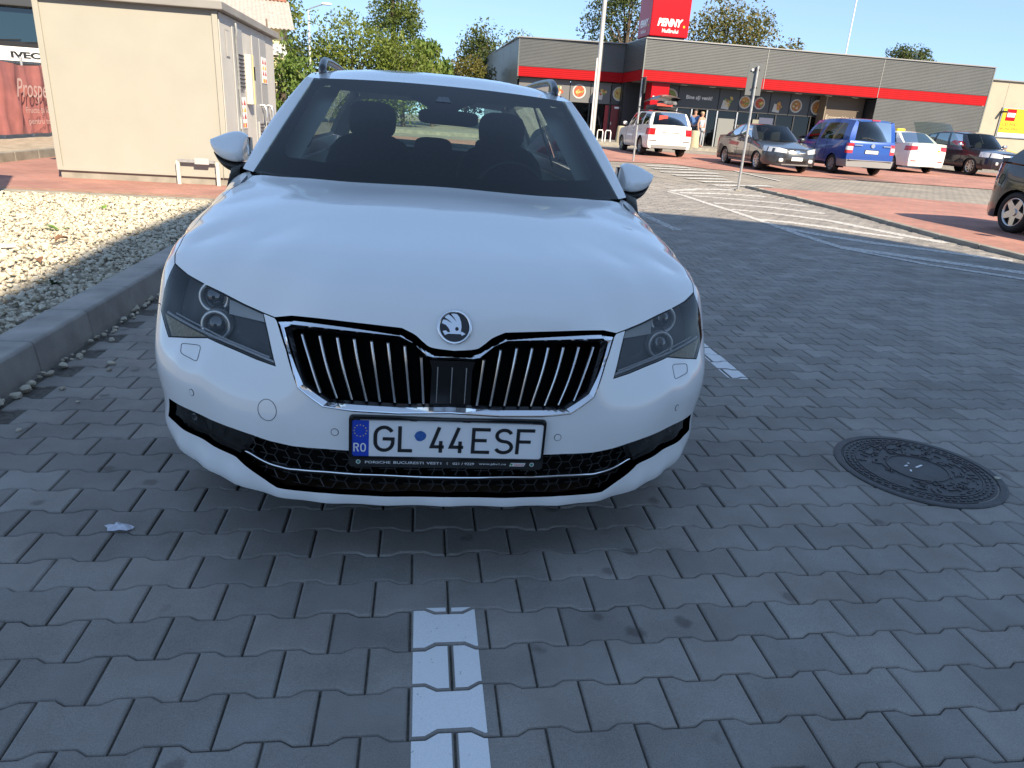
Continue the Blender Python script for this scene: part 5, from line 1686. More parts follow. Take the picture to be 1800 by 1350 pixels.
b = MB(); b.tube([(.03, 1.88, 1.27), (.03, 1.90, 1.31), (.03, 1.91, 1.335)], .022, 8); b.box((.03, 1.93, 1.345), (.14, .10, .04)); b.build("sensor_box", black_plastic, im)
# ================================================================== the supermarket
m_clad = pmat("grey_cladding", (0.115, 0.122, 0.124), 0.45, metal=0.25, var=0.06, vscale=0.8)
m_clad_flat = pmat("grey_flat_panel", (0.17, 0.185, 0.18), 0.4, metal=0.2, var=0.06, vscale=0.6)
m_redband = pmat("red_cladding", (0.36, 0.006, 0.010), 0.6, spec=.15)
m_redsign = pmat("red_sign", (0.38, 0.004, 0.010), 0.3, spec=.2)
m_anthra = pmat("anthracite", (0.028, 0.030, 0.034), 0.4)
m_soffit = pmat("soffit", (0.09, 0.09, 0.09), 0.7)
m_print = pmat("print_dark", (0.040, 0.040, 0.044), 0.35)
m_cream = pmat("cream_render", (0.35, 0.32, 0.255), 0.8, var=0.05, vscale=1.5, bump=0.15, bscale=40)
m_cap = pmat("pale_cap", (0.28, 0.28, 0.27), 0.4, metal=0.3)
m_brown = pmat("brown_panel", (0.10, 0.075, 0.055), 0.6)
m_alu = pmat("aluminium", (0.55, 0.56, 0.56), 0.3, metal=0.8)
shop_glass = glass_mat("shop_glass", (0.24, 0.26, 0.27), 1.55)
store = empty("supermarket", (5.71, 40.0, 0.0), math.radians(9.61))
tag(store, "low grey supermarket with red band, red cube sign and recessed glass front", "supermarket")
SB = 0.50
def ribbed(name, a0, a1, z0, z1, y, mat, pitch=0.0735, amp=0.022, dirx=(1, 0), parent=None, org=(0, 0)):
    """horizontal ribbed sheet from a0 to a1 along dirx, at depth y"""
    n = max(1, round((z1 - z0) / pitch)); p = (z1 - z0) / n
    prof = []
    for k in range(n):
        zb = z0 + k * p
        prof += [(zb, 0.0), (zb + p * .42, 0.0), (zb + p * .52, -amp), (zb + p * .92, -amp)]
    prof.append((z1, 0.0))
    nx, ny = dirx[1], -dirx[0]          # outward normal for a wall running along dirx
    rows = []
    for a in (a0, a1):
        rows.append([(org[0] + dirx[0] * a + nx * (-q) , org[1] + y + dirx[1] * a + ny * (-q), z) for z, q in prof])
    b = MB(); b.grid(rows, smooth=False)
    return b.build(name, mat, parent or store)
for i, (a0, a1) in enumerate(((0.03, 6.68), (6.72, 13.40), (13.44, 20.12))):
    ribbed("cladding_panel", a0, a1, 4.14, 5.58, 0, m_clad)
    ribbed("red_panel", a0, a1, 3.62, 4.12, 0, m_redband, pitch=0.10, amp=0.015)
ribbed("cladding_panel", 13.44, 20.12, SB - .1, 3.60, 0, m_clad)
# wall behind the cladding, roof and cap
b = MB()
b.box((10.08, 1.0, 4.6), (20.1, 1.9, 1.94)); b.box((16.8, 1.0, 1.95), (6.6, 1.9, 3.2)); b.box((10.08, 9.0, 2.9), (20.1, 12.0, 5.2))
b.build("wall", m_anthra, store)
b = MB(); b.box((10.08, -.02, 5.61), (20.2, .12, .055)); b.box((-.0, 1.7, 5.61), (.10, 3.4, .055)); b.box((20.16, 6, 5.61), (.10, 12, .055)); b.build("roof_edge", m_cap, store)
MB().box((20.15, .02, 2.95), (.07, .10, 5.2)).build("corner_trim", m_clad_flat, store)
MB().box((0.0, 0.0, 4.6), (.06, .06, 1.95)).build("corner_trim", m_clad_flat, store)
for a in (6.70, 13.42):
    MB().box((a, -.012, 4.6), (.03, .03, 1.95)).build("corner_trim", m_cap, store)
# return wall facing left
b = MB()
n = 20
ribbed("cladding_panel", 0.0, 3.4, 4.14, 5.58, 3.4, m_clad, dirx=(0, -1), org=(-.03, 0))
ribbed("red_panel", 0.0, 3.4, 3.62, 4.12, 3.4, m_redband, pitch=.10, amp=.015, dirx=(0, -1), org=(-.03, 0))
# left wing
LW = math.atan2(.14, 1.0)
lwd = (math.cos(LW), -math.sin(LW))
lw0 = (-5.87, 4.25)
ribbed("cladding_panel", 0, 5.88, 4.14, 5.58, 0, m_clad, dirx=lwd, org=lw0)
ribbed("red_panel", 0, 5.88, 3.62, 4.12, 0, m_redband, pitch=.10, amp=.015, dirx=lwd, org=lw0)
def LWp(a, d, z): return (lw0[0] + lwd[0] * a - lwd[1] * d * -1 * -1 if False else lw0[0] + lwd[0] * a + math.sin(LW) * d, lw0[1] + lwd[1] * a + math.cos(LW) * d, z)
def lwbox(a, d, z, sx, sy, sz, name, mat, bevel=0): return MB().box(LWp(a, d, z), (sx, sy, sz), -LW).build(name, mat, store, bevel=bevel)
lwbox(2.94, 1.2, 4.6, 5.86, 2.3, 1.92, "wall", m_anthra)
lwbox(2.94, .0, 5.61, 5.95, .12, .055, "roof_edge", m_cap)
lwbox(0.0, .03, 4.6, .07, .07, 1.98, "corner_trim", m_clad_flat)
# long left side wall
b = MB()
for k in range(5):
    y0, y1 = 4.3 + k * 3.05, 4.3 + (k + 1) * 3.05 - .02
    x0, x1 = -5.87 - (y0 - 4.25) * .0105, -5.87 - (y1 - 4.25) * .0105
    q = MB(); q.add([(x0, y0, SB - .1), (x1, y1, SB - .1), (x1, y1, 5.58), (x0, y0, 5.58)], [(0, 1, 2, 3)]); q.build("side_panel", m_clad_flat, store)
MB().box((-5.95, 12, 5.61), (.12, 15.3, .055)).build("roof_edge", m_cap, store)
b = MB(); b.add([(-5.9, 4.2, 5.55), (20.1, .1, 5.55), (20.1, 19, 5.55), (-6.0, 19, 5.55)], [(0, 1, 2, 3)]); b.build("roof", m_soffit, store)
# recess: soffit, floor, glazing
b = MB(); b.box((6.7, .9, 3.60), (13.4, 1.7, .03)); b.build("soffit", m_soffit, store)
for a in (2.6, 4.2, 5.8, 7.5, 9.2, 11.0, 12.6):
    MB().box((a, .75, 3.575), (.34, .14, .02)).build("soffit_lamp", pmat("lamp_white", (.8, .8, .78), .4), store)
GD = 1.55
MB().box((6.0, 3.3, 2.0), (12.0, .05, 3.2)).build("shop_interior", pmat("shop_inside", (0.020, 0.020, 0.022), 0.8, var=.8, vscale=1.2), store)
# poster strip above the doors, one printed panel per bay
bays = [(1.72, 2.62), (2.66, 4.98), (5.02, 6.20), (6.24, 6.92), (6.96, 8.0), (8.04, 9.2), (9.24, 10.4), (10.44, 11.5)]
for a0, a1 in bays:
    MB().box(((a0 + a1) / 2, GD, 3.02), (a1 - a0, .05, 1.12)).build("printed_panel", m_print, store)
glz = [(1.72, 2.4), (2.66, 3.5), (3.54, 4.40), (4.44, 5.0), (5.04, 6.16), (6.3, 7.4), (7.44, 8.5), (8.54, 9.6), (9.64, 10.6), (10.64, 11.5)]
for a0, a1 in glz:
    if (a0, a1) == (3.54, 4.40): continue
    q = MB(); q.add([(a0, GD, SB), (a1, GD, SB), (a1, GD, 2.44), (a0, GD, 2.44)], [(0, 1, 2, 3)]); q.build("shop_window", shop_glass, store)
for a in (2.64, 3.52, 4.42, 5.02, 6.2):
    MB().box((a, GD - .03, 1.47), (.07, .08, 1.95)).build("window_post", m_alu, store)
for a in (7.42, 8.52, 9.62, 10.62):
    MB().box((a, GD - .02, 1.47), (.06, .06, 1.95)).build("window_post", m_anthra, store)
MB().box((5.6, GD - .06, 1.32), (.95, .02, 1.5)).build("grey_screen", pmat("screen_grey", (0.17, 0.18, 0.18), 0.6), store)
MB().box((7.95, GD - .06, 1.6), (.85, .02, 1.3)).build("blue_screen", pmat("screen_blue", (0.045, 0.055, 0.11), 0.5), store)
MB().box((7.35, GD - .06, 1.65), (.38, .02, .95)).build("notice", pmat("notice_grey", (0.22, 0.22, 0.18), 0.7), store)
for zz, cc in ((1.75, (0.05, .15, .10)), (2.0, (.03, .05, .16)), (1.4, (.12, .10, .02))):
    MB().box((3.0, 2.6, zz), (.7, .3, .22)).build("shop_display", pmat("display%d" % int(zz * 100), cc, .6), store)
# deep niche on the right with brown panel
MB().box((12.2, 1.0, 2.05), (2.4, .06, 3.05)).build("brown_panel", m_brown, store)
MB().box((11.0, 1.2, 2.05), (.06, .8, 3.05)).build("brown_panel", pmat("brown_edge", (.2, .16, .12), .6), store)
text_obj("lettering", "Economisim aici", pmat("letter_beige", (.45, .40, .32), .6), frame((12.15, .955, 2.50), (1, 0, 0), (0, 0, 1)), store, width=1.9, height=.24, bold=.01)
# red column with its name
MB().box((1.16, .75, 2.05), (.98, .9, 3.1)).build("red_column", m_redsign, store, bevel=.02)
def sign_text(body, x, y, z, w, h, mat, shear=0.0, bold=0.0, left=False, parent=None):
    if left: M_ = frame((x, y, z), (0, -1, 0), (0, 0, 1))
    else: M_ = frame((x, y, z), (1, 0, 0), (0, 0, 1))
    return text_obj("lettering", body, mat, M_, parent or store, width=w, height=h, shear=shear, bold=bold)
m_sw = pmat("sign_white", (0.85, 0.85, 0.85), 0.4); m_sy = pmat("sign_yellow", (0.80, 0.58, 0.01), 0.4)
def disc(x, y, z, r, mat, name, parent, n=20, sx=1.0, sz=1.0, rot=0.0):
    b = MB(); P = []
    for k in range(n):
        a = -2 * math.pi * k / n
        dx, dz_ = r * sx * math.cos(a), r * sz * math.sin(a)
        P.append((x + dx * math.cos(rot) - dz_ * math.sin(rot), y, z + dx * math.sin(rot) + dz_ * math.cos(rot)))
    b.add(P, [tuple(reversed(range(n)))])
    return b.build(name, mat, parent)
sign_text("PENNY", 1.10, .292, 2.83, .70, .19, m_sw, .22, .05)
disc(1.50, .291, 2.755, .028, m_sy, "dot", store)
# cube sign on the roof
cube = empty("cube_sign", parent=store)
MB().box((1.17, 1.12, 7.05), (2.04, 2.04, 2.62)).build("sign_box", m_redsign, cube, bevel=.04)
MB().box((1.17, 1.12, 5.70), (1.8, 1.8, .12)).build("sign_foot", m_anthra, cube)
sign_text("PENNY", 1.18, .090, 6.39, 1.34, .36, m_sw, .22, .05, parent=cube)
disc(1.93, .088, 6.245, .052, m_sy, "dot", cube)
sign_text("Nufărului", 1.22, .090, 6.02, .86, .20, m_sw, 0, .01, parent=cube)
sign_text("PENNY", .138, 1.15, 6.39, 1.34, .36, m_sw, .22, .05, left=True, parent=cube)
disc_b = MB(); disc_b.add([(.136, .40 + .052 * math.cos(2 * math.pi * k / 16), 6.245 + .052 * math.sin(2 * math.pi * k / 16)) for k in range(16)], [tuple(reversed(range(16)))]); disc_b.build("dot", m_sy, cube)
sign_text("Nufărului", .138, 1.15, 6.02, .86, .20, m_sw, 0, .01, left=True, parent=cube)
sign_text("Bine ați venit!", 3.86, GD - .030, 3.02, 1.50, .26, m_sw, 0, .02)
# printed food pictures
FC = [(0.50, 0.24, 0.05), (0.45, 0.08, 0.03), (0.55, 0.40, 0.12), (0.20, 0.28, 0.06), (0.35, 0.16, 0.05), (0.62, 0.50, 0.30)]
FM = [pmat("food%d" % i, c_, .5, var=.5, vscale=14) for i, c_ in enumerate(FC)]
m_plate = pmat("plate_print", (0.50, 0.50, 0.48), .5)
m_napkin = pmat("napkin_print", (0.55, 0.53, 0.50), .5)
def food(kind, x, y, z, r, T=None, seed=0):
    rr = random.Random(seed)
    root = empty("food_picture", parent=store)
    if kind in ('bowl', 'plate'):
        disc(0, -.0, 0, r, m_plate, "bowl", root); disc(0, -.003, 0, r * .80, FM[rr.randrange(6)], "filling", root)
    if kind == 'napkin':
        b = MB(); b.add([(-r * .9, -.0, -r * .9), (r * .1, -.0, -r * 1.0), (r * .2, -.0, -r * .1), (-r * .7, -.0, r * .1)], [(0, 1, 2, 3)]); b.build("napkin", m_napkin, root)
    for k in range(9):
        a, d = rr.uniform(0, 6.28), rr.uniform(0, r * .62)
        disc(d * math.cos(a), -.006 - .001 * k, d * math.sin(a) * .85, r * rr.uniform(.16, .30), FM[rr.randrange(6)], "morsel", root, 10, 1, rr.uniform(.6, 1), rr.uniform(0, 3))
    root.location = (x, y, z)
    if T is not None: root.rotation_euler = (0, 0, T)
for i, (kd, x, r) in enumerate((('plate', 2.18, .44), ('napkin', 5.58, .44), ('bowl', 6.55, .34), ('bowl', 7.42, .32), ('napkin', 8.6, .42), ('bowl', 9.62, .36), ('bowl', 10.92, .40))):
    food(kd, x, GD - .032, 2.98, r, seed=i)
# left wing front: posters, glass, red door
LWG = .42
lwbox(3.5, LWG + 1.4, 2.0, 7.2, .06, 3.1, "shop_interior", pmat("shop_inside2", (0.018, 0.018, 0.020), 0.8, var=.8, vscale=1.4))
for a0, a1 in ((.10, 1.80), (1.85, 3.0), (3.04, 4.18), (4.22, 5.35), (5.40, 6.30), (6.34, 7.15)):
    lwbox((a0 + a1) / 2, LWG, 3.02, a1 - a0, .05, 1.12, "printed_panel", pmat("print_grey", (0.135, 0.135, 0.14), 0.5) if a0 < 5 else m_print)
for a0, a1 in ((.10, 1.80), (1.85, 3.0), (3.04, 4.18), (4.22, 5.05), (6.34, 7.15)):
    P = [LWp(a0, LWG, SB), LWp(a1, LWG, SB), LWp(a1, LWG, 2.5), LWp(a0, LWG, 2.5)]
    MB().add(P, [(0, 1, 2, 3)]).build("shop_window", shop_glass, store)
for a in (1.82, 3.02, 4.2, 5.38, 6.32):
    lwbox(a, LWG - .03, 1.5, .06, .07, 2.0, "window_post", m_anthra)
lwbox(5.85, LWG - .01, 1.45, .78, .05, 1.95, "red_door", pmat("door_red", (.16, .012, .016), .35))
lwbox(5.85, LWG - .05, 2.30, .40, .02, .10, "door_sign", m_sw)
lwbox(5.52, LWG - .06, 1.45, .04, .05, .14, "door_handle", m_alu)
lwbox(5.22, LWG - .02, 1.45, .22, .03, 1.9, "red_strip", pmat("strip_red", (.28, .015, .02), .4))
for zz in (2.25, 1.85, 1.65): lwbox(6.44, LWG - .04, zz, .11, .02, .11, "door_sign", m_sw)
for i, (kd, a) in enumerate((('napkin', 2.42), ('plate', 3.55), ('napkin', 4.85), ('bowl', 5.85), ('napkin', 6.68))):
    p = LWp(a, LWG - .034, 3.04)
    food(kd, p[0], p[1], p[2], .38, -LW, 20 + i)
# cream extension on the right with a yellow poster
MB().box((33.5, 1.3, 2.65), (26.6, 2.0, 4.7)).build("cream_wall", m_cream, store)
MB().box((33.5, .25, 5.03), (26.7, .16, .06)).build("roof_edge", m_cap, store)
for a in (21.55, 24.6, 27.6): MB().box((a, .296, 2.65), (.03, .02, 4.6)).build("wall_joint", pmat("joint_grey", (.35, .33, .28), .8), store)
MB().box((33.5, .28, .55), (26.6, .06, .5)).build("wall_base", m_kerb_pale, store)
pst = empty("wall_poster", parent=store)
MB().box((23.05, .24, 2.85), (3.1, .05, 1.62)).build("poster_frame", m_alu, pst)
MB().box((23.05, .205, 2.85), (2.98, .03, 1.50)).build("poster_sheet", pmat("poster_yellow", (0.75, 0.50, 0.015), .5), pst)
MB().box((23.05, .188, 2.20), (2.98, .012, .2)).build("poster_foot", m_sw, pst)
MB().box((22.1, .186, 3.26), (.62, .012, .62)).build("poster_block", m_redsign, pst)
text_obj("lettering", "CEI MAI", pmat("poster_ink", (.12, .07, .02), .6), frame((22.15, .184, 2.76), (1, 0, 0), (0, 0, 1)), pst, width=.95, height=.17)
text_obj("lettering", "BUNI PREȚ", pmat("poster_ink2", (.12, .07, .02), .6), frame((22.3, .184, 2.50), (1, 0, 0), (0, 0, 1)), pst, width=1.3, height=.17)
MB().box((22.1, .176, 3.26), (.5, .02, .22)).build("poster_band", m_sw, pst)
MB().box((21.48, .05, 3.40), (.12, .5, .10)).build("poster_lamp", m_anthra, pst)

# ================================================================== kiosk (transformer cabin)
m_kiosk = pmat("kiosk_beige", (0.335, 0.325, 0.285), 0.75, var=0.035, vscale=2.0, bump=0.12, bscale=150)
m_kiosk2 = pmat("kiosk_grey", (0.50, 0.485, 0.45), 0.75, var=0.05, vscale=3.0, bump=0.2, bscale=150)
m_kroof = pmat("kiosk_roof", (0.24, 0.235, 0.225), 0.7, var=.12, vscale=2)
m_kdoor = pmat("kiosk_door", (0.42, 0.43, 0.43), 0.4, metal=.3)
kx, ky = G(-2.83, 11.28)
kiosk = empty("kiosk", (kx, ky, ZP), GA)
tag(kiosk, "beige windowless transformer kiosk standing on red paving behind the gravel", "kiosk")
KW, KD, KH = 2.36, 3.9, 2.24      # local: x from -KW to 0 along the front, y inwards
MB().box((-KW / 2, KD / 2, .06), (KW - .06, KD - .06, .20)).build("plinth", m_kerb_pale, kiosk)
b = MB(); b.box((-KW / 2, KD / 2, .10 + KH / 2), (KW - .02, KD - .02, KH)); b.build("wall", m_kiosk, kiosk)
for x in (-KW + .045, -.03):
    MB().box((x, -.004, .10 + KH / 2), (.075, .03, KH - .02)).build("corner_post", m_kiosk, kiosk, bevel=.008)
MB().box((-KW / 2, -.006, .135), (KW - .16, .02, .05)).build("base_rail", m_kiosk, kiosk, bevel=.004)
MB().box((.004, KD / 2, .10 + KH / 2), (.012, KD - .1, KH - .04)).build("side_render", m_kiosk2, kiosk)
b = MB()
ov = .10
zr0, zr1 = .10 + KH - .005, .10 + KH + .10
b.add([(-KW - ov, -ov, zr0), (ov, -ov, zr0), (ov, KD + ov, zr0), (-KW - ov, KD + ov, zr0), (-KW - ov, -ov, zr1 + .02), (ov, -ov, zr1), (ov, KD + ov, zr1), (-KW - ov, KD + ov, zr1 + .02)], [(3, 2, 1, 0), (4, 5, 6, 7), (0, 1, 5, 4), (1, 2, 6, 5), (2, 3, 7, 6), (3, 0, 4, 7)])
b.build("roof", m_kroof, kiosk, bevel=.012)
# fittings on the right side wall
def kside(y, z, sy, sz, name, mat, d=.02, x=.012, bevel=0.0, parent=None): return MB().box((x + d / 2, y, z), (d, sy, sz)).build(name, mat, parent or kiosk, bevel=bevel)
def door(y, w, louv_z, sign=True, lower=True):
    dr = empty("door", parent=kiosk)
    kside(y, 1.20, w, 2.02, "door_leaf", m_kdoor, .02, .012, .004, dr)
    for lz in louv_z:
        kside(y, lz, w * .62, .52, "louvre_frame", m_kdoor, .03, .032, .004, dr)
        for k in range(9):
            MB().box((.070, y, lz - .22 + k * .055), (.02, w * .5, .016), 0).build("louvre_slat", black_plastic, dr)
    return dr
door(.98, .58, (1.62,)); door(2.22, .52, (.62,)); door(2.78, .52, (.62,)); 
kside(.42, 1.95, .20, .36, "wall_vent", pmat("vent_line", (.25, .25, .25), .6), .006, .012)
kside(.42, 1.95, .17, .33, "vent_face", m_kiosk2, .004, .0185)
MB().tube([(.06, .78, 2.26), (.07, .78, 2.14), (.05, .80, 2.06), (.05, .84, .3)], .02, 6).build("cable_pipe", galv, kiosk)
kside(1.55, 1.52, .26, .74, "meter_box", m_kiosk2, .10, .012, .01)
kside(1.63, 1.62, .08, .20, "meter_window", black_gloss, .004, .113)
kside(1.52, 1.52, .03, .74, "meter_edge", pmat("edge_yellow", (.55, .50, .22), .6), .012, .113)
m_yel = pmat("warn_yellow", (.75, .50, .02), .5); m_redw = pmat("warn_red", (.55, .05, .03), .5)
def warn(y, z, w, h):
    wb = empty("warning_sign", parent=kiosk)
    kside(y, z, w, h, "sign_board", m_sw, .006, .036, 0, wb)
    for r_ in range(3):
        for c_ in range(2):
            yy = y - w * .24 + c_ * w * .48; zz = z + h * .33 - r_ * h * .22
            P = [(.0435, yy - w * .18, zz - h * .08), (.0435, yy + w * .18, zz - h * .08), (.0435, yy, zz + h * .10)]
            MB().add(P, [(0, 1, 2)]).build("warning_mark", (m_redw if r_ == 0 else m_yel if r_ == 1 else m_redw), wb)
    for k in range(4):
        kside(y - w * .3 + k * w * .2, z - h * .40, w * .14, h * .14, "warning_mark", m_redw if k % 2 else m_yel, .002, .0425, 0, wb)
warn(1.02, 1.02, .42, .46); warn(2.78, 1.72, .40, .42)
kside(1.02, .52, .26, .10, "red_label", pmat("label_pinkred", (.60, .10, .10), .5), .004, .034)
for y in (2.22, 2.78):
    MB().tube([(.03, y + .2, 1.15), (.09, y + .2, 1.14), (.11, y + .2, 1.06), (.11, y + .2, .95)], .028, 6).build("cowl", m_alu, kiosk)
# earthing frame on the front
ef = empty("earthing_frame", parent=kiosk)
MB().box((-.42, -.07, .335), (.52, .03, .035)).build("bar", galv, ef)
for x in (-.68, -.13):
    MB().box((x, -.07, .165), (.05, .03, .33)).build("leg", m_kiosk2, ef)
MB().box((-.34, -.095, .335), (.20, .03, .085)).build("box", pmat("box_grey", (.42, .42, .42), .4), ef, bevel=.006)

# ================================================================== fence banner and lorry on the far left
m_banner = pmat("banner_red", (0.34, 0.125, 0.115), 0.7, var=.14, vscale=4)
bx0, by0 = -11.25, 15.1; bx1, by1 = -12.05, 20.6
bl_ = math.hypot(bx1 - bx0, by1 - by0); bd_ = ((bx1 - bx0) / bl_, (by1 - by0) / bl_)
ban = empty("fence_banner", (bx0, by0, .2), math.atan2(bd_[1], bd_[0]))
tag(ban, "sagging red mesh banner with white script tied along the fence", "banner")
rows = []
for k in range(81):
    a = -3 + (bl_ + 3) * k / 80
    w_ = .05 * math.sin(a * 5.1) + .035 * math.sin(a * 11.3 + 1) + .02 * math.sin(a * 23)
    rows.append([(a + .05 * j / 8, -(w_ * (1 - .4 * abs(j - 4) / 4) + .03 * math.sin(a * 7 + j * .9)), .10 + (1.50 + .04 * math.sin(a * 2.2)) * j / 8) for j in range(9)])
MB().grid(rows).build("sheet", m_banner, ban)
for a in np.arange(-2.5, bl_, 1.25):
    MB().cyl((a, .12, -.1), (a, .12, 1.75), .03, n=8).build("post", galv, ban)
m_bt = pmat("banner_text", (.55, .38, .34), .7)
text_obj("lettering", "Prospețime", m_bt, frame((2.72, -.13, 1.02), (1, 0, 0), (0, 0, 1)), ban, width=2.3, height=.52, shear=.35)
text_obj("lettering", "Fructe și legume proaspete", m_bt, frame((3.15, -.13, .60), (1, 0, 0), (0, 0, 1)), ban, width=2.6, height=.17)
text_obj("lettering", "pentru toate gusturile.", m_bt, frame((3.12, -.13, .36), (1, 0, 0), (0, 0, 1)), ban, width=2.45, height=.17)

lorry = empty("lorry", (-13.85, 20.9, .34), math.radians(14))
tag(lorry, "white lorry cab with dark visor showing above the red fence banner", "lorry")
m_lorry = pmat("lorry_white", (.72, .72, .72), .3, coat=.6)
# local: front face at y=0 looking to -y
MB().box((0, 1.1, 1.95), (2.4, 2.1, 2.9)).build("cab", m_lorry, lorry, bevel=.10)
MB().box((0, 4.6, 2.1), (2.5, 4.6, 2.9)).build("load_box", pmat("load_grey", (.4, .4, .4), .6), lorry, bevel=.03)
MB().box((0, -.02, 2.52), (2.2, .06, .85)).build("windscreen", pmat("lorry_glass", (.012, .03, .045), .05, spec=.8), lorry, bevel=.02)
MB().box((0, -.12, 3.12), (2.3, .30, .32)).build("sun_visor", pmat("visor_dark", (.05, .052, .055), .3), lorry, bevel=.03)
MB().box((0, -.05, 2.05), (2.3, .05, .12)).build("wiper_cowl", black_plastic, lorry)
MB().tube([(-.9, -.08, 2.10), (.0, -.09, 2.16)], .012, 6).build("wiper", black_plastic, lorry)
MB().tube([(.1, -.08, 2.10), (.95, -.09, 2.16)], .012, 6).build("wiper", black_plastic, lorry)
MB().box((0, -.06, 1.80), (2.36, .05, .36)).build("front_panel", m_lorry, lorry, bevel=.02)
MB().box((0, -.07, 1.50), (2.1, .05, .16)).build("dark_panel", black_plastic, lorry, bevel=.02)
for k in range(4):
    MB().box((0, -.075, 1.37 - k * .085), (1.8, .05, .045)).build("grille_bar", black_plastic if k % 2 else m_lorry, lorry)
MB().box((0, -.03, 1.1), (2.4, .06, .5)).build("bumper", m_lorry, lorry, bevel=.03)
text_obj("lettering", "IVECO", black_plastic, frame((.22, -.088, 1.78), (1, 0, 0), (0, 0, 1)), lorry, width=1.02, height=.17, bold=.05)
m_cross = pmat("cross_pale", (.42, .52, .50), .5)
b = MB(); b.box((.62, -.06, 2.30), (.05, .02, .36)); b.box((.62, -.06, 2.33), (.28, .02, .05)); b.box((.62, -.06, 2.14), (.14, .02, .04)); b.box((.62, -.06, 2.46), (.12, .02, .04)); b.build("cross", m_cross, lorry)
for sx in (-1, 1):
    for yy in (1.3, 5.5): MB().cyl((sx * .95, yy, .5), (sx * 1.22, yy, .5), .5, n=24).build("wheel", rubber, lorry)

# ================================================================== old house behind the kiosk
house = empty("old_house", (-9.55, 29.5, 0.2), math.radians(20))
tag(house, "old pale house with rusty corrugated roof behind the kiosk", "house")
m_hy = pmat("house_yellow", (.55, .49, .30), .85, var=.12, vscale=2); m_hw = pmat("house_white", (.52, .54, .56), .85, var=.1, vscale=2)
m_hroof = pmat("house_roof", (.42, .37, .33), .7, var=.18, vscale=5)
MB().box((-4.0, 3.0, 1.9), (8.0, 6.0, 3.9)).build("wall", m_hy, house)
MB().box((.02, 3.0, 1.9), (.06, 6.0, 3.9)).build("gable_wall", m_hw, house)
MB().add([(.04, 0, 3.8), (.04, 6, 3.8), (.04, 3, 4.9)], [(0, 1, 2)]).build("gable_wall", m_hw, house)
def corrug(name, x0, x1, ya, za, yb, zb, mat, pitch=.15, amp=.022):
    n = int((x1 - x0) / pitch * 4); A, B = [], []
    for k in range(n + 1):
        x = x0 + (x1 - x0) * k / n; h_ = amp * math.sin(2 * math.pi * (x - x0) / pitch)
        A.append((x, ya, za + h_)); B.append((x, yb, zb + h_))
    return MB().grid([A, B]).build(name, mat, house)
corrug("roof", -8.2, .45, -.55, 3.72, 3.0, 5.05, m_hroof)
corrug("roof", -8.2, .45, 6.5, 3.72, 3.0, 5.05, m_hroof)
b = MB()
for k in range(24): b.box((-8.1 + k * .36, 3.0, 5.09), (.33, .22, .10))
b.build("ridge_tiles", pmat("ridge_tile", (.30, .12, .08), .8), house)
MB().box((-1.2, -.9, 3.0), (2.6, 1.8, .05), M=Matrix.Rotation(.25, 3, 'X')).build("lean_to_roof", pmat("sheet_white", (.55, .55, .54), .6, var=.08, vscale=6), house)
MB().box((-1.2, -.9, 1.35), (2.4, 1.5, 2.7)).build("lean_to", m_hy, house)
MB().tube([(-.45, -1.78, 0), (-.50, -1.76, 2.0), (-.55, -1.70, 3.9)], .03, 6).build("stove_pipe", pmat("pipe_rust", (.16, .12, .09), .7), house)

# ================================================================== unseen block added behind the viewer, shaped so its shadow covers the foreground
H_ = 12.0
SHADOW = [(-3.10, 4.15, .12), (-3.50, 6.13, .12), (-3.78, 8.6, .12), (-4.05, 10.6, 0), (1.95, 11.84, 0), (3.19, 11.59, 0), (4.24, 11.23, 0), (5.38, 9.99, 0), (5.76, 9.28, 0), (5.86, 8.2, 0)]
kk = to_sun / to_sun.z
FP = [(x + kk.x * (H_ - z), y + kk.y * (H_ - z)) for x, y, z in SHADOW]
FP = FP + [(FP[-1][0] + .8, FP[-1][1] - 14), (FP[0][0] + 1.2, FP[0][1] - 9)]
print("block footprint", [(round(a, 2), round(c, 2)) for a, c in FP])
caster = empty("shadow_block", (8, -14, 0))
tag(caster, "unseen plain beige block added behind the viewer to shade the foreground", "building")
fp = [(x - 8, y + 14) for x, y in FP]
MB().prism(fp, 0, H_ - .25).build("wall", pmat("block_render", (.42, .40, .36), .85, var=.06, vscale=1), caster)
cx_, cy_ = sum(p[0] for p in fp) / len(fp), sum(p[1] for p in fp) / len(fp)
MB().prism([(p[0], p[1]) for p in fp], H_ - .25, H_).build("roof", m_kroof, caster)
e0_, e1_ = fp[3], fp[4]
ea = math.atan2(e1_[1] - e0_[1], e1_[0] - e0_[0])
for lv in range(4):
    for k in range(3):
        t = (k + .5) / 3
        MB().box((e0_[0] + (e1_[0] - e0_[0]) * t, e0_[1] + (e1_[1] - e0_[1]) * t, 1.6 + lv * 2.9), (1.1, .05, 1.3), ea).build("window", black_gloss, caster)
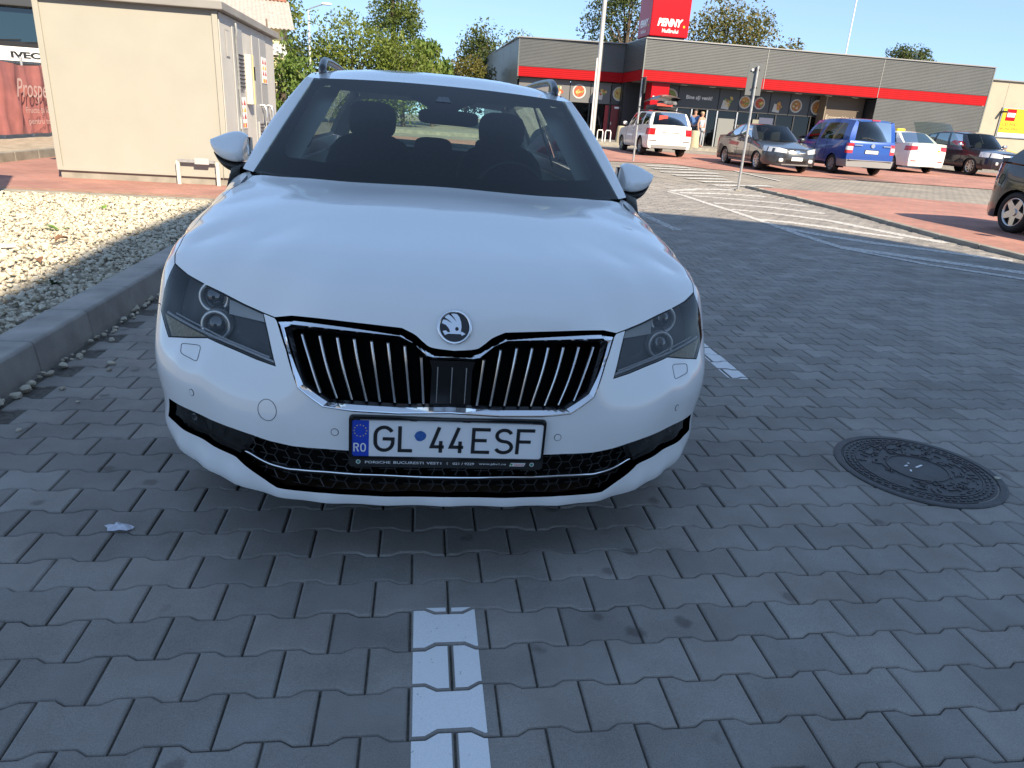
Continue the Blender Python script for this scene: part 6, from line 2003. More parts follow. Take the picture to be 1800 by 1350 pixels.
# ================================================================== other cars
def simple_car(name, label, loc, rz, sp, paint, wheel=(.31, .20, .20, 7, None, .05), group=None):
    """sp: L, W (half width), z0, hood/belt heights, wheel positions and the cabin lines; local front at y=0, facing -y"""
    root = empty(name, loc, rz)
    tag(root, label, "car")
    L, W, z0 = sp['L'], sp['W'], sp.get('z0', .22)
    top_y, top_z = zip(*sp['top'])
    ztop = lambda y: float(np.interp(y, top_y, top_z))
    nose, tail = sp.get('nose', .55), sp.get('tail', .5)
    def S(y, z):
        t = (z - z0) / (ztop(y) - z0)
        x = W * (1 - .045 * (1 - min(1, t / .25)) ** 2 - .075 * max(0, t - .55) ** 1.5 * 2.2)
        if y < nose: x *= 1 - sp.get('nk', .22) * ((nose - y) / nose) ** 2.6
        if y > L - tail: x *= 1 - sp.get('tk', .16) * ((y - L + tail) / tail) ** 2.6
        return float(x)
    zm = max(top_z); zl = .50
    def remap(y, z):
        return z if z < zl else zl + (z - zl) * (ztop(y) - zl) / (zm - zl)
    zs = [z0, z0 + .05, z0 + .12] + list(np.linspace(z0 + .2, zm, 13))
    v, f = arch_grid(lambda y, z: 0.0, 0.0, L, zs, [(y, wheel[0], wheel[0] + .045) for y in sp['wheels']], 46)
    v2 = []
    for _, y, z in v:
        zz = remap(y, z); v2.append((S(y, zz), y, zz))
    for sg in (1, -1):
        MB().add([(sg * x, y, z) for x, y, z in v2], f if sg < 0 else [tuple(reversed(q)) for q in f], True).build("body_side", sp.get('side_mat', paint), root)
    S_ = np.linspace(-1, 1, 17)
    crown = sp.get('crown', .035)
    def deck(ya, yb, nm):
        rows = [[(s * S(y, ztop(y)), y, ztop(y) + crown * (1 - abs(s) ** 2.4)) for s in S_] for y in np.linspace(ya, yb, 14)]
        MB().grid(rows).build(nm, paint, root)
    deck(0.0, sp['wsb'][0][1] + .12, "bonnet")
    if sp['rrb'][0][1] < L - .12: deck(sp['rrb'][0][1] - .1, L, "boot_lid")
    fb, rb = sp.get('fb', .12), sp.get('rb', .08)
    def front(s, z, o=0.0):
        return (s * S(0, z), -fb * (1 - abs(s) ** 2.6) * (.6 + .4 * math.sin(math.pi * min(1, (z - z0) / (ztop(0) - z0)))) - o, z)
    def rear(s, z, o=0.0):
        return (s * S(L, z), L + rb * (1 - abs(s) ** 2.6) * (.5 + .5 * math.sin(math.pi * min(1, (z - z0) / (ztop(L) - z0)))) + o, z)
    zf = np.linspace(z0, ztop(0), 9); zr = np.linspace(z0, ztop(L), 9)
    rows = [[front(s, z) for s in S_] for z in zf]; rows.append([(x, y * .4, z + crown * .9 * (1 - abs(s) ** 2.4)) for s, (x, y, z) in zip(S_, rows[-1])])
    MB().grid(rows).build("front_bumper", paint, root)
    rows = [[rear(s, z) for s in S_] for z in zr]; rows.append([(x, L, z + crown * (1 - abs(s) ** 2.4)) for s, (x, y, z) in zip(S_, rows[-1])])
    MB().grid(rows).build("rear_panel", paint, root)
    cabin(root, sp['wsb'], sp['wst'], sp['roofl'], sp['belt'], sp['rrb'], sp['rrt'], sp['crown_z'], paint, sp.get('g1', glass_side), sp.get('g2', glass_dark), sp.get('g3', glass_dark), sp['windows'], bulge=.03, nn=8)
    # black inside
    MB().box((0, L / 2, .45), (W * 1.5, L * .86, .35)).build("floor_pan", liner_black, root)
    for x in (-.36, .36):
        b = MB(); pillow(b, (x, sp['wsb'][0][1] + 1.15, .95), (.5, .16, .62), -.2); pillow(b, (x, sp['wsb'][0][1] + 1.24, 1.30), (.26, .1, .17)); b.build("seat", seat_cloth, root)
    b = MB(); pillow(b, (0, sp['rrb'][0][1] - .75, .9), (1.2, .18, .5), -.25); b.build("rear_seat", seat_cloth, root)
    MB().box((0, sp['wsb'][0][1] + .45, .90), (1.4, .5, .12)).build("dashboard", dark_plastic, root)
    R_, rim_r, ww, sp_n, rm, spw = wheel
    for y in sp['wheels']:
        for sg in (1, -1):
            add_wheel(root, sg * (W - ww / 2 - .012), y, R_, R_, rim_r, ww, sp_n, rm or alloy, spw)
            b = MB(); rows = [[(sg * x, y + (R_ + .05) * math.cos(a), R_ + (R_ + .05) * math.sin(a)) for a in np.linspace(-.3, math.pi + .3, 14)] for x in (W - .32, W - .02)]
            b.grid(rows); b.add([(sg * (W - .32), y + (R_ + .05) * math.cos(a), R_ + (R_ + .05) * math.sin(a)) for a in np.linspace(-.3, math.pi + .3, 14)], [tuple(range(14))]); b.build("wheel_arch_liner", liner_black, root)
    def wrap(kind, s0, za0, za1, zb0, zb1, ylen, mat, nm, o=.006):
        """lamp wrapping from the end face round to the side"""
        for sg in (1, -1):
            cols = []
            for s in np.linspace(s0, 1.0, 7):
                t = (s - s0) / (1 - s0) * .6
                lo, hi = lerp(za0, zb0, t), lerp(za1, zb1, t)
                cols.append([((front if kind == 'f' else rear)(sg * s, z, o)) for z in np.linspace(lo, hi, 5)])
            for yy in np.linspace(.03, ylen, 4):
                t = .6 + .4 * yy / ylen
                lo, hi = lerp(za0, zb0, t), lerp(za1, zb1, t)
                y = yy if kind == 'f' else L - yy
                cols.append([(sg * (S(y, z) + o), y, z) for z in np.linspace(lo, hi, 5)])
            MB().grid(cols, smooth=True).build(nm, mat, root, fix=True)
    def patch(kind, s0, s1, z0_, z1_, mat, nm, o=.006):
        fn = front if kind == 'f' else rear
        rows = [[fn(s, z, o) for s in np.linspace(s0, s1, 9)] for z in np.linspace(z0_, z1_, 5)]
        return MB().grid(rows, smooth=True).build(nm, mat, root, fix=True)
    def mirrors(y, z, mat):
        for sg in (1, -1):
            b = MB(); pillow(b, (sg * (W + .10), y, z), (.20, .13, .14), 0, 3.0); b.build("door_mirror", mat, root)
    def handles(ys, z, mat):
        for sg in (1, -1):
            for y in ys: MB().box((sg * (S(y, z) + .012), y, z), (.03, .20, .03)).build("door_handle", mat, root, bevel=.006)
    def seams(ys, za, zb):
        for sg in (1, -1):
            for y in ys:
                MB().tube([(sg * (S(y, z) + .001), y, z) for z in np.linspace(za, zb, 7)], .005, 4, cap=False).build("door_gap", liner_black, root)
    def sill(mat, za, zb):
        for sg in (1, -1):
            rows = [[(sg * (S(y, z) + .008), y, z) for y in np.linspace(sp['wheels'][0] + R_ + .1, sp['wheels'][1] - R_ - .1, 10)] for z in np.linspace(za, zb, 3)]
            MB().grid(rows).build("sill", mat, root, fix=True)
    return root, dict(wrap=wrap, patch=patch, mirrors=mirrors, handles=handles, seams=seams, sill=sill, S=S, front=front, rear=rear)

def place(axle, ya, rz):
    c_, s = math.cos(rz), math.sin(rz)
    x, y = axle[0] + s * ya, axle[1] - c_ * ya
    return (x, y, zg(axle[1]) + .004)
FWD_CAM, FWD_AWAY, FWD_RIGHT = GA, GA + math.pi, GA + math.pi / 2
p_grey = pmat("paint_grey", (0.055, 0.060, 0.068), 0.3, metal=.5, coat=1.0)
p_blue = pmat("paint_blue", (0.006, 0.060, 0.32), 0.35, metal=.2, coat=1.0)
p_white2 = pmat("paint_white", (0.76, 0.75, 0.71), 0.35, coat=.8)
p_black = pmat("paint_darkblue", (0.012, 0.013, 0.026), 0.3, metal=.3, coat=1.0)
p_char = pmat("paint_charcoal", (0.030, 0.032, 0.036), 0.3, metal=.4, coat=1.0)
p_silver = pmat("grey_bumper", (0.24, 0.245, 0.25), .5)
alloy_dark = pmat("alloy_dark", (.30, .31, .32), .35, metal=.9)
hub_cap = pmat("hub_cap", (.33, .34, .35), .4, metal=.5)

# grey saloon, nose to the camera
sp = dict(L=4.70, W=.905, top=[(0, .72), (.5, .80), (1.1, .90), (1.5, .96), (3.6, 1.0), (4.2, 1.04), (4.7, 1.02)], wheels=(.95, 3.65), nk=.30, fb=.16, tk=.2,
    wsb=[(0, 1.12, .965), (.70, 1.38, .95)], wst=[(0, 1.98, 1.452), (.56, 2.08, 1.43)], roofl=[(.60, 2.12, 1.43), (.62, 2.6, 1.452), (.60, 3.1, 1.43), (.57, 3.35, 1.40)],
    belt=[(.81, 1.48, .945), (.84, 2.4, .985), (.83, 3.4, 1.01), (.74, 4.1, 1.035)], rrb=[(0, 4.18, 1.07), (.62, 4.05, 1.05)], rrt=[(0, 3.50, 1.44), (.52, 3.40, 1.41)],
    crown_z=[1.452, 1.482, 1.48, 1.44], windows=[(.06, .40, .06, .93), (.45, .80, .06, .92)])
root, k = simple_car("saloon_car", "dark grey saloon facing the viewer, first in the row by the shop doors", place((8.62, 25.4), .95, FWD_CAM), FWD_CAM, sp, p_grey, (.315, .225, .20, 10, alloy, .035))
k['wrap']('f', .58, .60, .71, .63, .80, .55, lamp_clear, "headlight"); k['wrap']('r', .62, .78, .94, .80, .95, .35, red_lamp, "tail_lamp")
k['patch']('f', -.46, .46, .60, .69, black_gloss, "grille"); k['patch']('f', -.44, .44, .655, .675, chrome, "grille_bar", .012); k['patch']('f', -.44, .44, .615, .63, chrome_soft, "grille_bar", .012)
k['patch']('f', -.11, .11, .605, .70, chrome, "emblem", .016); k['patch']('f', -.55, .55, .30, .40, black_plastic, "air_intake"); k['patch']('f', -.30, .30, .38, .49, plate_white, "number_plate", .02); k['patch']('f', -.75, .75, .235, .27, p_silver, "lip", .015)
for sg in (1, -1):
    b = MB(); c0 = k['front'](sg * .80, .38, .01); pillow(b, c0, (.16, .06, .12)); b.build("fog_lamp", lamp_clear, root)
k['mirrors'](1.62, 1.02, p_grey); k['handles']((2.55, 3.45), .88, p_grey); k['seams']((1.55, 2.62), .3, .95); k['sill'](p_silver, .24, .28)

# blue van, tail to the camera
sp = dict(L=4.40, W=.895, z0=.26, top=[(0, .74), (.5, .88), (.95, 1.0), (1.4, 1.05), (4.4, 1.10)], wheels=(.87, 3.55), tail=.18, tk=.05, rb=.05, crown=.02,
    wsb=[(0, .95, 1.02), (.70, 1.18, 1.03)], wst=[(0, 1.72, 1.74), (.60, 1.84, 1.72)], roofl=[(.66, 1.88, 1.72), (.70, 2.6, 1.775), (.71, 3.5, 1.785), (.68, 4.28, 1.74)],
    belt=[(.82, 1.30, 1.04), (.845, 2.2, 1.06), (.85, 3.4, 1.08), (.83, 4.34, 1.10)], rrb=[(0, 4.43, 1.09), (.66, 4.40, 1.10)], rrt=[(0, 4.30, 1.72), (.58, 4.28, 1.70)],
    crown_z=[1.755, 1.81, 1.825, 1.82, 1.77], windows=[(.08, .36, .02, .84), (.42, .86, .06, .82)])
root, k = simple_car("van", "blue panel van with grey bumper showing its tail, beside the grey saloon", place((11.5, 26.3), 3.55, FWD_AWAY), FWD_AWAY, sp, p_blue, (.31, .20, .20, 7, hub_cap, .06))
k['wrap']('r', .80, .70, 1.02, .70, 1.02, .10, red_lamp, "tail_lamp"); k['wrap']('r', .82, .80, .92, .80, .92, .08, lamp_clear, "lamp_insert", .012)
k['patch']('r', -1, 1, .27, .50, p_silver, "rear_bumper", .05)
for sg in (1, -1):
    rows = [[(sg * (k['S'](y, z) + .02), y, z) for y in np.linspace(3.95, 4.44, 5)] for z in (.27, .38, .50)]
    MB().grid(rows).build("rear_bumper", p_silver, root, fix=True)
MB().box((0, 4.48, .49), (1.6, .07, .02)).build("rear_bumper", p_silver, root)
k['patch']('r', -.30, .30, .70, .83, black_plastic, "plate_recess", .008); k['patch']('r', -.27, .27, .71, .81, plate_white, "number_plate", .02)
disc(0, 4.47, .96, .07, chrome_soft, "badge", root)
b = root.children[-1]; b.rotation_euler = (0, 0, math.pi); b.location = (0, 8.94 + .03, 0)
MB().box((0, 4.315, 1.765), (.28, .05, .035)).build("brake_lamp", red_lamp, root)
MB().box((0, 4.40, .60), (.22, .03, .05)).build("boot_handle", black_plastic, root)
MB().tube([(-.02, 4.47, 1.14), (.25, 4.455, 1.20), (.45, 4.45, 1.19)], .012, 6).build("rear_wiper", black_plastic, root)
for sg in (1, -1): MB().box((sg * .52, 4.47, .965), (.28, .012, .03)).build("badge_line", chrome_soft, root)
k['mirrors'](1.45, 1.12, black_plastic); k['handles']((2.2,), .93, p_blue); k['seams']((1.35, 2.3, 3.05), .34, 1.04); k['sill'](black_plastic, .27, .36)

# white taxi saloon, tail to the camera
sp = dict(L=4.36, W=.865, z0=.24, top=[(0, .74), (.5, .85), (1.2, .95), (1.6, 1.0), (3.5, 1.03), (3.9, 1.08), (4.36, 1.07)], wheels=(.83, 3.46), tk=.14, rb=.06,
    wsb=[(0, 1.08, 1.0), (.68, 1.3, .99)], wst=[(0, 1.75, 1.475), (.55, 1.86, 1.455)], roofl=[(.60, 1.9, 1.455), (.62, 2.4, 1.485), (.61, 2.9, 1.475), (.58, 3.15, 1.45)],
    belt=[(.79, 1.42, .98), (.81, 2.2, 1.02), (.80, 3.1, 1.04), (.74, 3.82, 1.07)], rrb=[(0, 3.86, 1.10), (.64, 3.74, 1.09)], rrt=[(0, 3.26, 1.475), (.52, 3.18, 1.45)],
    crown_z=[1.48, 1.515, 1.515, 1.475], windows=[(.06, .42, .06, .92), (.47, .82, .06, .92)], g3=glass_side)
root, k = simple_car("taxi", "white taxi saloon with yellow roof sign, right of the blue van", place((15.35, 30.0), 3.46, FWD_AWAY), FWD_AWAY, sp, p_white2, (.30, .20, .19, 7, hub_cap, .06))
k['wrap']('r', .66, .84, .98, .80, .98, .26, red_lamp, "tail_lamp"); k['patch']('r', -.34, .34, .52, .64, plate_white, "number_plate", .018)
k['patch']('r', -.62, -.48, .80, .86, m_sy, "yellow_sticker", .012); k['patch']('r', -.06, .06, .88, .93, chrome_soft, "badge", .012); k['patch']('r', -.9, -.62, .42, .455, red_lamp, "reflector", .012); k['patch']('r', .62, .9, .42, .455, red_lamp, "reflector", .012)
k['patch']('r', -.42, .42, .50, .66, pmat("plate_recess_white", (.6, .6, .57), .5), "plate_recess", .006)
MB().box((0, 2.35, 1.56), (.34, .12, .10)).build("roof_sign", m_sy, root, bevel=.025)
k['mirrors'](1.55, 1.06, p_white2); k['handles']((2.35, 3.2), .93, p_white2); k['seams']((1.45, 2.42), .32, .99)

# dark blue off-roader, nose to the camera
sp = dict(L=4.55, W=.91, z0=.28, top=[(0, .86), (.5, .94), (1.1, 1.02), (1.5, 1.07), (3.6, 1.12), (4.55, 1.16)], wheels=(.90, 3.52), nk=.26, fb=.14,
    wsb=[(0, 1.05, 1.06), (.72, 1.30, 1.05)], wst=[(0, 1.78, 1.60), (.58, 1.90, 1.575)], roofl=[(.63, 1.94, 1.575), (.66, 2.6, 1.615), (.65, 3.4, 1.60), (.58, 4.15, 1.52)],
    belt=[(.82, 1.42, 1.05), (.855, 2.3, 1.08), (.85, 3.3, 1.12), (.76, 4.3, 1.18)], rrb=[(0, 4.56, 1.14), (.66, 4.42, 1.16)], rrt=[(0, 4.20, 1.56), (.52, 4.15, 1.53)],
    crown_z=[1.60, 1.665, 1.68, 1.66, 1.58], windows=[(.06, .36, .06, .92), (.41, .68, .06, .92), (.73, .92, .12, .85)], g1=glass_side)
root, k = simple_car("off_road_car", "dark blue off-roader facing the viewer at the right end of the row", place((18.75, 30.4), .90, FWD_CAM), FWD_CAM, sp, p_black, (.345, .235, .22, 9, alloy, .04))
k['wrap']('f', .56, .70, .84, .72, .92, .50, lamp_clear, "headlight"); k['patch']('f', -.48, .48, .76, .82, chrome_soft, "grille_bar", .01); k['patch']('f', -.48, .48, .60, .75, black_gloss, "grille", .006); k['patch']('f', -.07, .07, .755, .825, chrome, "emblem", .016)
k['patch']('f', -.34, .34, .46, .57, plate_white, "number_plate", .02); k['patch']('f', -.9, .9, .29, .38, black_plastic, "lip", .01); k['wrap']('r', .7, .9, 1.15, .9, 1.15, .2, red_lamp, "tail_lamp")
for sg in (1, -1):
    b = MB(); c0 = k['front'](sg * .78, .50, .01); pillow(b, c0, (.12, .06, .12)); b.build("fog_lamp", lamp_clear, root)
k['mirrors'](1.58, 1.14, chrome_soft); k['handles']((2.5, 3.4), 1.0, chrome_soft); k['seams']((1.5, 2.55), .35, 1.05)
MB().cyl((0.0, 3.6, 1.66), (0.0, 3.68, 1.95), .006, n=5).build("aerial", black_plastic, root)

# white off-roader with an open roof box, driving in
sp = dict(L=4.53, W=.92, z0=.30, top=[(0, .88), (.5, .96), (1.2, 1.02), (1.6, 1.06), (4.53, 1.12)], wheels=(.88, 3.64), tail=.25, tk=.07, rb=.06,
    wsb=[(0, 1.15, 1.06), (.72, 1.36, 1.05)], wst=[(0, 1.76, 1.60), (.60, 1.88, 1.58)], roofl=[(.66, 1.92, 1.58), (.69, 2.6, 1.625), (.69, 3.5, 1.625), (.66, 4.2, 1.59)],
    belt=[(.83, 1.46, 1.05), (.86, 2.3, 1.08), (.86, 3.4, 1.10), (.82, 4.42, 1.12)], rrb=[(0, 4.54, 1.10), (.72, 4.46, 1.12)], rrt=[(0, 4.26, 1.61), (.60, 4.22, 1.59)],
    crown_z=[1.61, 1.66, 1.67, 1.63], windows=[(.06, .36, .06, .9), (.41, .68, .06, .9), (.73, .94, .08, .85)])
sx, sy, sz = place((5.35, 30.0), 3.64, FWD_AWAY)
root, k = simple_car("off_road_car", "white off-roader with roof box, tail to the viewer near the shop entrance", (sx, sy, sz), FWD_AWAY, sp, p_white2, (.35, .245, .23, 7, alloy_dark, .05))
k['wrap']('r', .72, .78, 1.02, .78, 1.02, .18, red_lamp, "tail_lamp"); k['patch']('r', -.30, .30, .72, .83, plate_white, "number_plate", .018); k['patch']('r', -.40, .40, .87, .89, black_plastic, "boot_strip", .012)
k['patch']('r', -.85, .85, .30, .42, p_silver, "diffuser", .012); k['patch']('r', -.95, -.62, .56, .585, black_plastic, "vent_slot", .01); k['patch']('r', .62, .95, .56, .585, black_plastic, "vent_slot", .01)
MB().box((.3, 4.41, 1.36), (.34, .012, .26)).build("red_shade", m_redw, root)
k['mirrors'](1.62, 1.16, p_white2); k['seams']((1.55, 2.6), .38, 1.05); k['handles']((2.5, 3.5), .97, chrome_soft)
for sg in (1, -1):
    MB().tube([(sg * .60, 2.0, 1.60), (sg * .60, 2.2, 1.69), (sg * .60, 3.9, 1.69), (sg * .60, 4.1, 1.61)], .018, 6).build("roof_rail", black_plastic, root)
c_, s = math.cos(FWD_AWAY), math.sin(FWD_AWAY)
rbx = empty("roof_box", (sx + c_ * .0 - s * 3.0, sy + s * .0 + c_ * 3.0, sz + 1.70), FWD_AWAY)
tag(rbx, "open black roof box carried on top of the white off-roader", "roof box")
b = MB(); pillow(b, (0, 0, .10), (.95, 1.9, .22), 0, 4.0); b.build("tray", black_plastic, rbx)
rows = []
for i in range(9):
    y = -.95 + 1.9 * i / 8
    rows.append([(.47 * math.cos(a), y, .30 + .22 * math.sin(a) * (1 - (abs(y) / 1.0) ** 3 * .6) + (.10 * (y + .95) / 1.9)) for a in np.linspace(0, math.pi, 11)])
MB().grid(rows).build("lid", black_gloss, rbx)
b = MB()
for i in range(7):
    pillow(b, (random.uniform(-.3, .3), .5 + random.uniform(-.3, .4), .26), (.3, .35, .16))
b.build("luggage", pmat("luggage_mix", (.10, .10, .11), .8, var=.8, vscale=3), rbx)
MB().box((.18, .98, .18), (.62, .02, .09)).build("red_strap", m_redw, rbx)

# charcoal hatchback cut by the right edge
sp = dict(L=4.30, W=.90, z0=.20, top=[(0, .74), (.5, .82), (1.2, .93), (1.7, .97), (3.6, 1.02), (4.30, 1.06)], wheels=(.90, 3.54), tail=.55, tk=.24, rb=.14,
    wsb=[(0, 1.15, .98), (.70, 1.4, .97)], wst=[(0, 1.95, 1.43), (.56, 2.05, 1.41)], roofl=[(.60, 2.1, 1.41), (.62, 2.7, 1.43), (.60, 3.3, 1.41), (.55, 3.9, 1.36)],
    belt=[(.81, 1.5, .965), (.835, 2.4, .99), (.82, 3.3, 1.02), (.72, 4.12, 1.07)], rrb=[(0, 4.30, 1.06), (.60, 4.16, 1.07)], rrt=[(0, 3.98, 1.38), (.50, 3.92, 1.36)],
    crown_z=[1.43, 1.455, 1.45, 1.40], windows=[(.06, .40, .06, .92), (.45, .72, .06, .92)])
wx, wy = 7.88, 11.72
cu = (math.cos(GA), math.sin(GA)); cv = (-math.sin(GA), math.cos(GA))
ax_c = (wx + cv[0] * .78, wy + cv[1] * .78)
HZ = GA
ax_c = (wx + .78 * math.cos(HZ), wy + .78 * math.sin(HZ))
px_, py_, pz_ = place(ax_c, 3.54, HZ)
root, k = simple_car("hatchback", "charcoal hatchback with five-spoke alloy wheel, cut off by the right edge", (px_, py_, .055), HZ, sp, p_char, (.318, .222, .20, 5, alloy, .085))
k['wrap']('r', .80, .72, 1.02, .74, 1.04, .16, red_lamp, "tail_lamp"); k['patch']('r', -.3, .3, .62, .73, plate_white, "number_plate", .018); k['wrap']('f', .6, .62, .74, .64, .8, .4, lamp_clear, "headlight"); k['patch']('r', -1, 1, .21, .40, dark_plastic, "diffuser", .012)
k['mirrors'](1.7, 1.03, p_char); k['seams']((1.6, 2.7), .3, .97); k['handles']((2.5, 3.3), .87, p_char)
for sg in (1, -1):
    P = [(sg * (k['S'](3.95 + .07 * math.cos(a), .80 + .075 * math.sin(a)) + .002), 3.95 + .07 * math.cos(a), .80 + .075 * math.sin(a)) for a in np.linspace(0, 2 * math.pi, 17)]
    MB().tube(P, .003, 4, cap=False).build("fuel_flap", liner_black, root)

# pale hatchback half hidden behind the kiosk
sp2 = dict(sp)
root, k = simple_car("hatchback", "pale hatchback half hidden between kiosk and estate car's roof", (-8.3, 20.2, .10), GA + math.radians(25), sp2, pmat("paint_pale", (.62, .64, .65), .35, coat=.8), (.318, .222, .20, 5, alloy, .085))

# ================================================================== signs, poles, bollards, people
def pole(name, label, cat, x, y, h, r, mat=galv, z=None):
    o = empty(name, (x, y, zg(y) if z is None else z)); tag(o, label, cat)
    MB().cyl((0, 0, -.05), (0, 0, h), r, r * .92, 14).build("pole", mat, o)
    return o
o = pole("road_sign", "back of a grey rectangular road sign on the island's tip", "road sign", 5.04, 17.42, 2.70, .03)
MB().box((-.02, -.045 + .09, 2.43), (.335, .02, .68), math.radians(-12)).build("sign_plate", pmat("sign_back", (.16, .17, .17), .5, metal=.3), o, bevel=.004)
for zz in (2.25, 2.62): MB().box((0, .02, zz), (.09, .09, .03)).build("clamp", black_plastic, o)
MB().cyl((-.10, .03, 2.62), (-.10, .025, 2.62), .025, n=12).build("reflector", m_sw, o)
MB().box((0.0, 0.0, .015), (.14, .14, .03)).build("base", m_kerb_pale, o)
o = pole("road_sign", "thin pole with a dark sign seen edge-on, just left of the white off-roader", "road sign", 3.68, 25.67, 2.62, .035)
MB().box((.05, 0, 2.42), (.05, .42, .50), math.radians(10)).build("sign_plate", black_plastic, o, bevel=.01)
for zz in (1.2, 1.75): MB().box((0, 0, zz), (.10, .10, .03)).build("clamp", black_plastic, o)
o = pole("lamp_post", "tall pale lamp post rising out of the picture before the shop", "lamp post", 3.07, 36.0, 9.2, .105, pmat("post_pale", (.48, .48, .46), .5, metal=.3))
MB().tube([(0, 0, 9.1), (-.3, 0, 9.4), (-1.2, 0, 9.6)], .05, 8).build("arm", galv, o); MB().box((-1.4, 0, 9.6), (.6, .25, .10)).build("lamp_head", m_alu, o, bevel=.03)
o = pole("marker_post", "thin white post between the tall lamp post and the estate car's roof", "post", 2.72, 33.0, 3.6, .035, pmat("post_white", (.7, .7, .68), .5))
o = pole("street_lamp", "slim street lamp with curved arm above the green trees at left", "street lamp", -12.1, 42.0, 5.55, .06, pmat("lamp_pale", (.60, .62, .62), .5))
MB().tube([(0, 0, 5.5), (.05, 0, 5.62), (.6, 0, 5.82), (.75, 0, 5.86)], .03, 8).build("arm", galv, o)
b = MB(); pillow(b, (.98, 0, 5.90), (.55, .25, .12)); b.build("lamp_head", m_sw, o)
o = pole("mast", "thin pale mast standing behind the supermarket roof", "mast", 25.4, 64.0, 17.0, .055, pmat("mast_pale", (.75, .77, .8), .5))
m_boll = pmat("bollard_concrete", (.42, .36, .24), .85, var=.1, vscale=8)
for (x, y), lb in (((4.74, 38.6), "beige concrete bollard in front of the red door"), ((8.15, 36.9), "beige concrete bollard with two people standing behind it")):
    o = empty("bollard", (x, y, .5)); tag(o, lb, "bollard", "beige concrete bollards before the shop")
    b = MB(); rows = []
    for z, r in ((-.1, .27), (.0, .26), (.78, .20), (.83, .17), (.84, .0)):
        rows.append([(max(r, .001) * math.cos(2 * math.pi * k2 / 20), max(r, .001) * math.sin(2 * math.pi * k2 / 20), z) for k2 in range(20)])
    b.grid(rows, closed=True); b.build("bollard_body", m_boll, o, fix=True)
for x, y in ((3.55, 37.2), (3.95, 37.25)):
    o = empty("hoop_rail", (x, y, .5)); tag(o, "low white hoop rail beside the tall lamp post", "rail", "hoop rails before the shop")
    MB().tube([(-.13, 0, 0), (-.13, 0, .5), (-.10, 0, .58), (.10, 0, .58), (.13, 0, .5), (.13, 0, 0)], .025, 8).build("hoop", m_sw, o)

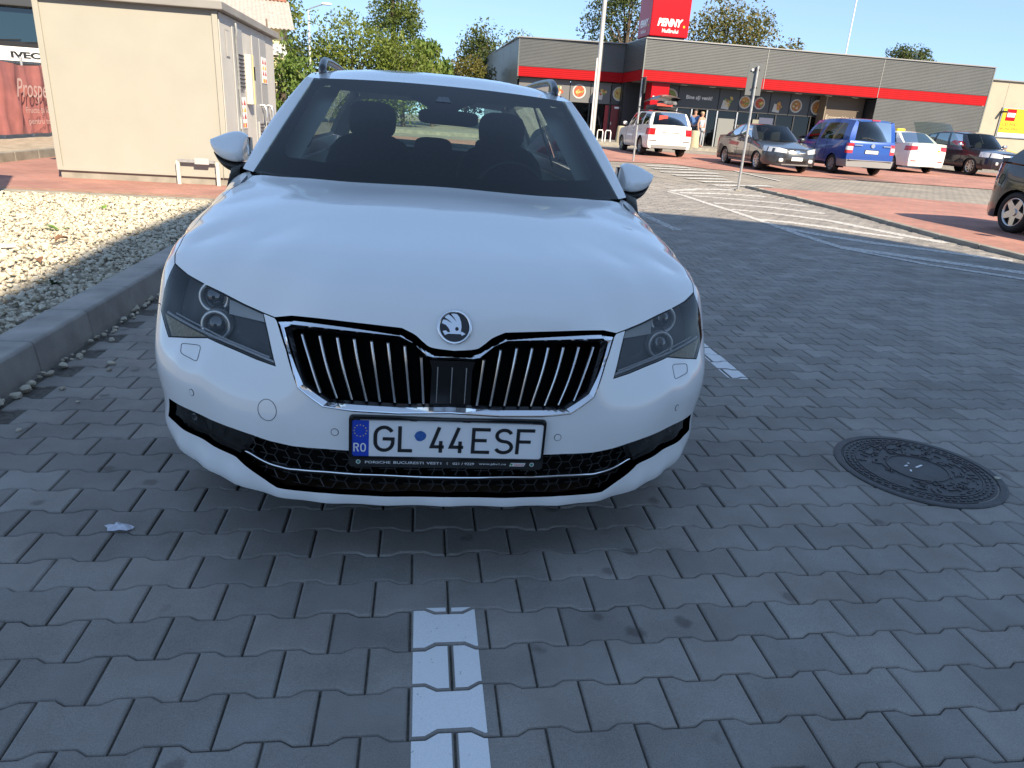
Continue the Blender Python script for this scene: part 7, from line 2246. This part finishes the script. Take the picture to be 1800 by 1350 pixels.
def person(label, loc, rz, hgt, top_col, leg_col, skin, hair, sleeve=True, lean=0.0, arm_bend=.3):
    """one skinned body with clothes as closely fitting shells"""
    root = empty("person", loc, rz); tag(root, label, "person")
    k = hgt / 1.75
    J = {'pelvis': (0, 0, .95), 'belly': (0, .0, 1.10), 'chest': (0, .01, 1.32), 'neck': (0, .0, 1.50), 'head0': (0, -.01, 1.58), 'head': (0, -.015, 1.66), 'crown': (0, 0, 1.735),
         'shL': (.17, 0, 1.43), 'elL': (.25, .02, 1.14), 'wrL': (.26, -.12 * arm_bend * 3, .90), 'haL': (.26, -.14 * arm_bend * 3, .82),
         'shR': (-.17, 0, 1.43), 'elR': (-.25, .02, 1.14), 'wrR': (-.24, -.05, .88), 'haR': (-.24, -.07, .80),
         'hiL': (.095, 0, .90), 'knL': (.11, -.015, .50), 'anL': (.11, .02, .09), 'toL': (.125, -.13, .03), 'hiR': (-.095, 0, .90), 'knR': (-.11, .01, .50), 'anR': (-.11, .04, .09), 'toR': (-.125, -.11, .03)}
    Rr = {'pelvis': .15, 'belly': .14, 'chest': .155, 'neck': .058, 'head0': .075, 'head': .098, 'crown': .06, 'shL': .07, 'elL': .045, 'wrL': .032, 'haL': .038, 'shR': .07, 'elR': .045, 'wrR': .032, 'haR': .038,
          'hiL': .095, 'knL': .062, 'anL': .045, 'toL': .04, 'hiR': .095, 'knR': .062, 'anR': .045, 'toR': .04}
    E_ = [('pelvis', 'belly'), ('belly', 'chest'), ('chest', 'neck'), ('neck', 'head0'), ('head0', 'head'), ('head', 'crown'), ('chest', 'shL'), ('shL', 'elL'), ('elL', 'wrL'), ('wrL', 'haL'), ('chest', 'shR'), ('shR', 'elR'), ('elR', 'wrR'), ('wrR', 'haR'), ('pelvis', 'hiL'), ('hiL', 'knL'), ('knL', 'anL'), ('anL', 'toL'), ('pelvis', 'hiR'), ('hiR', 'knR'), ('knR', 'anR'), ('anR', 'toR')]
    def skin_part(name, names, scale, mat):
        nm = [n for n in J if n in names]
        me = bpy.data.meshes.new(name)
        me.from_pydata([tuple(c_ * k for c_ in J[n]) for n in nm], [(nm.index(a), nm.index(c_)) for a, c_ in E_ if a in nm and c_ in nm], [])
        ob = link_obj(name, me)
        ob.modifiers.new("skin", 'SKIN'); sm = ob.modifiers.new("sub", 'SUBSURF'); sm.levels = 2
        for i, n in enumerate(nm):
            sv = me.skin_vertices[0].data[i]; r_ = Rr[n] * scale * k
            sv.radius = (r_, r_ * (.72 if n in ('pelvis', 'belly', 'chest') else 1)); sv.use_root = (i == 0)
        dg = bpy.context.evaluated_depsgraph_get(); m2 = bpy.data.meshes.new_from_object(ob.evaluated_get(dg))
        bpy.data.objects.remove(ob)
        m2.materials.clear(); m2.materials.append(mat)
        m2.polygons.foreach_set("use_smooth", [True] * len(m2.polygons))
        return link_obj(name, m2, root)
    skin_part("body", list(J), 1.0, skin)
    skin_part("shirt", ['belly', 'chest', 'pelvis', 'shL', 'shR'] + (['elL', 'elR'] if sleeve else []), 1.10, top_col)
    skin_part("trousers", ['pelvis', 'hiL', 'hiR', 'knL', 'knR', 'anL', 'anR'], 1.09, leg_col)
    b = MB(); pillow(b, (0, .02 * k, 1.70 * k), (.19 * k, .21 * k, .16 * k), 0, 2.3); b.build("hair", hair, root)
    b = MB()
    for sx2 in (-1, 1):
        pillow(b, (sx2 * .034 * k, -.105 * k, 1.665 * k), (.022, .012, .012)); 
    b.build("eyes", ink_black, root)
    b = MB(); pillow(b, (0, -.112 * k, 1.635 * k), (.024, .03, .04)); b.build("nose", skin, root)
    for sx2 in (1, -1):
        b = MB(); nm = 'L' if sx2 > 0 else 'R'; hx, hy, hz = [c_ * k for c_ in J['ha' + nm]]
        for f_ in range(5):
            a = (f_ - 2) * .016
            ln = (.05, .085, .09, .085, .065)[f_]
            b.tube([(hx, hy + a, hz - .02), (hx - sx2 * .006, hy + a * 1.2, hz - .05), (hx - sx2 * .022, hy + a * 1.2, hz - .03 - ln)], [.010, .009, .007], 6)
        b.build("fingers", skin, root)
    return root
m_skin = pmat("skin", (.42, .24, .17), .6)
person("person in a light blue T-shirt at the shop entrance", (8.35, 38.3, .56), math.radians(-30), 1.76, pmat("tee_blue", (.10, .22, .48), .8), pmat("trouser_dark", (.05, .055, .07), .8), m_skin, pmat("hair_dark", (.03, .022, .018), .7))
person("person in a pale patterned top walking beside the bollard", (8.62, 37.9, .56), math.radians(35), 1.66, pmat("top_pattern", (.34, .40, .48), .8, var=.6, vscale=14), pmat("trouser_pale", (.30, .32, .36), .8), m_skin, pmat("hair_fair", (.40, .28, .17), .7), sleeve=False, arm_bend=.1)

# striped parasol peeping over the pale hatchback
o = empty("parasol", (-9.05, 25.0, .19)); tag(o, "small green and red parasol peeping over the pale hatchback", "parasol")
MB().cyl((0, 0, 0), (0, 0, 2.1), .02, n=8).build("pole", galv, o)
for k2 in range(8):
    a0, a1 = 2 * math.pi * k2 / 8, 2 * math.pi * (k2 + 1) / 8
    MB().add([(0, 0, 2.12), (.55 * math.cos(a0), .55 * math.sin(a0), 1.86), (.55 * math.cos(a1), .55 * math.sin(a1), 1.86)], [(0, 1, 2)]).build("panel", pmat("parasol_green", (.02, .25, .12), .7) if k2 in (0, 7, 6, 1) else pmat("parasol_red", (.35, .03, .03), .7), o)

# ================================================================== trees
def leaf_mat(name, c1, c2, c3):
    mt, nt, b = base_mat(name)
    at = nt.nodes.new("ShaderNodeAttribute"); at.attribute_name = "tone"
    cr = nt.nodes.new("ShaderNodeValToRGB"); e = cr.color_ramp.elements
    e[0].color = c1 + (1,); e[1].color = c3 + (1,); x = e.new(.55); x.color = c2 + (1,)
    nt.links.new(at.outputs["Fac"], cr.inputs[0]); nt.links.new(cr.outputs[0], b.inputs["Base Color"])
    b.inputs["Roughness"].default_value = .55
    tl = nt.nodes.new("ShaderNodeBsdfTranslucent"); nt.links.new(cr.outputs[0], tl.inputs[0])
    mx_ = nt.nodes.new("ShaderNodeMixShader"); mx_.inputs[0].default_value = .35
    nt.links.new(b.outputs[0], mx_.inputs[1]); nt.links.new(tl.outputs[0], mx_.inputs[2])
    nt.links.new(mx_.outputs[0], nt.nodes["Material Output"].inputs[0])
    return mt
LM = {'green': leaf_mat("leaf_green", (.070, .110, .014), (.150, .195, .024), (.23, .26, .045)),
      'light': leaf_mat("leaf_light", (.075, .14, .022), (.13, .20, .035), (.20, .25, .06)),
      'dark': leaf_mat("leaf_dark", (.040, .065, .014), (.085, .112, .024), (.13, .145, .036)),
      'autumn': leaf_mat("leaf_autumn", (.070, .090, .018), (.145, .135, .028), (.23, .165, .04)),
      'ivy': leaf_mat("leaf_ivy", (.060, .100, .016), (.120, .165, .028), (.19, .215, .05))}
m_bark = pmat("bark", (.10, .075, .055), .9, var=.3, vscale=12, bump=.5, bscale=30)
def tree(name, label, x, y, z, rx, rz_, ry, hgt0, mat, n, leaf=.22, clumps=26, hollow=.55, trunk_r=.14, seed=0, droop=0.0, group="trees around the car park", shape=2.0):
    """crown of leaf clumps: clump centres over an ellipsoid, leaves scattered about each; z = crown centre"""
    r = np.random.default_rng(seed)
    root = empty(name, (x, y, zg(y) - .05)); tag(root, label, "tree", group)
    cz = z - zg(y)
    d = r.normal(size=(clumps, 3)); d /= np.linalg.norm(d, axis=1)[:, None]
    rad = r.uniform(hollow, 1.0, clumps) ** .7
    C = d * rad[:, None] * np.array([rx, ry, rz_]) * .82
    csz = r.uniform(.26, .46, clumps) * min(rx, rz_)
    pick = r.integers(0, clumps, n)
    q = r.normal(size=(n, 3)); q /= np.linalg.norm(q, axis=1)[:, None]
    q *= (r.random(n) ** .45)[:, None]
    P = C[pick] + q * csz[pick][:, None] * np.array([1.15, 1.15, .85]) + np.array([0, 0, cz])
    P = P[P[:, 2] > .25]; n = len(P)
    # leaf quads with random facing, folded
    nrm = r.normal(size=(n, 3)) + np.array([0, -.25, .6]); nrm /= np.linalg.norm(nrm, axis=1)[:, None]
    t = r.normal(size=(n, 3)); t[:, 2] -= droop * 2; t -= (t * nrm).sum(1)[:, None] * nrm; t /= np.linalg.norm(t, axis=1)[:, None]
    b2 = np.cross(nrm, t)
    s_l = leaf * r.uniform(.6, 1.25, n)
    a_, w_ = s_l[:, None], (s_l * .48)[:, None]
    V = np.stack([P - t * a_ * .5, P + b2 * w_ * .5 + nrm * w_ * .12, P + t * a_ * .5 - nrm * w_ * .1, P - b2 * w_ * .5 + nrm * w_ * .12], 1).reshape(-1, 3)
    F = np.arange(n * 4).reshape(n, 4)
    tone = np.clip(r.normal(.45, .2, n) + r.normal(0, .16, clumps)[pick[:n]], 0, 1)
    cr_ = mesh_np("crown", V, F, LM[mat], root, attrs={"tone": tone})
    b = MB()
    top = np.array([r.normal(0, .2), r.normal(0, .2), cz])
    b.tube([(0, 0, 0), (top[0] * .2, top[1] * .2, cz * .35), (top[0] * .6, top[1] * .6, cz * .7), tuple(top)], [trunk_r, trunk_r * .85, trunk_r * .65, trunk_r * .4], 9)
    for c_ in C[np.argsort(-csz)[:14]]:
        s0 = np.array([top[0] * .5, top[1] * .5, cz * r.uniform(.5, .85)])
        e0_ = c_ + np.array([0, 0, cz])
        m0 = (s0 + e0_) / 2 + np.array([0, 0, .15 * rz_])
        b.tube([tuple(s0), tuple(m0), tuple(e0_)], [trunk_r * .45, trunk_r * .28, trunk_r * .1], 6)
    b.build("trunk", m_bark, root)
    return root
tree("tree", "broad bushy green tree left of the street lamp's foot", -13.4, 44, 2.9, 3.0, 2.9, 2.4, 0, 'dark', 5200, .24, 30, seed=1)
tree("tree", "broad sunlit green tree in the middle of the left tree line", -9.9, 43, 3.2, 3.3, 3.3, 2.6, 0, 'green', 9000, .23, 44, .35, seed=2)
tree("tree", "low rounded green tree right in front of the ivy-clad trunk", -7.0, 42, 2.9, 2.5, 2.6, 2.2, 0, 'green', 5600, .22, 30, .35, seed=3)
tree("tree", "tall column-like tree thickly clad in ivy", -10.4, 58, 8.2, 2.15, 8.4, 2.1, 0, 'ivy', 15000, .24, 90, .45, .22, seed=4)
tree("tree", "light green tree with drooping leaves beside the ivy-clad one", -5.9, 46, 3.7, 2.0, 2.2, 1.9, 0, 'light', 4200, .34, 22, .3, seed=5, droop=1.2)
tree("tree", "small brownish green tree above the estate car's roof", -4.3, 50, 3.1, 1.9, 2.3, 1.8, 0, 'autumn', 4200, .22, 24, .35, seed=6)
tree("tree", "dark airy tree left of the supermarket's side wall", -3.1, 60, 5.6, 3.0, 3.5, 2.6, 0, 'dark', 6400, .27, 36, .45, seed=7)
tree("tree", "low dark tree peeping over the supermarket's left corner", -1.6, 62, 4.4, 2.0, 2.6, 2.0, 0, 'dark', 2600, .26, 18, .4, seed=8)
tree("tree", "tall airy tree left of the red cube sign", 7.6, 66, 9.0, 3.6, 5.4, 3.0, 0, 'dark', 8200, .30, 42, .5, .25, seed=9)
tree("tree", "tiny treetop between the dark tree and the red cube sign", 3.1, 64, 6.4, 1.5, 1.3, 1.4, 0, 'dark', 1100, .28, 12, .3, seed=10)
tree("tree", "large yellowing tree right of the red cube sign", 15.1, 62, 7.6, 3.9, 4.2, 3.0, 0, 'autumn', 7600, .29, 40, .5, .24, seed=11)
tree("tree", "smaller yellowing tree at the right end of the large one", 19.7, 62, 6.3, 2.6, 2.4, 2.0, 0, 'autumn', 2600, .30, 22, .45, seed=12)
tree("tree", "round compact dark green tree behind the shop's right part", 28.6, 60, 7.0, 1.85, 2.0, 1.8, 0, 'dark', 4600, .22, 34, .3, seed=13)
tree("tree", "dark treetop rising behind the old house", -15.2, 44, 5.3, 3.4, 3.0, 2.4, 0, 'green', 5200, .25, 30, .4, seed=14)
tree("willow_shrub", "wispy willow-like shrub in front of the old house", -8.6, 26.5, 1.9, 1.15, 1.9, .9, 0, 'light', 1700, .20, 22, .2, .05, seed=15, droop=.8)

# ================================================================== small things near the camera
# manhole cover
mh = empty("manhole_cover", (MANHOLE[0], MANHOLE[1], .0), .4)
tag(mh, "round cast iron manhole cover set into the grey pavers", "manhole cover")
m_iron = pmat("cast_iron", (.068, .068, .070), .5, metal=.35, var=.25, vscale=14, bump=.3, bscale=200)
b = MB(); rows = []
for r_, z_ in ((.325, -.02), (.325, .004), (.318, .0065), (.296, .0065), (.293, .0), (.288, .0), (.285, .005), (.0001, .005)):
    rows.append([(r_ * math.cos(2 * math.pi * k2 / 64), r_ * math.sin(2 * math.pi * k2 / 64), z_) for k2 in range(64)])
b.grid(rows, smooth=False, closed=True); b.build("cover", m_iron, mh, fix=True)
b = MB()
def bar(cx_, cy_, l, w, a, z0=.005, h=.0035):
    b.box((cx_, cy_, z0 + h / 2), (l, w, h), a)
for ring_r, n_, l, w in ((.272, 56, .018, .008), (.252, 50, .020, .008)):
    for k2 in range(n_):
        a = 2 * math.pi * k2 / n_ + (.06 if ring_r > .26 else 0)
        bar(ring_r * math.cos(a), ring_r * math.sin(a), l, w, a + math.pi / 2)
for r0 in (.118, .238):
    P = [(r0 * math.cos(2 * math.pi * k2 / 48), r0 * math.sin(2 * math.pi * k2 / 48), .006) for k2 in range(49)]
    b.tube(P, .003, 5, cap=False)
rm_ = random.Random(4)
for k2 in range(150):
    a, d = rm_.uniform(0, 6.28), math.sqrt(rm_.uniform(.125 ** 2, .228 ** 2))
    if 2.6 < a < 3.6 and d > .15: continue
    g = round(a / (math.pi / 4)) * (math.pi / 4)
    bar(d * math.cos(a), d * math.sin(a), rm_.choice((.018, .026, .034)), .007, (a if k2 % 2 else a + math.pi / 2))
o = b.build("raised_pattern", m_iron, mh); o["kind"] = "stuff"
for (x, y, l, a) in ((.02, .01, .045, .2), (-.05, -.01, .016, .8), (-.03, .03, .018, .1), (.0, .045, .008, 0)):
    MB().box((x, y, .0062), (l, .007, .002), a).build("paint_fleck", m_sw, mh)
o = link_obj("stone", rocks1[2]); o.location = (2.02, 2.64, .008); o.scale = (.016, .013, .012); tag(o, "single pale stone beside the manhole cover", "stone")
# crumpled paper
b = MB(); rr = random.Random(9); n_ = 14
rim = [(.042 * (1 + .2 * rr.uniform(-1, 1)) * math.cos(2 * math.pi * k2 / n_), .024 * (1 + .25 * rr.uniform(-1, 1)) * math.sin(2 * math.pi * k2 / n_), rr.uniform(.001, .010)) for k2 in range(n_)]
mid_r = [(x * .5, y * .5, .010 + rr.uniform(-.003, .010)) for x, y, z_ in rim]
b.add(rim + mid_r + [(0, 0, .014)], [(k2, (k2 + 1) % n_, n_ + (k2 + 1) % n_, n_ + k2) for k2 in range(n_)] + [(n_ + k2, n_ + (k2 + 1) % n_, 2 * n_) for k2 in range(n_)])
o = b.build("paper_scrap", pmat("paper", (.62, .63, .70), .8)); o.location = (-1.19, 1.88, .002); tag(o, "crumpled scrap of pale paper on the pavers at left", "paper")
# weeds and dead leaves on the gravel
m_weed = pmat("weed_green", (.13, .24, .035), .6, var=.3, vscale=30)
def weed(u, v, size, n_, label, mat=m_weed):
    x, y = G(u, v); o = empty("weed", (x, y, .10)); tag(o, label, "plant", "weeds in the gravel bed")
    rr = random.Random(int(abs(u) * 100 + v * 37))
    for k2 in range(n_):
        a = rr.uniform(0, 6.28); l = size * rr.uniform(.6, 1.1); up = rr.uniform(.35, 1.0)
        P, Q, wv = [], [], l * .16
        for j in range(6):
            t = j / 5; d = l * t * .8; zz = l * up * (t - .45 * t * t)
            wj = wv * math.sin(math.pi * (t * .85 + .1)) * (1 if j % 2 else .6)
            cx_, cy_ = d * math.cos(a), d * math.sin(a)
            P.append((cx_ - wj * math.sin(a), cy_ + wj * math.cos(a), zz)); Q.append((cx_ + wj * math.sin(a), cy_ - wj * math.cos(a), zz))
        MB().grid([P, Q]).build("leaf", mat, o)
gu = lambda x, y: UV(x, y)
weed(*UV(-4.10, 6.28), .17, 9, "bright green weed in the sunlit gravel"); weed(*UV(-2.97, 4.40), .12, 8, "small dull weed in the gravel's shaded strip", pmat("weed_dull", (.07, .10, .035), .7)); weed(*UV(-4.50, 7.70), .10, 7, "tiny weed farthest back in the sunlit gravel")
m_dead = pmat("dead_leaf", (.20, .10, .05), .8)
for (x, y, lb) in ((-3.40, 4.92, "curled brown leaf on the gravel near the shade line"), (-3.75, 5.75, "brown leaf farther back on the sunlit gravel")):
    rows = []
    for i in range(5):
        t = i / 4; w = .035 * math.sin(math.pi * (t * .9 + .05))
        rows.append([(-.06 + .12 * t, -w, .025 * math.sin(3 * t) + .012), (-.06 + .12 * t, 0, .018 * math.sin(3 * t)), (-.06 + .12 * t, w, .03 * math.sin(3 * t) + .01)])
    o = MB().grid(rows).build("dead_leaf", m_dead); o.location = (x, y, .125); o.rotation_euler = (0, 0, x * 3); tag(o, lb, "leaf")
o = MB().box((0, 0, 0), (.10, .045, .02), .5).build("litter", m_sw, bevel=.004); o.location = (-3.93, 5.38, .13); tag(o, "small white piece of litter on the sunlit gravel", "litter")

# unseen panel on posts, added at left to cast a shadow on the walkway
hb = empty("shade_panel", (-6.6, 6.75, .1), math.radians(-4)); tag(hb, "unseen raised panel on two posts, added to shade the red walkway", "shade_panel")
MB().box((0, 0, 2.2), (3.2, .08, 1.38)).build("board", pmat("board_grey", (.4, .4, .4), .6), hb, bevel=.01)
for x in (-1.2, 1.0): MB().box((x, .08, 1.4), (.08, .08, 2.8)).build("post", galv, hb)
